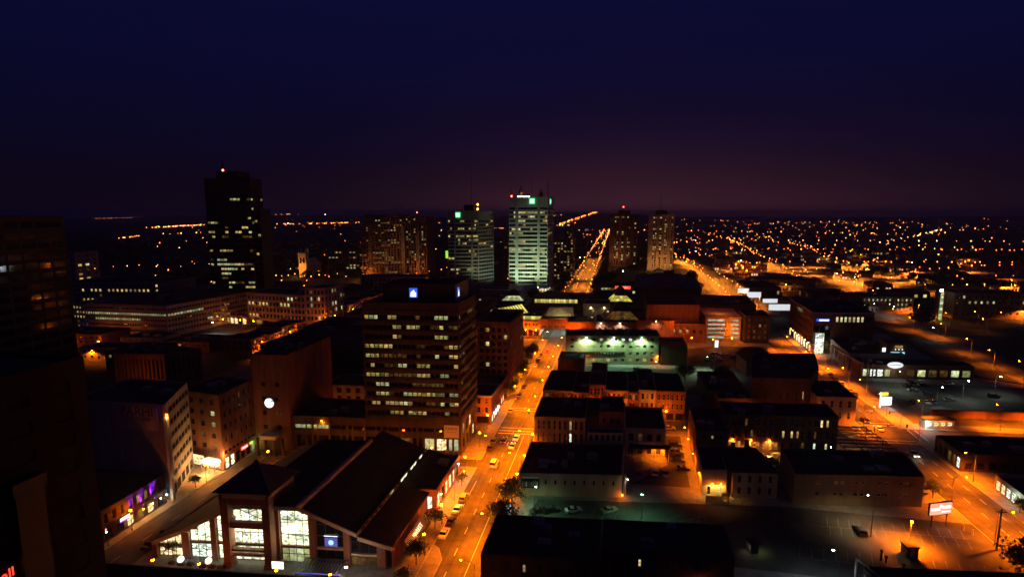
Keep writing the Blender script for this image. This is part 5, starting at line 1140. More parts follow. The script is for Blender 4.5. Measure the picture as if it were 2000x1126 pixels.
for i, (x, y) in enumerate(((88.6, 148.5), (89.6, 146.6), (91.0, 138), (91.3, 133.5))):
    r = obj('bollard', mesh_of(lambda b: (b.cyl((0, 0, 0), (0, 0, 1.5), .2, .18, n=10), b.cyl((0, 0, 1.5), (0, 0, 1.6), .18, .06, n=10)), 'bollard', ['paint_tan']), None, (x, y, .12)); setp(r, 'pale bollard ' + ('first', 'second', 'third', 'fourth')[i] + ' along the kerb below the billboard', 'bollard', 'bollards at the lot kerb')
up = empty('utility_pole', (91.5, 140.8, .12), 0, 'tall dark wooden utility pole at the kerb near the billboard', 'pole'); q = MB(); q.cyl((0, 0, 0), (0, 0, 10.5), .2, .13); part('shaft', q, 'bark', up); q = MB(); q.box(-1.1, 1.1, -.08, .08, 9.6, 9.8); part('crossarm', q, 'bark', up)

# ------------------------------------------------------------------ fitness block, lots
fx = {}
for i in (1, 2, 4, 5, 7, 8, 9, 10): fx[(3, i)] = 'lit_shop_cool' if i in (7, 8) else 'lit_pale'
for i in (1, 2, 3): fx[(2, i)] = 'lit_yellow'
for i in (2, 3, 4, 5): fx[(1, i)] = 'lit_yellow'
fx[(2, 6)] = 'lit_pale'
for i in (1, 2, 3, 4, 5, 8, 10): fx[(0, i)] = 'lit_pale'
ft = building('gym_building', 'four-storey pale brick gym floodlit green-white under its roof edge', [(-25.6, 283.6), (23.2, 292.4), (22, 306), (-27, 298)], 16.4, 'render_pale', {0: [Z(.6, 15.4, 4, 12, .46, .4, 1.5, .35, lit=0, fixed=fx, fr='trim_cream')]}, units=4, bands=[(15.9, .5, .2)], band_mat='trim_dark')
tang = math.atan2(8.8, 48.8)
def onf(t, off=.15): return (-25.6 + 48.8 * t + off * math.sin(tang), 283.6 + 8.8 * t - off * math.cos(tang))
for i, t in enumerate((.22, .515, .81)):
    x, y = onf(t); wall_lamp(x, y, 15.0, tang, ('first', 'second', 'third')[i] + ' green-white flood lamp under the gym roof edge', 22000, (.50, 1, .58), 'g', 1.7)
r = empty('fascia_sign', (*onf(.42), 5.6), tang, 'long black sign band reading FITNESS on the gym wall', 'sign'); q = MB(); q.box(-12.6, 10.2, -.15, 0, 0, 1.6); part('board', q, 'sign_black', r); text('F  I  T  N  E  S  S', 1.5, 'sign_white', r, (0, -.19, .28))
x, y = onf(.19); lantern(x, y - 3, 'orange lantern at the left foot of the gym wall', 2500); x, y = onf(1.0); wall_lamp(x - .6, y - .1, 5.0, tang, 'orange lamp at the right end of the gym wall', 4000)
building('gym_annex', 'dark two-storey annex at the gym corner', Q(-27.4, -14.6, 262, 276, .1), 9.2, 'brick_dark', None, units=1)
building('dark_cube', 'black cube of a building beside the gym', Q(24.4, 38, 292, 312, .1), 11, 'brick_dark', None)
for x, y, l in ((20, 262, 'green-white lot lamp in the lot before the gym'), (46, 276, 'green-white lot lamp near the dark trees')): cobra(x, y, PI / 2, l, 34000, (.6, 1, .55), 'g')

# ------------------------------------------------------------------ mall over the long street
building('mall_wing_left', 'orange brick mall wing left of the street passage', [(-64, 344), (-48.4, 346), (-48.4, 398), (-64, 398)], 10.8, 'brick_red', {0: [Z(.4, 6, 1, 4, .8, .8, .5, .05, lit=.35, mats=('lit_shop_warm',)), Z(7, 10, 1, 6, .5, .5, .5, .2, lit=0)], 1: [Z(.4, 5, 1, 10, .8, .8, .5, .1, lit=.7, mats=('lit_shop_cool',))]}, units=2)
building('mall_wing_right', 'brick mall wing right of the street passage', [(-30.6, 348), (-13, 350), (-13, 398), (-30.6, 398)], 10.8, 'brick_red', {0: [Z(.4, 6, 1, 4, .8, .8, .5, .05, lit=.5, mats=('lit_shop_warm',))], 3: [Z(.4, 5, 1, 10, .8, .8, .5, .1, lit=.7, mats=('lit_shop_cool',))]}, units=2)
br = building('mall_bridge', 'orange brick mall bridge spanning the street with window strip', [(-48.3, 345.2), (-30.7, 347.6), (-30.7, 398), (-48.3, 398)], 12.4, 'brick_red', {0: [Z(6.2, 8.4, 1, 4, .8, .66, .6, .17, lit=0, fixed={(0, i): 'lit_dim' for i in range(4)})]}, z0=5.6, units=1)
q = MB(); q.box(-1.3, 1.3, -.2, 0, 0, 1.2); part('sign_face', q, 'glow_white', br, (-.8, -25.7, 8.9), .13)
for i, (x, y) in enumerate(((-45, 356), (-45, 372), (-34, 364), (-34, 384))): light(br, (x + 39.5, y - 372, 5.0), (.65, 1, .8), 6000, .3, name='passage_light')
for i, (x, y, p) in enumerate(((-57, 341.5, 14000), (-50.5, 343.0, 12000), (-29, 344, 10000), (-62, 338, 10000), (-24, 345, 8000))): lantern(x, y, ('brightest', 'second', 'third', 'fourth', 'fifth')[i] + ' orange lantern before the mall entrance', p * 3.5)
pe = empty('mall_gable', (-37, 360, 12.4), .12, 'cream sloping gable with arched line above the passage', 'gable')
q = MB(); q.poly([(-10, -3.2, 0), (9.6, -3.2, 0), (9.2, 3.8, 5.0), (-6.4, 3.8, 5.0)]); q.poly([(-10, -3.2, 0), (-6.4, 3.8, 5), (-6.4, 4.4, 0)]); q.poly([(9.6, -3.2, 0), (9.6, 4.4, 0), (9.2, 3.8, 5)]); q.poly([(-6.4, 3.8, 5), (9.2, 3.8, 5), (9.6, 4.4, 0), (-6.4, 4.4, 0)]); part('roof_face', q, 'stone_cream', pe)
q = MB()
for i in range(14):
    a0, a1 = PI * i / 14, PI * (i + 1) / 14
    f_ = lambda a: (7.6 * math.cos(a) * (1 - .12 * math.sin(a)), -3.2 + 5.4 * math.sin(a) * .98 - .1, 3.9 * math.sin(a) + .12)
    q.cyl(f_(a0), f_(a1), .16, n=5)
part('arch_line', q, 'sign_white', pe); light(pe, (1, -8.5, 2.5), (1, .8, .3), 5000, .3)
building('mall_hall', 'long dark mall roof behind the passage', [(-66, 399), (22, 402), (22, 474), (-66, 470)], 12, 'brick_dark', {0: []}, units=8)
def skylight_strip(label, x, y, z, rz, w, d, n, mat='lit_skylight'):
    r = empty('skylight', (x, y, z), rz, label, 'skylight')
    q = MB(); q.box(-w / 2 - .2, w / 2 + .2, -.1, d + .2, -1, .05); part('kerb', q, 'trim_dark', r)
    for i in range(n):
        x0, x1 = -w / 2 + w * i / n + .14, -w / 2 + w * (i + 1) / n - .14
        q = MB(); q.poly([(x0, 0, .1), (x1, 0, .1), (x1, d, d * .75), (x0, d, d * .75)]); part('pane', q, mat, r)
    q = MB(); q.poly([(-w / 2, d, d * .75), (w / 2, d, d * .75), (w / 2, d + .1, 0), (-w / 2, d + .1, 0)]); q.poly([(w / 2, 0, 0), (w / 2, d, 0), (w / 2, d, d * .75)]); q.poly([(-w / 2, d, 0), (-w / 2, 0, 0), (-w / 2, d, d * .75)]); part('back', q, 'trim_dark', r)
    for i in range(n + 1):
        xx = -w / 2 + w * i / n; q = MB(); q.poly([(xx - .14, -.02, .12), (xx + .14, -.02, .12), (xx + .14, d, d * .75 + .03), (xx - .14, d, d * .75 + .03)]); part('glazing_bar', q, 'trim_dark', r)
    return r
skylight_strip('long yellow lit skylight strip across the far mall roof', -45, 410, 12.4, .1, 33, 3.2, 15)
skylight_strip('short yellow lit skylight strip left of the passage gable', -55.2, 350, 10.6, .1, 13.6, 2.6, 4)
gs = empty('greenhouse_roof', (-72.5, 352, 13), -.55, 'slanted yellow glass roof with dark bars behind the hotel', 'skylight')
q = MB(); q.box(-5, 6.4, -16.6, 19, -13, 0); part('wall', q, 'brick_dark', gs)
for i in range(11):
    y0 = -13 + i * 2.7
    q = MB(); q.poly([(6, y0 + .35, .1), (6, y0 + 2.35, .1), (0, y0 + 2.35, 5.2), (0, y0 + .35, 5.2)]); part('pane', q, 'lit_skylight', gs)
    q = MB(); q.poly([(6, y0 - .35, .12), (6, y0 + .35, .12), (0, y0 + .35, 5.24), (0, y0 - .35, 5.24)]); part('glazing_bar', q, 'trim_dark', gs)
q = MB(); q.poly([(6, -13.3, 0), (0, -13.3, 5.2), (-5, -13.3, 0)]); part('gable_pane', q, 'lit_shop_warm', gs)
q = MB(); q.poly([(0, -13.3, 5.2), (0, 17, 5.2), (-5, 17, 0), (-5, -13.3, 0)]); part('back_slope', q, 'roof_black', gs)
def pyramid(label, x, y, z, a, h1, h2, lit, n=7, group='mall roof pyramids'):
    r = empty('roof_pyramid', (x, y, z), .12, label, 'skylight', group)
    b1 = a * .52
    for s in range(4):
        rot = s * PI / 2; cr, sr = math.cos(rot), math.sin(rot)
        def T(px, py, pz): return (px * cr - py * sr, px * sr + py * cr, pz)
        for i in range(n):
            t0, t1 = (i + .05) / n * 2 - 1, (i + .95) / n * 2 - 1
            for k in range(2):
                k0, k1 = k / 2 + .03, (k + 1) / 2 - .03
                f_ = lambda t, kk: T(t * (a + (b1 - a) * kk), -(a + (b1 - a) * kk), h1 * kk)
                q = MB(); q.poly([f_(t0, k0), f_(t1, k0), f_(t1, k1), f_(t0, k1)]); part('pane', q, lit if (s == 0 or lit == 'lit_skylight') else 'glass_blue', r)
    q = MB()
    for s in range(4):
        p = [(-a, -a), (a, -a), (a, a), (-a, a)]; t = [(-b1, -b1), (b1, -b1), (b1, b1), (-b1, b1)]
        i, j = s, (s + 1) % 4
        for k in range(n + 1):
            u = k / n; A = (p[i][0] + (p[j][0] - p[i][0]) * u, p[i][1] + (p[j][1] - p[i][1]) * u, -.05); B = (t[i][0] + (t[j][0] - t[i][0]) * u, t[i][1] + (t[j][1] - t[i][1]) * u, h1 - .03)
            q.cyl(A, B, .13, n=4, cap=False)
    part('glazing_frame', q, 'metal_grey', r)
    q = MB()
    prof = [(b1 + .2, h1), (b1 * .86, h1 + h2 * .42), (b1 * .55, h1 + h2 * .78), (b1 * .2, h1 + h2)]
    for (r0, z0), (r1, z1) in zip(prof, prof[1:]):
        c0 = [(-r0, -r0, z0), (r0, -r0, z0), (r0, r0, z0), (-r0, r0, z0)]; c1 = [(-r1, -r1, z1), (r1, -r1, z1), (r1, r1, z1), (-r1, r1, z1)]
        for i in range(4): j = (i + 1) % 4; q.poly([c0[i], c0[j], c1[j], c1[i]])
    q.poly(c1); part('dome_cap', q, 'roof_black', r)
    q = MB(); q.box(-a - .6, a + .6, -a - .6, a + .6, -2, .02); part('kerb', q, 'brick_dark', r)
    return r
pyramid('grey glass roof pyramid with black dome nearest the gym', 3, 363, 12.2, 11, 5, 5.5, 'lit_dim')
pyramid('black domed roof pyramid with bright yellow sides farther back', 3.5, 431, 13, 8.5, 4.2, 7, 'lit_skylight', 5)
pyramid('small domed pyramid with pale glass before the tall white tower', -80, 420, 13, 9, 3.5, 4.5, 'lit_green', 6)
mx = building('mall_plant_room', 'yellowish plant room with two bright wall lamps on the mall roof', [(-22, 372), (-4, 374.2), (-4, 394), (-22, 392)], 19, 'stone_cream', None, z0=0)
wall_lamp(-16.6, 372.6, 16.4, .12, 'blazing pale lamp on the plant room wall, hidden side', 900, (1, .85, .5), 'y'); wall_lamp(-7.6, 373.7, 16.4, .12, 'blazing pale lamp on the plant room wall, by the pyramid', 900, (1, .9, .5), 'y')
bw = building('brick_market_wall', 'orange brick mall wing with painted arch lettering and three lit windows', [(-12.6, 345), (56, 349), (56, 384), (-12.6, 382)], 12.2, 'brick_red', {0: [Z(5.4, 9, 1, 16, .38, .6, 1, .2, lit=0, fixed={(0, 11): 'lit_pale', (0, 12): 'lit_pale', (0, 13): 'lit_pale', (0, 10): 'lit_orange'})]}, units=3)
building('mural_wall', 'raised pinkish wall panel carrying a painted arch', [(13, 342.6), (36, 344), (36, 344.4), (13, 343)], 14.4, 'brick_red', None, parapet=.2, cat='wall')
mr = empty('painted_arch', (25, 343.0, 8.6), .06, 'painted ring arch with curved lettering on the brick wall', 'mural')
q = MB()
for R0 in (3.4, 6.0):
    for i in range(20):
        a0, a1 = PI * i / 20, PI * (i + 1) / 20; q.poly([(R0 * math.cos(a0), -.06, R0 * math.sin(a0)), (R0 * math.cos(a1), -.06, R0 * math.sin(a1)), ((R0 + .4) * math.cos(a1), -.06, (R0 + .4) * math.sin(a1)), ((R0 + .4) * math.cos(a0), -.06, (R0 + .4) * math.sin(a0))][::-1])
part('ring', q, 'letters_brown', mr)
for i, ch in enumerate('KERMAT'):
    a = PI * (.86 - .145 * i); t = text(ch, 2.3, 'letters_brown', mr, (4.0 * math.cos(a), -.1, 4.0 * math.sin(a))); t.rotation_euler = (PI / 2, -(a - PI / 2), 0); t.rotation_mode = 'XYZ'
for i, x in enumerate((-9, 3)): wall_lamp(x, 345 + (x + 12.6) * .058 - .1, 11.2, .06, ('left', 'right')[i] + ' white lamp washing the pink mall wall', 6000, (1, .85, .7), 'w', 1.4)
wall_lamp(25, 342.9, 14.0, .06, 'amber lamp added to light the painted arch', 7000, (1, .5, .25), 'y', 1.6)  # lamp added to brighten the dark arch lettering
for i, (x, y) in enumerate(((46, 338), (58, 336), (70, 342), (30, 334))): lantern(x, y, ('first', 'second', 'third', 'fourth')[i] + ' orange lantern before the three lit brick wall windows', 9000)
building('theatre_box', 'tall blank brick box rising over the mall', [(19.5, 352), (52.5, 356), (54, 405), (20, 402)], 23, 'brick_red', None, units=1)
light(None, (36, 338, 14.6), SOD, 9000, .3, name='theatre_wash')
gar = building('parking_garage', 'orange brick parking garage with four bright open decks', [(56.4, 357), (78.4, 359.4), (80, 392), (56.4, 390)], 15.5, 'brick_yellow', {0: [Z(.8, 14.4, 5, 2, .8, .52, .8, .24, bays=[(.02, .62, 1), (.70, .98, 1)], lit=1, mats=('lit_garage',), depth=.6)]}, units=0, roof='concrete', parapet=1.0)
light(gar, (0, 0, 19.5), SOD, 6000, .3); light(gar, (4, -22, 8), SOD, 16000, .3)
r = empty('lit_totem', (60.5, 338.0, .12), .1, 'white lit totem sign at the garage entrance', 'sign'); q = MB(); q.box(-.9, .9, -.3, .3, .3, 4.4); part('panel', q, 'glow_white', r); q = MB(); q.box(-1, 1, -.25, .25, 0, .3); part('base', q, 'metal_dark', r)
building('dark_brick_block', 'four-storey dark brick block with an orange side wall', [(79.6, 354.4), (94.6, 356), (95.6, 378), (80, 376)], 17.4, 'brick_dark', {0: [Z(2, 16.6, 4, 4, .34, .45, 1, .25, lit=.35, mats=('lit_dim', 'lit_pale', 'lit_dim'), fr='sign_white')], 3: [Z(2, 16.6, 4, 5, .3, .4, 1, .25, lit=0)]}, units=2)
building('arena', 'huge dark arena roof with tapered edge', [(16, 474), (72, 482), (76, 545), (64, 590), (20, 575)], 18, 'panel_dark', None, roof='roof_metal', parapet=.4, units=2)
building('arena_annex', 'dark stepped hall in front of the arena', [(56, 410), (100, 415), (104, 462), (58, 458)], 15, 'brick_dark', None, units=4)
building('red_sign_hall', 'dark hall with a red lit strip beyond the mall', Q(-14, 18, 486 + 12, 520, .1), 16, 'panel_dark', {0: [Z(2, 14, 4, 10, .8, .7, .5, .15, lit=.35, mats=('lit_dim', 'lit_green', 'lit_orange'))]})
r = empty('cinema_sign', (8, 500.2, 12.6), .1, 'red lit sign strip on the hall beyond the mall', 'sign'); q = MB(); q.box(-9, 5, -.4, -.15, 0, 2.6); part('panel', q, 'glow_red', r); q = MB(); q.box(-5, 2.5, -.45, -.4, .5, 1.9); part('face', q, 'glow_pink', r)

# ------------------------------------------------------------------ diagonal street, right side
yb = building('corner_office', 'long four-storey brick office with a white-lit glass corner entrance', [(112, 334.6), (146, 340), (150, 388), (114.5, 386)], 24, 'brick_brown',
    {0: [Z(17.4, 22.4, 1, 10, .6, .62, .0, .2, bays=[(.36, .98, 9)], lit=0, mats=('lit_pale',), fixed={(0, i): 'lit_pale' for i in range(7)}), Z(1, 17, 1, 1, .9, .92, 0, .04, bays=[(0.02, .3, 3)], lit=0, dark='glass')],
     3: [Z(5.5, 23, 4, 14, .5, .55, .8, .22, lit=.10, mats=('lit_dim', 'lit_pale'), rows=[.6, .6, .6, 3.5]), Z(.4, 5, 1, 9, .7, .8, .8, .05, lit=.7, mats=('lit_shop_warm', 'lit_shop'))]}, units=4, bands=[(23.4, .7, .3), (5.0, .5, .25)], band_mat='trim_cream')
en = empty('glass_entrance', (114.6, 333.8, .12), .16, 'white-lit glass entrance bay of the corner office', 'entrance')
for i in range(4):
    for k in range(4): q = MB(); q.box(-1.2 + i * 1.25, -.05 + i * 1.25, -.1, 0, .2 + k * 3.0, 2.95 + k * 3.0); part('pane', q, 'lit_shop_cool', en)
for i in range(5): q = MB(); q.box(-1.3 + i * 1.25, -1.18 + i * 1.25, -.25, .1, 0, 12.4); part('mullion', q, 'concrete_white', en)
for k in range(5): q = MB(); q.box(-1.3, 3.85, -.28, .1, k * 3.0 + .02, k * 3.0 + .18); part('transom', q, 'concrete_white', en)
light(en, (1.2, -2.0, 5), (.85, 1, .85), 1600, .5)
r = empty('office_sign', (115.8, 334.3, 19.2), .16, 'blue and white lit sign on the corner office edge', 'sign'); q = MB(); q.box(-2.4, 4.8, -.5, -.1, 0, 1.3); part('casing', q, 'glow_blue', r); q = MB(); q.box(-1.0, 4.4, -.56, -.5, .2, 1.1); part('face', q, 'glow_white', r)
for i in range(6): wall_lamp(111.8 + (i * 7 + 4) * .048, 338.6 + i * 7, 5.4, -PI / 2, ('first', 'second', 'third', 'fourth', 'fifth', 'sixth')[i] + ' shop lamp along the corner office street side', 700, (1, .6, .25), 'y')
lh = building('long_hall', 'long dark single-storey hall with lit eaves lamps', [(118.6, 300), (146, 304), (150, 334), (123, 341)], 9, 'stone_grey', {3: [Z(1, 8, 1, 9, .5, .75, .6, .1, lit=.15, mats=('lit_dim', 'lit_yellow'))], 0: []}, units=6)
dl = building('dealer_showroom', 'low car showroom with lit windows and dark roof', [(119.5, 287), (134, 288.8), (172, 294), (172, 303), (146, 303.5), (120, 300)], 7, 'brick_brown', {0: [Z(.4, 5.6, 1, 4, .8, .7, .5, .12, lit=1, mats=('lit_shop_cool', 'lit_green'))], 1: [Z(.4, 5.6, 1, 7, .72, .66, .8, .14, lit=.9, mats=('lit_green', 'lit_green', 'lit_dim'))]}, units=3)
for i in range(8): q = MB(); q.cyl((0, 0, 0), (0, 0, 8.2), .34, .28, n=10); q.box(-.5, .5, -.5, .5, 0, .4); q.box(-.45, .45, -.45, .45, 8.2, 8.5); part('column', q, 'stone_cream', dl, (116.8 + (i > 4) * (i - 4) * 2.2 - dl.location.x, 318 - min(i, 5) * 6.6 - (i > 5) * .4 * (i - 5) - dl.location.y, 0))
q = MB(); q.box(-.5, .5, -18, 17, 8.5, 9.2); part('arcade_beam', q, 'stone_cream', dl, (116.8 - dl.location.x, 301 - dl.location.y, 0))
r = empty('oval_sign', (134.6, 288.0, 7.2), .12, 'big white oval sign on the showroom roof edge', 'sign'); q = MB(); n = 28
pr = [(3.6 * math.cos(2 * PI * i / n), 1.5 * math.sin(2 * PI * i / n)) for i in range(n)]
q.poly([(x, -.4, z) for x, z in pr]); q.poly([(x, .1, z) for x, z in pr[::-1]])
for (x0, z0), (x1, z1) in zip(pr, pr[1:] + pr[:1]): q.poly([(x0, .1, z0), (x1, .1, z1), (x1, -.4, z1), (x0, -.4, z0)])
part('panel', q, 'glow_panel', r); q = MB(); q.box(-2.4, 2.4, -.44, -.4, -.12, .12); part('print', q, 'metal_grey', r)
light(r, (0, -2.5, -1.5), (.9, 1, .85), 900, .4)
bo2 = building('brick_gate_tower', 'square brick tower with lit boards behind the showroom', [(140, 310), (151, 311.6), (152, 322), (141, 321)], 13, 'brick_brown', None)
r = empty('price_board', (145.6, 310.5, 4.6), .14, 'pale blue lit board with amber figures on the brick tower', 'sign'); q = MB(); q.box(-3.4, 3.4, -.4, -.05, 2.0, 3.9); part('panel', q, 'glow_cyan', r); q = MB(); q.box(-1.6, 2.2, -.4, -.05, 6.0, 7.4); part('digits', q, 'lit_orange', r)
for x in (-1.4, .3, 2.0): q = MB(); q.ball((x, -.5, 5.4), .3); part('globe', q, 'glow_white', r)
r = empty('round_sign', (139.5, 311.0, 9.2), .14, 'small white tilted sign on the brick tower edge', 'sign'); q = MB(); q.box(-1.0, 1.0, -.3, 0, -1.2, 1.2); part('panel', q, 'glow_white', r)
py = empty('pylon_sign', (111.6, 243.6, .12), .3, 'tall white pylon sign with yellow header by the dealer yard', 'sign')
q = MB(); q.box(-2.6, -2.2, -.2, .2, 0, 6.6); part('post', q, 'glow_cream', py); q = MB(); q.box(-2.2, .8, -.25, .25, 5.0, 6.5); part('header', q, 'glow_yellow', py); q = MB(); q.box(-2.2, 2.6, -.25, .25, 1.0, 4.4); part('panel', q, 'glow_white', py)
light(py, (1, -2.2, 1.8), (.85, 1, .9), 900, .4)
ks = empty('fast_kiosk', (120.4, 224.2, .12), .2, 'low bright kiosk with glaring white front at the junction', 'kiosk'); q = MB(); q.box(-5, 6, -1.6, 1.8, 0, 3.0); part('wall', q, 'stone_cream', ks); q = MB(); q.box(-5.3, 6.3, -1.9, 2.1, 3.0, 3.4); part('roof', q, 'roof_gravel', ks)
for i in range(4): window(ks, 1.8, 1.6, (-3.6 + i * 2.6, -1.63, .8), 0, 'lit_shop' if i == 0 else 'lit_shop_warm')
light(ks, (-5.4, -3.0, 2.4), (.85, 1, .9), 2600, .3); light(ks, (1, -4, 3), SOD, 2200, .3)
for i, (x, y) in enumerate(((150, 262), (134, 250.2), (168, 272), (128, 272))): cobra(x, y, -PI / 2, ('middle', 'front', 'far', 'inner')[i] + ' pale lot lamp in the dealer yard', (6000, 4500, 5000, 7000)[i], (.85, 1, .75), 'w')
for i, (x, y, rz) in enumerate(((92.4, 207.4, 0), (92.6, 220.6, 0), (106.8, 207.6, PI), (107.0, 220.8, PI), (-27.0, 195, PI), (-42.8, 208, 0))):
    r = empty('traffic_signal', (x, y, .12), rz, ('near-left', 'far-left', 'near-right', 'far-right', 'kerbside', 'tree-side')[i] + (' signal mast at the diagonal street junction' if i < 4 else ' signal mast at the long street crossing'), 'traffic light')
    q = MB(); q.cyl((0, 0, 0), (0, 0, 5.8), .1, .08); part('pole', q, 'metal_grey', r); q = MB(); q.cyl((0, 0, 5.6), (4.2, 0, 5.9), .06); part('arm', q, 'metal_grey', r); q = MB(); q.box(3.9, 4.3, -.2, .2, 4.9, 6.1); part('housing', q, 'glow_yellow' if 0 else 'metal_dark', r); q = MB(); q.ball((4.1, -.22, 5.9), .15); part('red_lamp', q, 'red_beacon', r)
building('dark_strip_shop', 'dark single-storey shop with a bright doorway on the diagonal street', [(107.5, 184.8), (137, 188.4), (138, 203.6), (108, 200.2)], 5.8, 'brick_dark', {3: [Z(.4, 5, 1, 6, .75, .75, .4, .06, lit=0, fixed={(0, 5): 'lit_shop_cool', (0, 4): 'lit_dim', (0, 3): 'lit_dim'})], 0: [Z(.4, 4, 1, 8, .6, .6, .6, .1, lit=.12, mats=('lit_dim',))]}, units=3)
building('lit_shop_row', 'small shops with bright fronts near the right edge', [(109.6, 153), (126, 155), (127, 176), (110.4, 174)], 4.6, 'stone_grey', {3: [Z(.3, 4, 1, 9, .8, .75, .3, .05, lit=0, fixed={(0, 0): 'lit_shop_warm', (0, 1): 'lit_shop_warm', (0, 2): 'lit_shop_cool', (0, 3): 'lit_shop_cool', (0, 4): 'lit_green'})]}, units=2)
light(None, (108.6, 164, 3.2), (.8, 1, .7), 900, .4, name='shopfront_light')
building('right_edge_house', 'dark brick house at the right edge with lit doorway', [(111.4, 146.6), (140, 150), (140, 152.8), (111.4, 152.7)], 10.4, 'brick_brown', {3: [Z(.6, 9.6, 2, 2, .4, .5, .6, .2, lit=.4, mats=('lit_dim',))], 0: [Z(.6, 9.6, 2, 9, .3, .5, .6, .2, lit=.05, mats=('lit_dim',))]})
building('retaining_wall', 'long orange-lit retaining wall along the side road', [(124, 234.6), (200, 240.6), (200, 241.4), (124, 235.4)], 3.2, 'brick_brown', None, parapet=.2, cat='wall')

# ------------------------------------------------------------------ towers
tdm = ('lit_office', 'lit_yellow', 'lit_pale')
def whitetower(name, label, foot, h, nf, zbase, bays, bays1, rows, wall='concrete_white', lit=.5):
    z1 = h - 9
    return building(name, label, foot, h, wall, {0: [Z(zbase, z1, nf, 1, .97, .5, 0, .3, bays=bays, lit=lit, mats=tdm, rows=rows, depth=.5, fr='sign_black')], 1: [Z(zbase, z1, nf, 1, .97, .5, 0, .3, bays=bays1, lit=lit * .35, mats=tdm, rows=rows, depth=.5, fr='sign_black')]}, units=4)
t1 = whitetower('white_office_tower', 'tall white banded office tower lit green from its foot', [(-101, 507), (-64.5, 511), (-63, 543), (-100, 540)], 96, 19, 13, [(.01, .18, 3), (.24, .73, 8), (.80, .985, 3)], [(.05, .95, 8)], [.05, .25, .5, .15, .6, .1, .3, .05, .9, .15, .9, .1, .8, .25, .1, .9, .7, .9, .2])
for x0 in (-94.2, -73.2):
    q = MB(); q.box(-.9, .9, -.9, .2, 0, 96.3); part('pilaster', q, 'concrete_white', t1, (x0 - t1.location.x, 507 + (x0 + 101) * .11 - t1.location.y - .1, 0), .11)
t2 = whitetower('grey_office_tower', 'shorter grey banded office tower with mast', [(-170, 534), (-139.5, 539), (-128.5, 563), (-162, 560)], 83.5, 17, 10, [(.01, .2, 3), (.26, .76, 7), (.83, .985, 3)], [(.05, .95, 6)], [.7, .1, .8, .5, .05, .15, .6, .1, .3, .1, .9, .8, .9, .1, .5, .9, .3], wall='concrete')
for k in (.23, .795):
    x0, y0 = -170 + 30.5 * k, 534 + 5 * k; q = MB(); q.box(-.9, .9, -.9, .2, 0, 83.8); part('pilaster', q, 'concrete', t2, (x0 - t2.location.x, y0 - t2.location.y - .1, 0), .16)
q = MB(); q.box(-6, 5, -4, 5, 83, 89.5); part('penthouse', q, 'panel_dark', t2)
for i, (x, p) in enumerate(((-88, 95000), (-70, 82000))): light(None, (x, 484, 14), (.68, 1.0, .54), p, .6, 'SPOT', 'facade_floodlight', (math.radians(128), 0, -.05), 86, .8)
light(None, (-124, 520, 13), (.75, 1, .55), 36000, .6, 'SPOT', 'facade_floodlight', (math.radians(124), 0, .55), 84, .8)
light(None, (-112, 548, 11), (.5, 1, .75), 16000, .5, 'SPOT', 'facade_floodlight', (math.radians(120), 0, 1.2), 84, .8)
def green_sign(label, x, y, z, rz, w):
    r = empty('bank_sign', (x, y, z), rz, label, 'sign'); q = MB(); q.box(-w / 2, w / 2, -.5, 0, 0, w); part('panel', q, 'glow_green', r); q = MB(); q.box(-w * .36, w * .36, -.56, -.5, w * .14, w * .86); part('face', q, 'glow_mint', r); return r
green_sign('green and white glowing square high on the tall white tower', -79.3, 509.0, 89.4, .11, 5.4)
green_sign('thin green glowing square on the tall tower side', -63.9, 522, 89.4, 1.52, 5.0)
green_sign('green and white glowing square high on the shorter grey tower', -159.6, 535.4, 76.5, .16, 5.4)
def mast(label, x, y, z, h, light_=None, dish=False, w=.25):
    r = empty('antenna_mast', (x, y, z), 0, label, 'antenna'); q = MB(); q.cyl((0, 0, 0), (0, 0, h), w, w * .4, n=6); part('shaft', q, 'metal_dark', r)
    q = MB()
    for k in range(4): q.box(-w * 3, w * 3, -w * .4, w * .4, h * (.25 + .18 * k), h * (.25 + .18 * k) + w * .8)
    part('crossbar', q, 'metal_dark', r)
    if dish: q = MB(); q.ball((0, 0, h * .35), w * 5, sz=1.3); part('dish', q, 'metal_dark', r)
    if light_: q = MB(); q.ball((0, 0, light_), .8); part('beacon', q, 'red_beacon', r)
for a in (('lattice antenna with drum on the tall white tower', -92, 520, 95.4, 13, None, True, .6), ('tallest whip antenna on the tall white tower', -81.5, 522, 95.4, 26, None, False, .3), ('onion-shaped antenna on the tall white tower', -73, 522, 95.4, 9, None, True, .5), ('paired mast at the edge of the tall white tower', -66, 522, 95.4, 17, None, False, .4), ('thin corner antenna with red light on the tall white tower', -99.5, 512, 95.4, 9, 1.4, False, .2), ('very tall thin mast on the grey tower', -149, 549, 89, 44, None, False, .3)): mast(*a)
for i, (x, y, z) in enumerate(((-141.5, 546, 84), (-141.5, 546, 88.6))):
    r = obj('roof_floodlight', mesh_of(lambda b: (b.ball((0, 0, 1.2), 1.0), b.cyl((0, 0, 0), (0, 0, .6), .3, .2)), 'roof_floodlight', ['lamp_far']), None, (x, y, z)); setp(r, ('lower' if i == 0 else 'upper') + ' orange flood lamp on the grey tower roof', 'flood lamp')
r = empty('roof_light_bar', (-88.5, 512, 95.8), .11, 'row of orange lights on the tall white tower roof', 'light'); q = MB()
for i in range(6): q.box(-5 + i * 1.9, -3.8 + i * 1.9, -.3, .3, .2, 1.0)
part('lamp', q, 'lamp_warm', r)
building('tower_lobby', 'bright low lobby at the foot of the two bank towers', [(-128, 500), (-101.5, 503), (-101.5, 520), (-128, 518)], 9, 'concrete_white', {0: [Z(.5, 5, 1, 9, .9, .85, .3, .05, lit=1, mats=('lit_shop_warm', 'lit_shop_warm', 'lit_orange'))]})
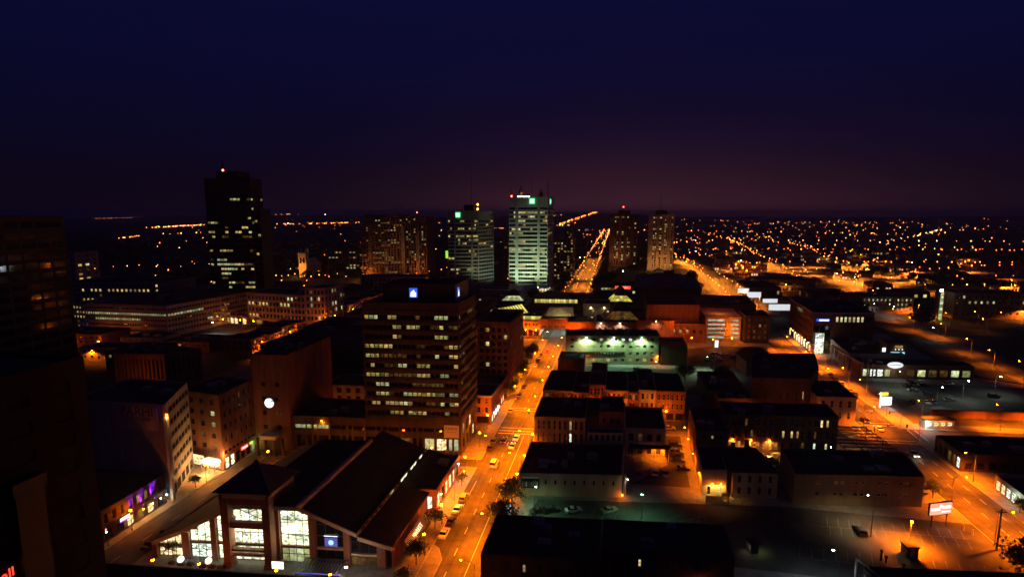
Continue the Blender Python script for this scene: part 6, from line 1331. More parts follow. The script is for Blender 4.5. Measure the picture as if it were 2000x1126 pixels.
building('tower_foyer', 'white glowing foyer corner of the tall white tower', [(-71, 499), (-57.5, 500.6), (-57.5, 506), (-71, 505)], 12, 'concrete_white', {0: [Z(.5, 11, 2, 5, .9, .85, .3, .08, lit=1, mats=('lit_shop', 'lit_shop', 'lit_shop_warm'))]})
light(None, (-62, 494, 7), (1, .85, .6), 5000, .5, name='foyer_light')
ol = building('dark_glass_skyscraper', 'tallest dark glass skyscraper with yellow lit floors', [(-310, 368), (-276, 374.5), (-278, 392), (-310, 390)], 107, 'panel_dark',
    {0: [Z(4, 100, 27, 13, .94, .5, .5, .25, lit=.75, mats=('lit_office', 'lit_yellow', 'lit_dim', 'lit_green'), rows=[.3, .1, .6, .5, .2, .3, .8, .5, .2, .2, 1.1, .2, .2, .8, .1, .2, .4, .6, .5, .9, .12, .15, .15, .1, .4, .05, 0], depth=.1, dark='glass_blue')],
     1: [Z(4, 100, 27, 6, .94, .5, .5, .25, lit=.6, mats=('lit_office', 'lit_yellow'), rows=[.1, .0, .5, .5, .05, .1, .7, .3, .1, .05, 1.2, .1, .05, .9, 0, .1, .2, .3, .2, .4, .1, .1, .1, .3, .2, 0, 0], depth=.1, dark='glass_blue')]}, units=3)
building('', '', [(-275.9, 377), (-271, 378), (-272, 392), (-276.9, 391.9)], 84, 'panel_dark', {0: [Z(4, 80, 21, 2, .94, .5, .3, .25, lit=.3, mats=('lit_office', 'lit_yellow'), rows=[.1, .4, 1, .2, .1, .1, 1.6, .1, .1, .2], depth=.1, dark='glass_blue')]}, root=ol, roofname='wing_roof')
building('', '', [(-303, 373), (-286, 376), (-286, 389), (-303, 388)], 112.5, 'panel_dark', None, z0=106, root=ol, roofname='crown_roof')
mast('mast with red beacon on the tallest dark skyscraper', -301, 378, 112.4, 10, 1.2, False, .4)
am = ('lit_yellow', 'lit_pale', 'lit_orange', 'lit_yellow')
ap = building('apartment_slab', 'wide brown apartment tower with scattered lit flats', [(-309, 632), (-262, 641), (-262, 664), (-309, 660)], 79, 'brick_brown', {0: [Z(3, 77, 24, 12, .45, .5, 1, .25, lit=.26, mats=am)], 1: [Z(3, 77, 24, 3, .4, .5, 1, .25, lit=.1, mats=am)]}, units=5)
building('', '', [(-261.8, 646), (-235, 652), (-233, 676), (-261.8, 668)], 77, 'brick_brown', {0: [Z(3, 75, 23, 8, .45, .5, 1, .25, lit=.2, mats=am)]}, root=ap, roofname='wing_roof', units=2)
for x in (-303, -262.5, -246):
    q = MB(); q.box(-2.4, 2.4, -1.2, .3, 0, 66 if x != -246 else 58); part('stair_shaft', q, 'brick_yellow', ap, (x - ap.location.x, 632 + (x + 309) * .2 - ap.location.y + (4.6 if x > -250 else 0), 0))
for j in range(24):
    q = MB(); q.box(-17, 15, -1.3, 0, 5.0 + j * 3.08, 5.9 + j * 3.08); part('balcony', q, 'brick_brown', ap, (-6 - 5, -20.2 + 3.4, 0), .19)
light(None, (-306, 618, 9), (1, .3, .03), 30000, .5, name='wall_wash'); light(None, (-240, 634, 10), (1, .3, .05), 14000, .5, name='wall_wash'); light(None, (-275, 604, 30), (1, .42, .16), 16000, .5, name='wall_wash')
mast('stub with red beacon on the wide apartment tower', -252, 664, 78, 5, 4, False, .2)
for nm, lb, ft_, h in (('apartment_tower', 'slim apartment tower, the one with a red roof beacon', [(-12, 846), (30, 852), (30, 876), (-12, 872)], 80), ('apartment_tower', 'slim apartment tower with the tall roof aerial', [(43, 798), (79, 804), (80, 828), (44, 824)], 79.5)):
    a = building(nm, lb, ft_, h, 'brick_yellow' if h < 80 else 'brick_brown', {0: [Z(3, h - 3, 23, 7, .5, .6, .5, .2, bays=[(.17, .33, 2), (.40, .54, 1), (.62, .74, 2), (.86, .97, 1)], lit=.34, mats=am)], 3: [Z(3, h - 3, 23, 2, .3, .4, 1, .25, lit=.05, mats=am)]}, units=2, group='twin apartment towers')
    w = ft_[1][0] - ft_[0][0]; cx_ = (ft_[0][0] + ft_[1][0]) / 2
    building('', '', [(cx_ - w * .22, ft_[0][1] + 8), (cx_ + w * .22, ft_[0][1] + 9), (cx_ + w * .22, ft_[0][1] + 19), (cx_ - w * .22, ft_[0][1] + 18)], h + 6, 'brick_dark', None, z0=h - 1, root=a, roofname='penthouse_roof')
mast('short mast with red light on a slim apartment tower', 8, 862, 86, 6, 5, False, .4); mast('tall aerial on the slim apartment tower', 60, 814, 85, 24, None, False, .35)
light(None, (52, 785, 10), (1, .42, .12), 20000, .5, name='wall_wash'); light(None, (70, 786, 10), (1, .42, .12), 20000, .5, name='wall_wash')
light(None, (0, 832, 14), (1, .40, .14), 14000, .5, name='wall_wash')
GEN = [('apartment_block', 'brown apartment block between the two bank towers', [(-140, 668), (-106, 672), (-106, 690), (-140, 688)], 62, 'brick_brown', 17, 8, .2), ('apartment_block', 'apartment block just right of the tall white tower', [(-78, 640), (-50, 644), (-50, 665), (-78, 662)], 52, 'brick_brown', 15, 7, .35),
       ('apartment_block', 'second apartment block right of the tall white tower', [(-72, 760), (-44 - 18, 764), (-62, 790), (-72, 786)], 58, 'brick_dark', 16, 4, .3), ('office_block', 'small dark block behind the twin towers', [(32, 900), (56, 904), (56, 930), (32, 926)], 42, 'brick_dark', 10, 6, .12),
       ('office_block', 'pale grid office beside the dark glass tower', [(-560, 420), (-505, 426), (-505, 450), (-560, 446)], 44, 'stone_cream', 9, 10, .35), ('apartment_block', 'wide low apartment block with orange lit flats left of the brown tower', [(-400, 700), (-322, 716), (-322, 734), (-400, 726)], 30, 'brick_dark', 7, 16, .33),
       ('office_block', 'cream office wing under the brown apartment tower', [(-236, 470), (-178, 478), (-178, 500), (-236, 496)], 22, 'brick_yellow', 5, 14, .06), ('office_block', 'grey office behind the brown apartment tower', [(-214, 690), (-180, 694), (-180, 720), (-214, 716)], 40, 'stone_grey', 9, 9, .05)]
building('office_block', 'long block with yellow window row at the left', [(-432, 352), (-352, 362), (-352, 400), (-432, 396)], 27, 'stone_grey', {0: [Z(3, 26, 6, 22, .5, .55, .6, .25, lit=0, fixed={(4, i): 'lit_yellow' for i in (4, 6, 7, 8, 10, 11, 12, 13, 14, 15, 16, 17, 18, 19, 21)} | {(5, 21): 'lit_yellow', (3, 8): 'lit_dim', (2, 0): 'lit_yellow', (2, 4): 'lit_yellow', (2, 5): 'lit_yellow', (2, 6): 'lit_yellow', (2, 7): 'lit_yellow', (2, 8): 'lit_yellow', (2, 11): 'lit_orange', (2, 13): 'lit_green'})]}, units=3)
for nm, lb, ft_, h, mt, nf, nc, li in GEN: building(nm, lb, ft_, h, mt, {0: [Z(3, h - 1.5, nf, nc, .5, .5, .6, .25, lit=li, mats=am)], 1: [Z(3, h - 1.5, nf, max(2, nc // 3), .5, .5, .6, .25, lit=li * .6, mats=am)]}, units=2)
lim = empty('lime_sign', (-177, 560, 33), .1, 'lime green glowing sign beside the grey tower', 'sign'); q = MB(); q.box(-4, 4, -.5, 0, 0, 8); part('panel', q, 'glow_lime', lim); q = MB(); q.box(-3.2, 3.2, -.55, -.5, 5.4, 7.4); part('header', q, 'glow_green', lim); q = MB(); q.box(-1, 1, -.4, .4, -33, 0); part('post', q, 'metal_dark', lim)
cy_ = [(-348, 298), (-287, 299), (-280, 340), (-276, 386), (-348, 384)]
building('banded_office', 'five-storey office with two long lit window bands at the left', cy_, 21, 'concrete', {0: [Z(2, 20, 5, 34, .7, .42, .5, .3, lit=0, fixed={(3, i): 'lit_green' for i in range(34)} | {(2, i): 'lit_green' for i in range(3, 23)} | {(4, i): 'lit_dim' for i in (12, 14, 25)})], 1: [Z(2, 20, 5, 18, .7, .42, .5, .3, lit=0, fixed={(3, i): 'lit_green' for i in range(12)} | {(1, i): 'lit_green' for i in (13, 14, 16)})], 2: [Z(2, 20, 5, 18, .7, .42, .5, .3, lit=.2, mats=('lit_orange', 'lit_dim'))]}, units=6)
building('stepped_annex', 'dim annex with small yellow windows left of the banded office', [(-372, 306), (-349, 304), (-349, 330), (-372, 332)], 19, 'stone_grey', {0: [Z(2, 18, 5, 8, .5, .5, .5, .25, lit=.35, mats=('lit_yellow', 'lit_orange'))]})
st = building('stone_office', 'old stone office with white lit window row and taller corner', [(-264, 347), (-214, 342), (-213, 372), (-264, 376)], 23.5, 'stone_cream', {0: [Z(5, 22.5, 4, 16, .55, .6, .6, .2, lit=.5, mats=('lit_pale', 'lit_yellow'), rows=[.1, .1, 1.1, .25]), Z(.4, 4.6, 1, 8, .7, .7, .5, .1, lit=.3, mats=('lit_orange',))]}, bands=[(22.9, .8, .4)], band_mat='stone_cream', units=3)
building('', '', [(-213.8, 341.5), (-200, 344), (-198, 366), (-213, 366)], 29, 'stone_cream', {0: [Z(5, 28, 5, 5, .5, .6, .5, .2, lit=.35, mats=('lit_green', 'lit_pale', 'lit_dim'))], 1: [Z(5, 28, 5, 6, .45, .6, .5, .2, lit=.25, mats=('lit_green', 'lit_dim'))]}, root=st, roofname='corner_roof')
light(st, (40, -20, 6), SOD, 8000, .4)
building('corner_restaurant', 'low restaurant with glowing orange front at the lit junction', [(-292, 346), (-262, 343), (-262, 356), (-292, 358)], 7, 'brick_yellow', {0: [Z(.4, 6, 1, 8, .8, .75, .5, .08, lit=.9, mats=('lit_shop_warm', 'lit_orange'))]}, units=2)
for i, (x, y) in enumerate(((-290, 338), (-276, 336), (-262, 336), (-250, 334), (-236, 330), (-222, 328), (-312, 290), (-330, 288), (-300, 262), (-320, 258), (-250, 260), (-236, 258))): lantern(x, y, ('first', 'second', 'third', 'fourth', 'fifth', 'sixth', 'seventh', 'eighth', 'ninth', 'tenth', 'eleventh', 'twelfth')[i] + ' orange lantern among the streets left of the office', 5000)
building('orange_lit_house', 'low white house washed orange by two blazing lamps', [(-288, 240), (-262.5, 243), (-262.5, 256), (-288, 254)], 8, 'stone_cream', {0: [Z(1, 7.4, 2, 6, .35, .45, 1, .25, lit=0)]})
for i, x in enumerate((-281, -267)): wall_lamp(x, 240.6 + (x + 288) * .118 - .1, 6.2, .118, ('left', 'right')[i] + ' blazing orange lamp on the low white house', 16000, SOD, 'o', 1.2)
building('colonnade_hall', 'hall with tall orange-lit columns across its front', [(-232, 209), (-207.5, 212.6), (-199, 226), (-232, 226)], 15, 'brick_brown', {0: [Z(2, 13, 1, 12, .45, .85, .6, .08, lit=0, depth=.7)], 1: [Z(2, 13, 1, 7, .45, .85, .6, .08, lit=0, depth=.7)]}, units=3)
light(None, (-214, 202, 5), SOD, 2600, .4, name='column_wash')
for i, (y0, y1, h, mt, l) in enumerate(((262, 276, 11, 'brick_red', 'pilastered shop at the near end of the shopping street'), (276.3, 290, 10, 'stone_cream', 'bright cream shop in the shopping street'), (290.3, 306, 12, 'brick_yellow', 'yellow brick shop in the shopping street'), (306.3, 318, 11, 'brick_red', 'red shop by the corner of the shopping street'), (372, 392, 12, 'stone_cream', 'orange-lit cream shop farther up the shopping street'), (392.3, 412, 13, 'brick_yellow', 'violet-lit shop farther up the shopping street'), (412.3, 432, 12, 'brick_red', 'red brick shop far up the shopping street'), (432.3, 456, 13, 'stone_cream', 'last pale shop far up the shopping street'))):
    building('street_shop', l, [(-216, y0), (-198.6, y0 + .2), (-198.4, y1), (-216, y1)], h, mt, {1: [Z(4, h - .6, 2, 6, .5, .62, .3, .18, lit=.2, mats=('lit_orange', 'lit_yellow', 'lit_dim'), fr='trim_cream'), Z(.3, 3.7, 1, 4, .85, .8, .3, .05, lit=.85, mats=('lit_shop_warm', 'lit_orange'))], 0: [Z(4, h - .6, 2, 4, .4, .5, .6, .2, lit=.05, mats=('lit_dim',))]}, bands=[(h - .5, .6, .3)], band_mat='brick_yellow', group='shops of the shopping street')
for i, y in enumerate((272, 288, 304, 380, 404, 428)): lantern(-195.5, y, ('first', 'second', 'third', 'fourth', 'fifth', 'sixth')[i] + ' orange lantern added to light the shopping street fronts', 9000)  # lanterns added to raise the light on the shop walls
light(None, (-196, 402, 4), (.75, .1, 1), 5000, .4, name='violet_shop_light')
BK = [(-262, 268, 30, 20, 6), (-300, 276, 26, 18, 5), (-345, 262, 44, 20, 9), (-258, 228, 22, 22, 10), (-182, 282, 26, 40, 14), (-182, 336, 26, 60, 13), (-150, 290, 34, 50, 12), (-112, 262, 30, 70, 13), (-150, 350, 60, 50, 14), (-182, 410, 30, 60, 12), (-140, 412, 60, 40, 15), (-330, 410, 50, 30, 20), (-260, 410, 40, 50, 16), (-98, 345, 28, 60, 11)]
for i, (x, y, w, d, h) in enumerate(BK):
    building('back_block', 'dark flat-roofed block %s of the unlit roofs behind the office' % ('one', 'two', 'three', 'four', 'five', 'six', 'seven', 'eight', 'nine', 'ten', 'eleven', 'twelve', 'thirteen', 'fourteen')[i], Q(x, x + w, y, y + d, .06), h, ('brick_dark', 'stone_grey', 'brick_brown')[i % 3], {0: [Z(3, h - 1, max(1, int(h / 4)), max(3, int(w / 4)), .4, .5, .8, .25, lit=.13, mats=('lit_yellow', 'lit_orange'))]}, units=3, group='dark roofs behind the office')
ch = empty('church_tower', (-396, 634, 0), .2, 'floodlit orange church tower with pale green crown', 'church')
q = MB(); q.box(-5, 5, -5, 5, 0, 30); q.box(-5.6, 5.6, -5.6, 5.6, 29, 30.4); part('shaft', q, 'stone_cream', ch)
for s in (-4.4, 4.4):
    for t in (-4.4, 4.4): q = MB(); q.cyl((s, t, 30.4), (s, t, 37), 1.0, .15, n=6); part('pinnacle', q, 'stone_grey', ch)
for x in (-2, 2): window(ch, 2.0, 7, (x, -5.05, 18), 0, 'glass')
q = MB(); q.box(-8, 8, 5, 40, 0, 14); q.poly([(-8.5, 5, 14), (8.5, 5, 14), (0, 5, 22)]); q.poly([(-8.5, 5, 14), (0, 5, 22), (0, 40, 22), (-8.5, 40, 14)]); q.poly([(8.5, 5, 14), (8.5, 40, 14), (0, 40, 22), (0, 5, 22)]); part('nave', q, 'stone_grey', ch)
light(ch, (-3, -12, 12), (1, .28, .03), 26000, .4); light(ch, (0, -9, 36), (.5, 1, .7), 1500, .3); light(ch, (-14, 2, 3), (1, .85, .3), 2500, .3)

# ------------------------------------------------------------------ right distance: billboards, green mast, rail station
for i, (x, y, z, w, h, c, l) in enumerate(((118, 540, 6, 11, 5, 'glow_panel', 'upper white billboard in the dark station yard'), (121, 512, 6, 13, 5.5, 'glow_panel', 'middle white billboard in the dark station yard'), (129, 490, 5, 13, 4, 'glow_panel', 'lower pale billboard in the dark station yard'), (126, 452, 5, 17, 5.4, 'glow_panel', 'widest white billboard nearest the corner office'))):
    r = empty('billboard', (x, y, 0), .15, l, 'billboard'); q = MB(); q.box(-w / 2, w / 2, -.3, .3, z, z + h); part('casing', q, 'sign_black', r); q = MB(); q.box(-w / 2 + .3, w / 2 - .3, -.36, -.3, z + .3, z + h - .3); part('face', q, c, r); q = MB(); q.cyl((0, 0, 0), (0, 0, z), .4); part('post', q, 'metal_dark', r)
    light(r, (0, -3, z - 1), (.9, .95, 1), 500, .4)
for i, (x, y, w, d, h, rz) in enumerate(((128, 560, 30, 60, 9, .1), (150, 480, 24, 30, 8, .1), (140, 400, 26, 30, 7, .1), (176, 530, 30, 40, 8, .15), (150, 620, 60, 40, 10, .15), (240, 560, 50, 20, 8, .2))):
    building('yard_shed', 'dark low shed %s of the unlit station yard' % ('one', 'two', 'three', 'four', 'five', 'six')[i], Q(x, x + w, y, y + d, rz), h, 'brick_dark', {3: [Z(1, h - 1, 1, 8, .4, .7, .5, .15, lit=.3, mats=('lit_orange', 'lit_yellow'))], 0: [Z(1, h - 1, 1, 6, .4, .5, .5, .2, lit=.1, mats=('lit_yellow',))]}, group='dark station yard sheds')
gmst = empty('light_mast', (242, 461, 0), 0, 'slender green-lit tower with a white lamp on top', 'tower'); q = MB(); q.box(-1.4, 1.4, -1.4, 1.4, 0, 22); part('shaft', q, 'stone_grey', gmst)
for k in range(9): q = MB(); q.box(-1.0, 1.0, -1.48, -1.42, 1 + k * 2.3, 2.9 + k * 2.3); part('pane', q, 'lit_green', gmst)
q = MB(); q.ball((0, 0, 23), .9); part('globe', q, 'lamp_white', gmst); light(gmst, (0, -5, 3), (.45, 1, .3), 1500, .3)
building('station_block', 'three-storey block with white lamps beside the green-lit tower', [(196, 480), (236, 486), (236, 510), (196, 506)], 14, 'brick_brown', {0: [Z(2, 13, 3, 12, .4, .5, .5, .25, lit=.3, mats=('lit_green', 'lit_pale'))]}, units=2)
building('station_hotel', 'dark four-storey block right of the green-lit tower', [(256, 470), (310, 478), (310, 500), (256, 496)], 20, 'brick_brown', {0: [Z(2, 19, 4, 12, .4, .5, .5, .25, lit=.12, mats=('lit_green', 'lit_pale'))]}, units=2)
for i, (x, y, c, p) in enumerate(((216, 466, WHT, 9000), (206, 476, WHT, 7000), (262, 450, SOD, 9000), (280, 452, SOD, 9000), (238, 440, SOD, 8000), (300, 440, WHT, 4000), (322, 452, WHT, 4000), (250, 420, SOD, 8000), (200, 380, WHT, 2500), (212, 395, SOD, 60000), (202, 350, SOD, 40000), (226, 500, SOD, 9000), (240, 560, SOD, 40000), (203, 415, SOD, 60000), (197, 322, SOD, 60000), (197, 300, SOD, 60000), (209, 452, SOD, 60000), (216, 520, SOD, 60000), (240, 640, SOD, 60000))):
    cobra(x, y, PI, ('white', 'second white', 'orange', 'second orange', 'third orange', 'third white', 'fourth white', 'fourth orange', 'bluish', 'brightest orange', 'fifth orange', 'sixth orange', 'seventh orange', 'eighth orange', 'ninth orange', 'tenth orange', 'eleventh orange', 'twelfth orange', 'thirteenth orange')[i] + ' arm lamp round the rail station on the right', p, c, 'o' if c is SOD else 'w')
sd = MB(); sd.prism([(172, 300), (190, 290), (194, 400), (206, 520), (190, 520), (180, 400)], 0, .5); setp(obj('rail_embankment', sd.mesh('rail_embankment', ['earth'])), kind='structure')
tr_ = empty('rail_track', (183, 400, .5), -.06, 'railway track on the low embankment at the right', 'track')
for s in (-.75, .75): q = MB(); q.box(s - .05, s + .05, -100, 110, .1, .26); part('rail', q, 'metal_grey', tr_)
for i in range(70): q = MB(); q.box(-1.3, 1.3, -.12, .12, 0, .1); part('sleeper', q, 'wood', tr_, (0, -100 + i * 3.0, 0))

# ------------------------------------------------------------------ far town: hill, lamps, houses, woods
hm = MB()
def hill(cx, cy, rx, ry, h, n=24, k=6):
    rings = []
    for j in range(k + 1):
        t = j / k; z = h * (1 - t * t) ** 1.5 if t < 1 else -1
        rings.append([(cx + rx * t * math.cos(2 * PI * i / n), cy + ry * t * math.sin(2 * PI * i / n), z) for i in range(n)])
    for a, b in zip(rings, rings[1:]):
        for i in range(n): j = (i + 1) % n; hm.poly([a[i], b[i], b[j], a[j]])
HILLS = [(-330, 5600, 1500, 1900, 96), (-4200, 6200, 3200, 1700, 70), (4500, 7000, 3500, 1800, 60)]
for h in HILLS: hill(*h)
o = obj('hills', hm.mesh('hills', ['earth'])); setp(o, kind='structure')
def hz_(x, y):
    z = 0
    for cx, cy, rx, ry, h in HILLS:
        t2 = ((x - cx) / rx) ** 2 + ((y - cy) / ry) ** 2
        if t2 < 1: z = max(z, h * (1 - t2) ** 1.5)
    return z
RF = random.Random(21)
FAR = []   # x, y, tint
def line(x0, y0, x1, y1, n, j=3.0, tint='o'):
    for i in range(n):
        t = (i + .5) / n; FAR.append((x0 + (x1 - x0) * t + RF.uniform(-j, j), y0 + (y1 - y0) * t + RF.uniform(-j, j), tint))
# the long street going on beyond the mall: a lamp each side
y = 505.0
while y < 2600:
    c = -36.5 - (y - 500) * .006
    for s in (-1, 1):
        FAR.append((c + s * (10.5 + (y - 500) * .001), y + RF.uniform(-6, 6), RF.choice('oood')))
        if RF.random() < .8: FAR.append((c + s * RF.uniform(2, 15), y + RF.uniform(-9, 9), RF.choice('oorp')))  # extra lamps added, standing for shop, signal and car lights
    y += 30 + (y - 500) * .02
# its far end, climbing the hill
HR = [(-390, 3727), (-372, 3928), (-347, 4099), (-320, 4270), (-290, 4458), (-259, 4677), (-228, 4978), (-214, 5229)]
for (xa, ya), (xb, yb_) in zip(HR, HR[1:]): line(xa, ya, xb, yb_, 10, 20)
line(-560, 3700, -300, 3950, 12, 25); line(-420, 3500, -300, 3560, 10, 12, 'p')
# diagonal street and the bright quarter to the right of the twin towers: lamp rows follow the streets
line(99, 470, 105, 720, 11, 1.5); line(120, 480, 122, 720, 10, 1.5); line(113, 720, 103, 1180, 26, 7)
line(150, 1186, 1500, 1326, 40, 4); line(150, 1216, 900, 1290, 20, 5, 'r'); line(180, 870, 700, 958, 24, 3); line(205, 640, 335, 1800, 40, 6); line(110, 1575, 2200, 1795, 50, 9, 'p'); line(250, 692, 640, 758, 18, 2.5, 'r'); line(320, 760, 436, 1500, 22, 5)
def block(x0, x1, y0, y1, n, tint='o'):
    for i in range(n):
        u = RF.random(); yy = y0 + (y1 - y0) * u; FAR.append((RF.uniform(x0, x1) * (yy / y1) ** .5, yy, tint if RF.random() < .7 else RF.choice('oprdd')))
for gx, gy, n, rr in ((150, 1000, 9, 40), (190, 1480, 14, 70), (340, 1730, 12, 60), (200, 830, 9, 34), (300, 1150, 8, 60), (560, 1900, 14, 120), (420, 1350, 9, 70), (270, 720, 8, 30), (180, 2400, 16, 110), (900, 2300, 16, 160), (700, 1320, 10, 70), (470, 880, 8, 40)):
    for i in range(n): FAR.append((gx + RF.gauss(0, rr), gy + RF.gauss(0, rr * .8), RF.choice('ooorpd')))
block(100, 330, 900, 1500, 26, 'd'); block(130, 560, 1400, 2400, 40, 'd'); block(330, 800, 900, 1500, 20, 'd')
block(-150, 120, 1400, 2600, 34, 'd'); block(500, 1500, 1300, 2600, 60, 'd'); block(200, 2600, 2600, 5200, 110, 'd'); block(300, 1000, 620, 1000, 16, 'd'); block(1000, 3600, 4200, 6200, 40, 'd')
line(240, 620, 420, 1000, 14, 6); line(330, 760, 560, 900, 11, 5, 'r'); line(300, 620, 470, 650, 8, 5)
line(640, 1500, 1500, 2900, 22, 10, 'p'); line(900, 1350, 2100, 2500, 34, 14); line(1700, 2350, 2300, 2700, 16, 10); line(2500, 3000, 3300, 3500, 22, 16, 'p'); line(3000, 3600, 4200, 4300, 22, 16)
block(700, 1900, 800, 1300, 14, 'd'); line(420, 520, 640, 560, 9, 3, 'p'); line(330, 480, 520, 500, 8, 6, 'p'); line(220, 470, 420, 470, 6, 6, 'p')
# left horizon strings
line(-6749, 6015, -6300, 6700, 22, 40); line(-6900, 7300, -6600, 7500, 6, 40, 'p')
line(-2480, 2520, -2790, 3270, 40, 55); line(-2500, 2600, -2800, 3330, 22, 30, 'p'); line(-1460, 1368, -1560, 1560, 9, 16); line(-1632, 1673, -1640, 1900, 7, 30)
line(-4404, 6469, -3900, 6100, 12, 40); line(-2473, 3510, -2240, 3900, 22, 70); line(-2240, 3900, -2231, 4446, 20, 80); line(-2700, 4300, -2000, 5200, 16, 120, 'd'); line(-1700, 4200, -1100, 4600, 16, 60, 'd'); line(-850, 4600, -480, 4700, 18, 40, 'p'); line(-640, 2700, -500, 2800, 9, 24, 'r')
block(-2600, -1500, 2000, 3400, 14, 'd')
line(-540, 500, -330, 520, 12, 18); line(-420, 540, -330, 600, 8, 14); block(-760, -360, 480, 720, 14); line(-700, 640, -420, 660, 9, 20, 'p')
block(-1500, -300, 900, 2000, 30, 'p'); block(-1200, -500, 620, 900, 8); line(-420, 560, -300, 580, 7, 6); block(-900, -300, 2000, 3000, 14, 'p')
line(-260, 560, -200, 760, 8, 6); line(-120, 570, -100, 800, 9, 10); line(-400, 488, -80, 489, 12, 3)
for wx, wy in ((-2551, 3895), (-3605, 6300), (8, 694), (212, 1574), (188, 888), (262, 716), (267, 678), (-60, 900), (430, 900), (150, 1100)): FAR.append((wx, wy, 'w'))
FAR = [f for f in FAR if not (-60 < f[0] < 120 and 440 < f[1] < 500)]
FAR = [f for f in FAR if not (f[0] > .5 * f[1] and 600 < f[1] < 2700 and f[2] in 'd' and RF.random() < .75)]
def far_lamp_mesh(kind, r):
    return mesh_of(lambda b: (b.cyl((0, 0, 0), (0, 0, 8.6), .16, .1, n=4, mi=0, cap=False), b.ball((0, 0, 9.0), r, mi=1, n=6, k=3)), 'distant_lamp', ['metal_dark', {'o': 'lamp_far', 'p': 'lamp_far_pale', 'r': 'lamp_far_red', 'w': 'lamp_far_white', 'd': 'lamp_far_dim'}[kind]])
FM = {}
def size_for(d): return round(max(.35, min(2.8, d * .00056)), 1)
FAR.sort(key=lambda f: math.hypot(f[0], f[1]))
rest = {'o': MB(), 'p': MB(), 'r': MB(), 'w': MB(), 'd': MB()}
TN = {'o': 'orange', 'p': 'pale', 'r': 'reddish', 'w': 'white', 'd': 'dim'}
cnt = 0
for (x, y, t) in FAR:
    d = math.hypot(x, y); r = size_for(d * RF.choice((.55, .7, .85, 1.0, 1.25)))
    if cnt < 290:
        key = (t, r)
        if key not in FM: FM[key] = far_lamp_mesh(t, r)
        o = obj('distant_lamp', FM[key], None, (x, y, hz_(x, y)))
        reg = 'right of the long street' if x > -20 else ('along the long street' if x > -70 else 'left of the long street')
        if t != 'd' and ((x > -75 and x < 5 and y < 2600) or (x > 60 and y < 1500)):
            light(o, (0, 0, 8.2), (1, .25, .02), (62000 if x < 5 else 150000) * (1 + y / 2000), .3, 'SPOT', cone=156, blend=.3)
        setp(o, 'distant %s street lamp glowing on the dark plain %s' % (TN[t], reg), 'street lamp', 'distant %s street lamps %s' % (TN[t], reg)); cnt += 1
    else:
        z = hz_(x, y); rest[t].ball((x, y, z + 9), r, mi=1, n=5, k=3); rest[t].cyl((x, y, z), (x, y, z + 8), .2, .1, n=3, mi=0, cap=False)
for t, mb in rest.items():
    o = obj('far_city_lamps', mb.mesh('far_city_lamps', ['metal_dark', {'o': 'lamp_far', 'p': 'lamp_far_pale', 'r': 'lamp_far_red', 'w': 'lamp_far_white', 'd': 'lamp_far_dim'}[t]])); setp(o, 'farthest %s lamps of the town merging along the horizon' % TN[t], 'city lamps', None, 'stuff')
# commercial blocks of the orange quarter, lit fronts towards the streets
RC = random.Random(77); SIDE = {'brick_yellow': 'yellow brick', 'brick_red': 'red brick', 'stone_grey': 'grey'}
for i in range(26):
    y = 600 + i * 24 + RC.uniform(-8, 8); x = RC.choice((RC.uniform(128, 190), RC.uniform(225, 310), RC.uniform(330, 460))) * (y / 760) ** .6
    if x < 130 or (190 < x < 250 and y < 720): x = 150 + RC.uniform(0, 30)
    w, d, h = RC.uniform(16, 34), RC.uniform(14, 26), RC.uniform(5, 11); mt = RC.choice(list(SIDE))
    building('commercial_block', 'low %s commercial block with lit front in the orange quarter behind the billboards' % SIDE[mt], Q(x, x + w, y, y + d, .14), h, mt, {0: [Z(.5, 4.2, 1, int(w / 3), .7, .75, .5, .1, lit=.4, mats=('lit_shop_warm', 'lit_orange', 'lit_pale'))], 3: [Z(.5, 4.2, 1, int(d / 4), .6, .7, .5, .1, lit=.4, mats=('lit_orange', 'lit_yellow'))]}, group='%s blocks of the orange quarter' % SIDE[mt], units=1)
    if i % 2 == 0: lantern(x + w * .4, y - 6, 'orange lantern before the commercial blocks of the orange quarter', 60000, group='lanterns of the orange quarter', h=1.5)
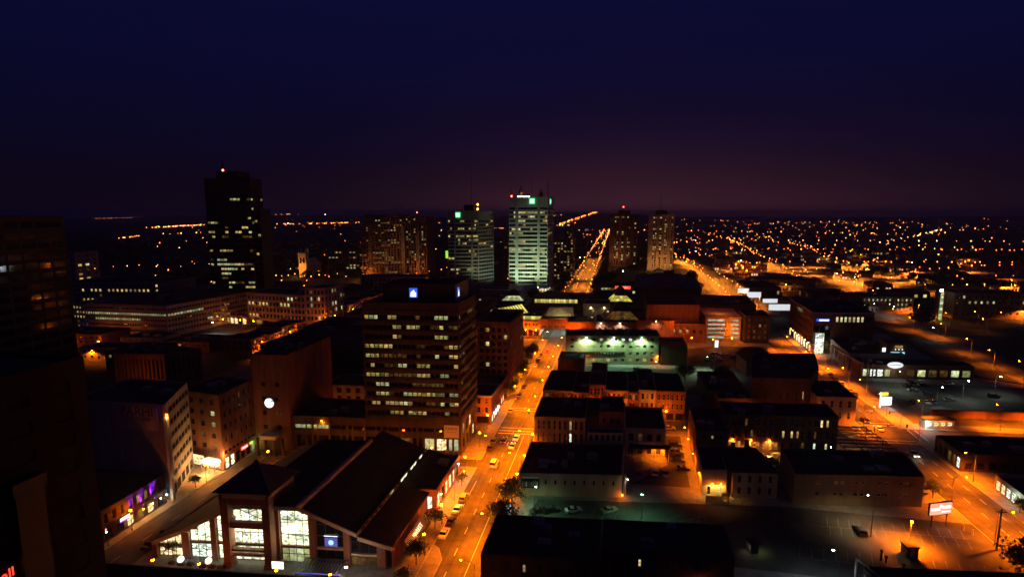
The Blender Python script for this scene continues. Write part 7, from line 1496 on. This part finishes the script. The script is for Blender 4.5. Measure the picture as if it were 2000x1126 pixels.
# far houses: low gabled or flat buildings in the dark plain
def house_mesh(seed):
    rg = random.Random(seed); w, d, h = rg.uniform(5, 9), rg.uniform(5, 8), rg.uniform(3, 6)
    a = MB(); a.box(-w, w, -d, d, 0, h); a.poly([(-w, -d, h), (w, -d, h), (0, -d, h + 3)]); a.poly([(-w, d, h), (0, d, h + 3), (w, d, h)])
    r = MB(); e = .4; r.poly([(-w - e, -d - e, h - .1), (0, -d - e, h + 3.1), (0, d + e, h + 3.1), (-w - e, d + e, h - .1)]); r.poly([(w + e, d + e, h - .1), (0, d + e, h + 3.1), (0, -d - e, h + 3.1), (w + e, -d - e, h - .1)])
    return a.mesh('wall', ['brick_dark' if seed % 2 else 'brick_yellow']), r.mesh('roof', ['roof_black']), (w, d, h)
HS = [house_mesh(i) for i in range(6)]
for i in range(150):
    if i < 100: y = RF.uniform(620, 1500); x = RF.uniform(-70, 560) * (y / 1000)
    else: y = RF.uniform(560, 1300); x = RF.uniform(-700, -130) * (y / 1000)
    if -75 < x < 2 or (90 < x < 140 and y < 1200) or (-20 < x < 90 and 780 < y < 940): continue
    if -330 < x < -220 and 600 < y < 700: continue
    w_, r_, (w, d, h) = HS[i % 6]
    side = 'right of the twin towers' if x > 90 else ('behind the twin towers' if x > -20 else 'left of the white tower')
    hs = empty('house', (x, y, 0), RF.choice((.1, .1 + PI / 2)), 'dark distant house on the plain %s' % side, 'house', 'distant houses %s' % side)
    obj('wall', w_, hs); obj('roof', r_, hs)
    for k in range(2): window(hs, 1.4, 1.5, (-w * .5 + w * k, -d - .03, 1.2), 0, RF.choice(['lit_orange', 'lit_yellow', 'glass', 'glass', 'lit_pale']))
# lone trees in the middle distance and dark woods on the plain
AV = [(s_ * (17 + RF.uniform(0, 7)) - 37, 520 + i * 26 + RF.uniform(-8, 8)) for i in range(18) for s_ in (-1, 1)]
for i, (x, y) in enumerate(AV): tree(x, y, 4, 'dark avenue tree beside the far end of the long street', 'avenue trees beside the far street', 0, RF.uniform(.7, 1.1))
for i, (x, y) in enumerate(((-2, 540), (16, 548), (34, 556), (-8, 620), (6, 700), (20, 760), (-70, 540), (-66, 590), (-72, 480), (-20, 560), (-15, 600), (46, 600), (62, 620), (84, 640), (64, 700), (30, 640), (90, 690), (-14, 476), (-58, 478), (-60, 620), (-18, 660), (-180, 600), (-200, 580), (-220, 590), (170, 420), (178, 440), (186, 460), (170, 480), (196, 540), (210, 420))):
    tree(x, y, 4, 'dark distant tree %s the twin towers' % ('in the clump before' if -25 < x < 110 else ('far right of' if x > 110 else 'left of')), 'distant trees %s' % ('before the twin towers' if -25 < x < 110 else ('by the rail yard' if x > 110 else 'by the bank towers')), 0, RF.uniform(.8, 1.35))
wm = MB()
def clump(x, y, r, h):
    z = hz_(x, y)
    for k in range(5):
        a = RF.uniform(0, 6.3); rr = r * RF.uniform(.2, .9); c = (x + rr * math.cos(a), y + rr * math.sin(a), z + (6 if y < 1500 else 2.5) * RF.uniform(.3, .8)); s = r * RF.uniform(.3, .55)
        b = len(wm.v); wm.ball(c, s, n=7, k=4, sz=min(.8, (6.5 if y < 1500 else 3.4) / s))
        for q in range(b, len(wm.v)):
            v = wm.v[q]; wm.v[q] = (v[0] + RF.uniform(-.2, .2) * s, v[1] + RF.uniform(-.2, .2) * s, v[2] + RF.uniform(-.2, .2) * s)
for i in range(900):
    y = RF.uniform(900, 6000) if i > 250 else RF.uniform(560, 1300)
    x = RF.uniform(-1.35, 1.25) * y
    if abs(x + 40) < 30 + y * .012 and y < 2700: continue
    if 85 < x < 330 and y < 1600: continue
    if -340 < x < 130 and y < 940: continue
    if 130 < x < 330 and y < 760: continue
    clump(x, y, RF.uniform(8, 22) * (1 + y / 4000), RF.uniform(8, 14))
o = obj('woodland', wm.mesh('woodland', ['leaf_dark'])); setp(o, 'dark woods and gardens spread over the plain', 'woodland', None, 'stuff')

hzm = bpy.data.materials.new('haze'); hzm.use_nodes = True
hn = hzm.node_tree; hn.nodes.clear()
ho = hn.nodes.new('ShaderNodeOutputMaterial'); hv = hn.nodes.new('ShaderNodeVolumePrincipled')
hv.inputs['Color'].default_value = (0.92, 0.90, 0.90, 1); hv.inputs['Density'].default_value = 0.00011; hv.inputs['Anisotropy'].default_value = 0.3
hn.links.new(hv.outputs[0], ho.inputs['Volume'])
q = MB(); q.box(-16000, 16000, -400, 20000, -2, 170)
hz_o = obj('haze', q.mesh('haze', [])); hz_o.data.materials.append(hzm); setp(hz_o, 'thin night haze over the town', 'haze', None, 'stuff')
cy.volume_bounces = 0
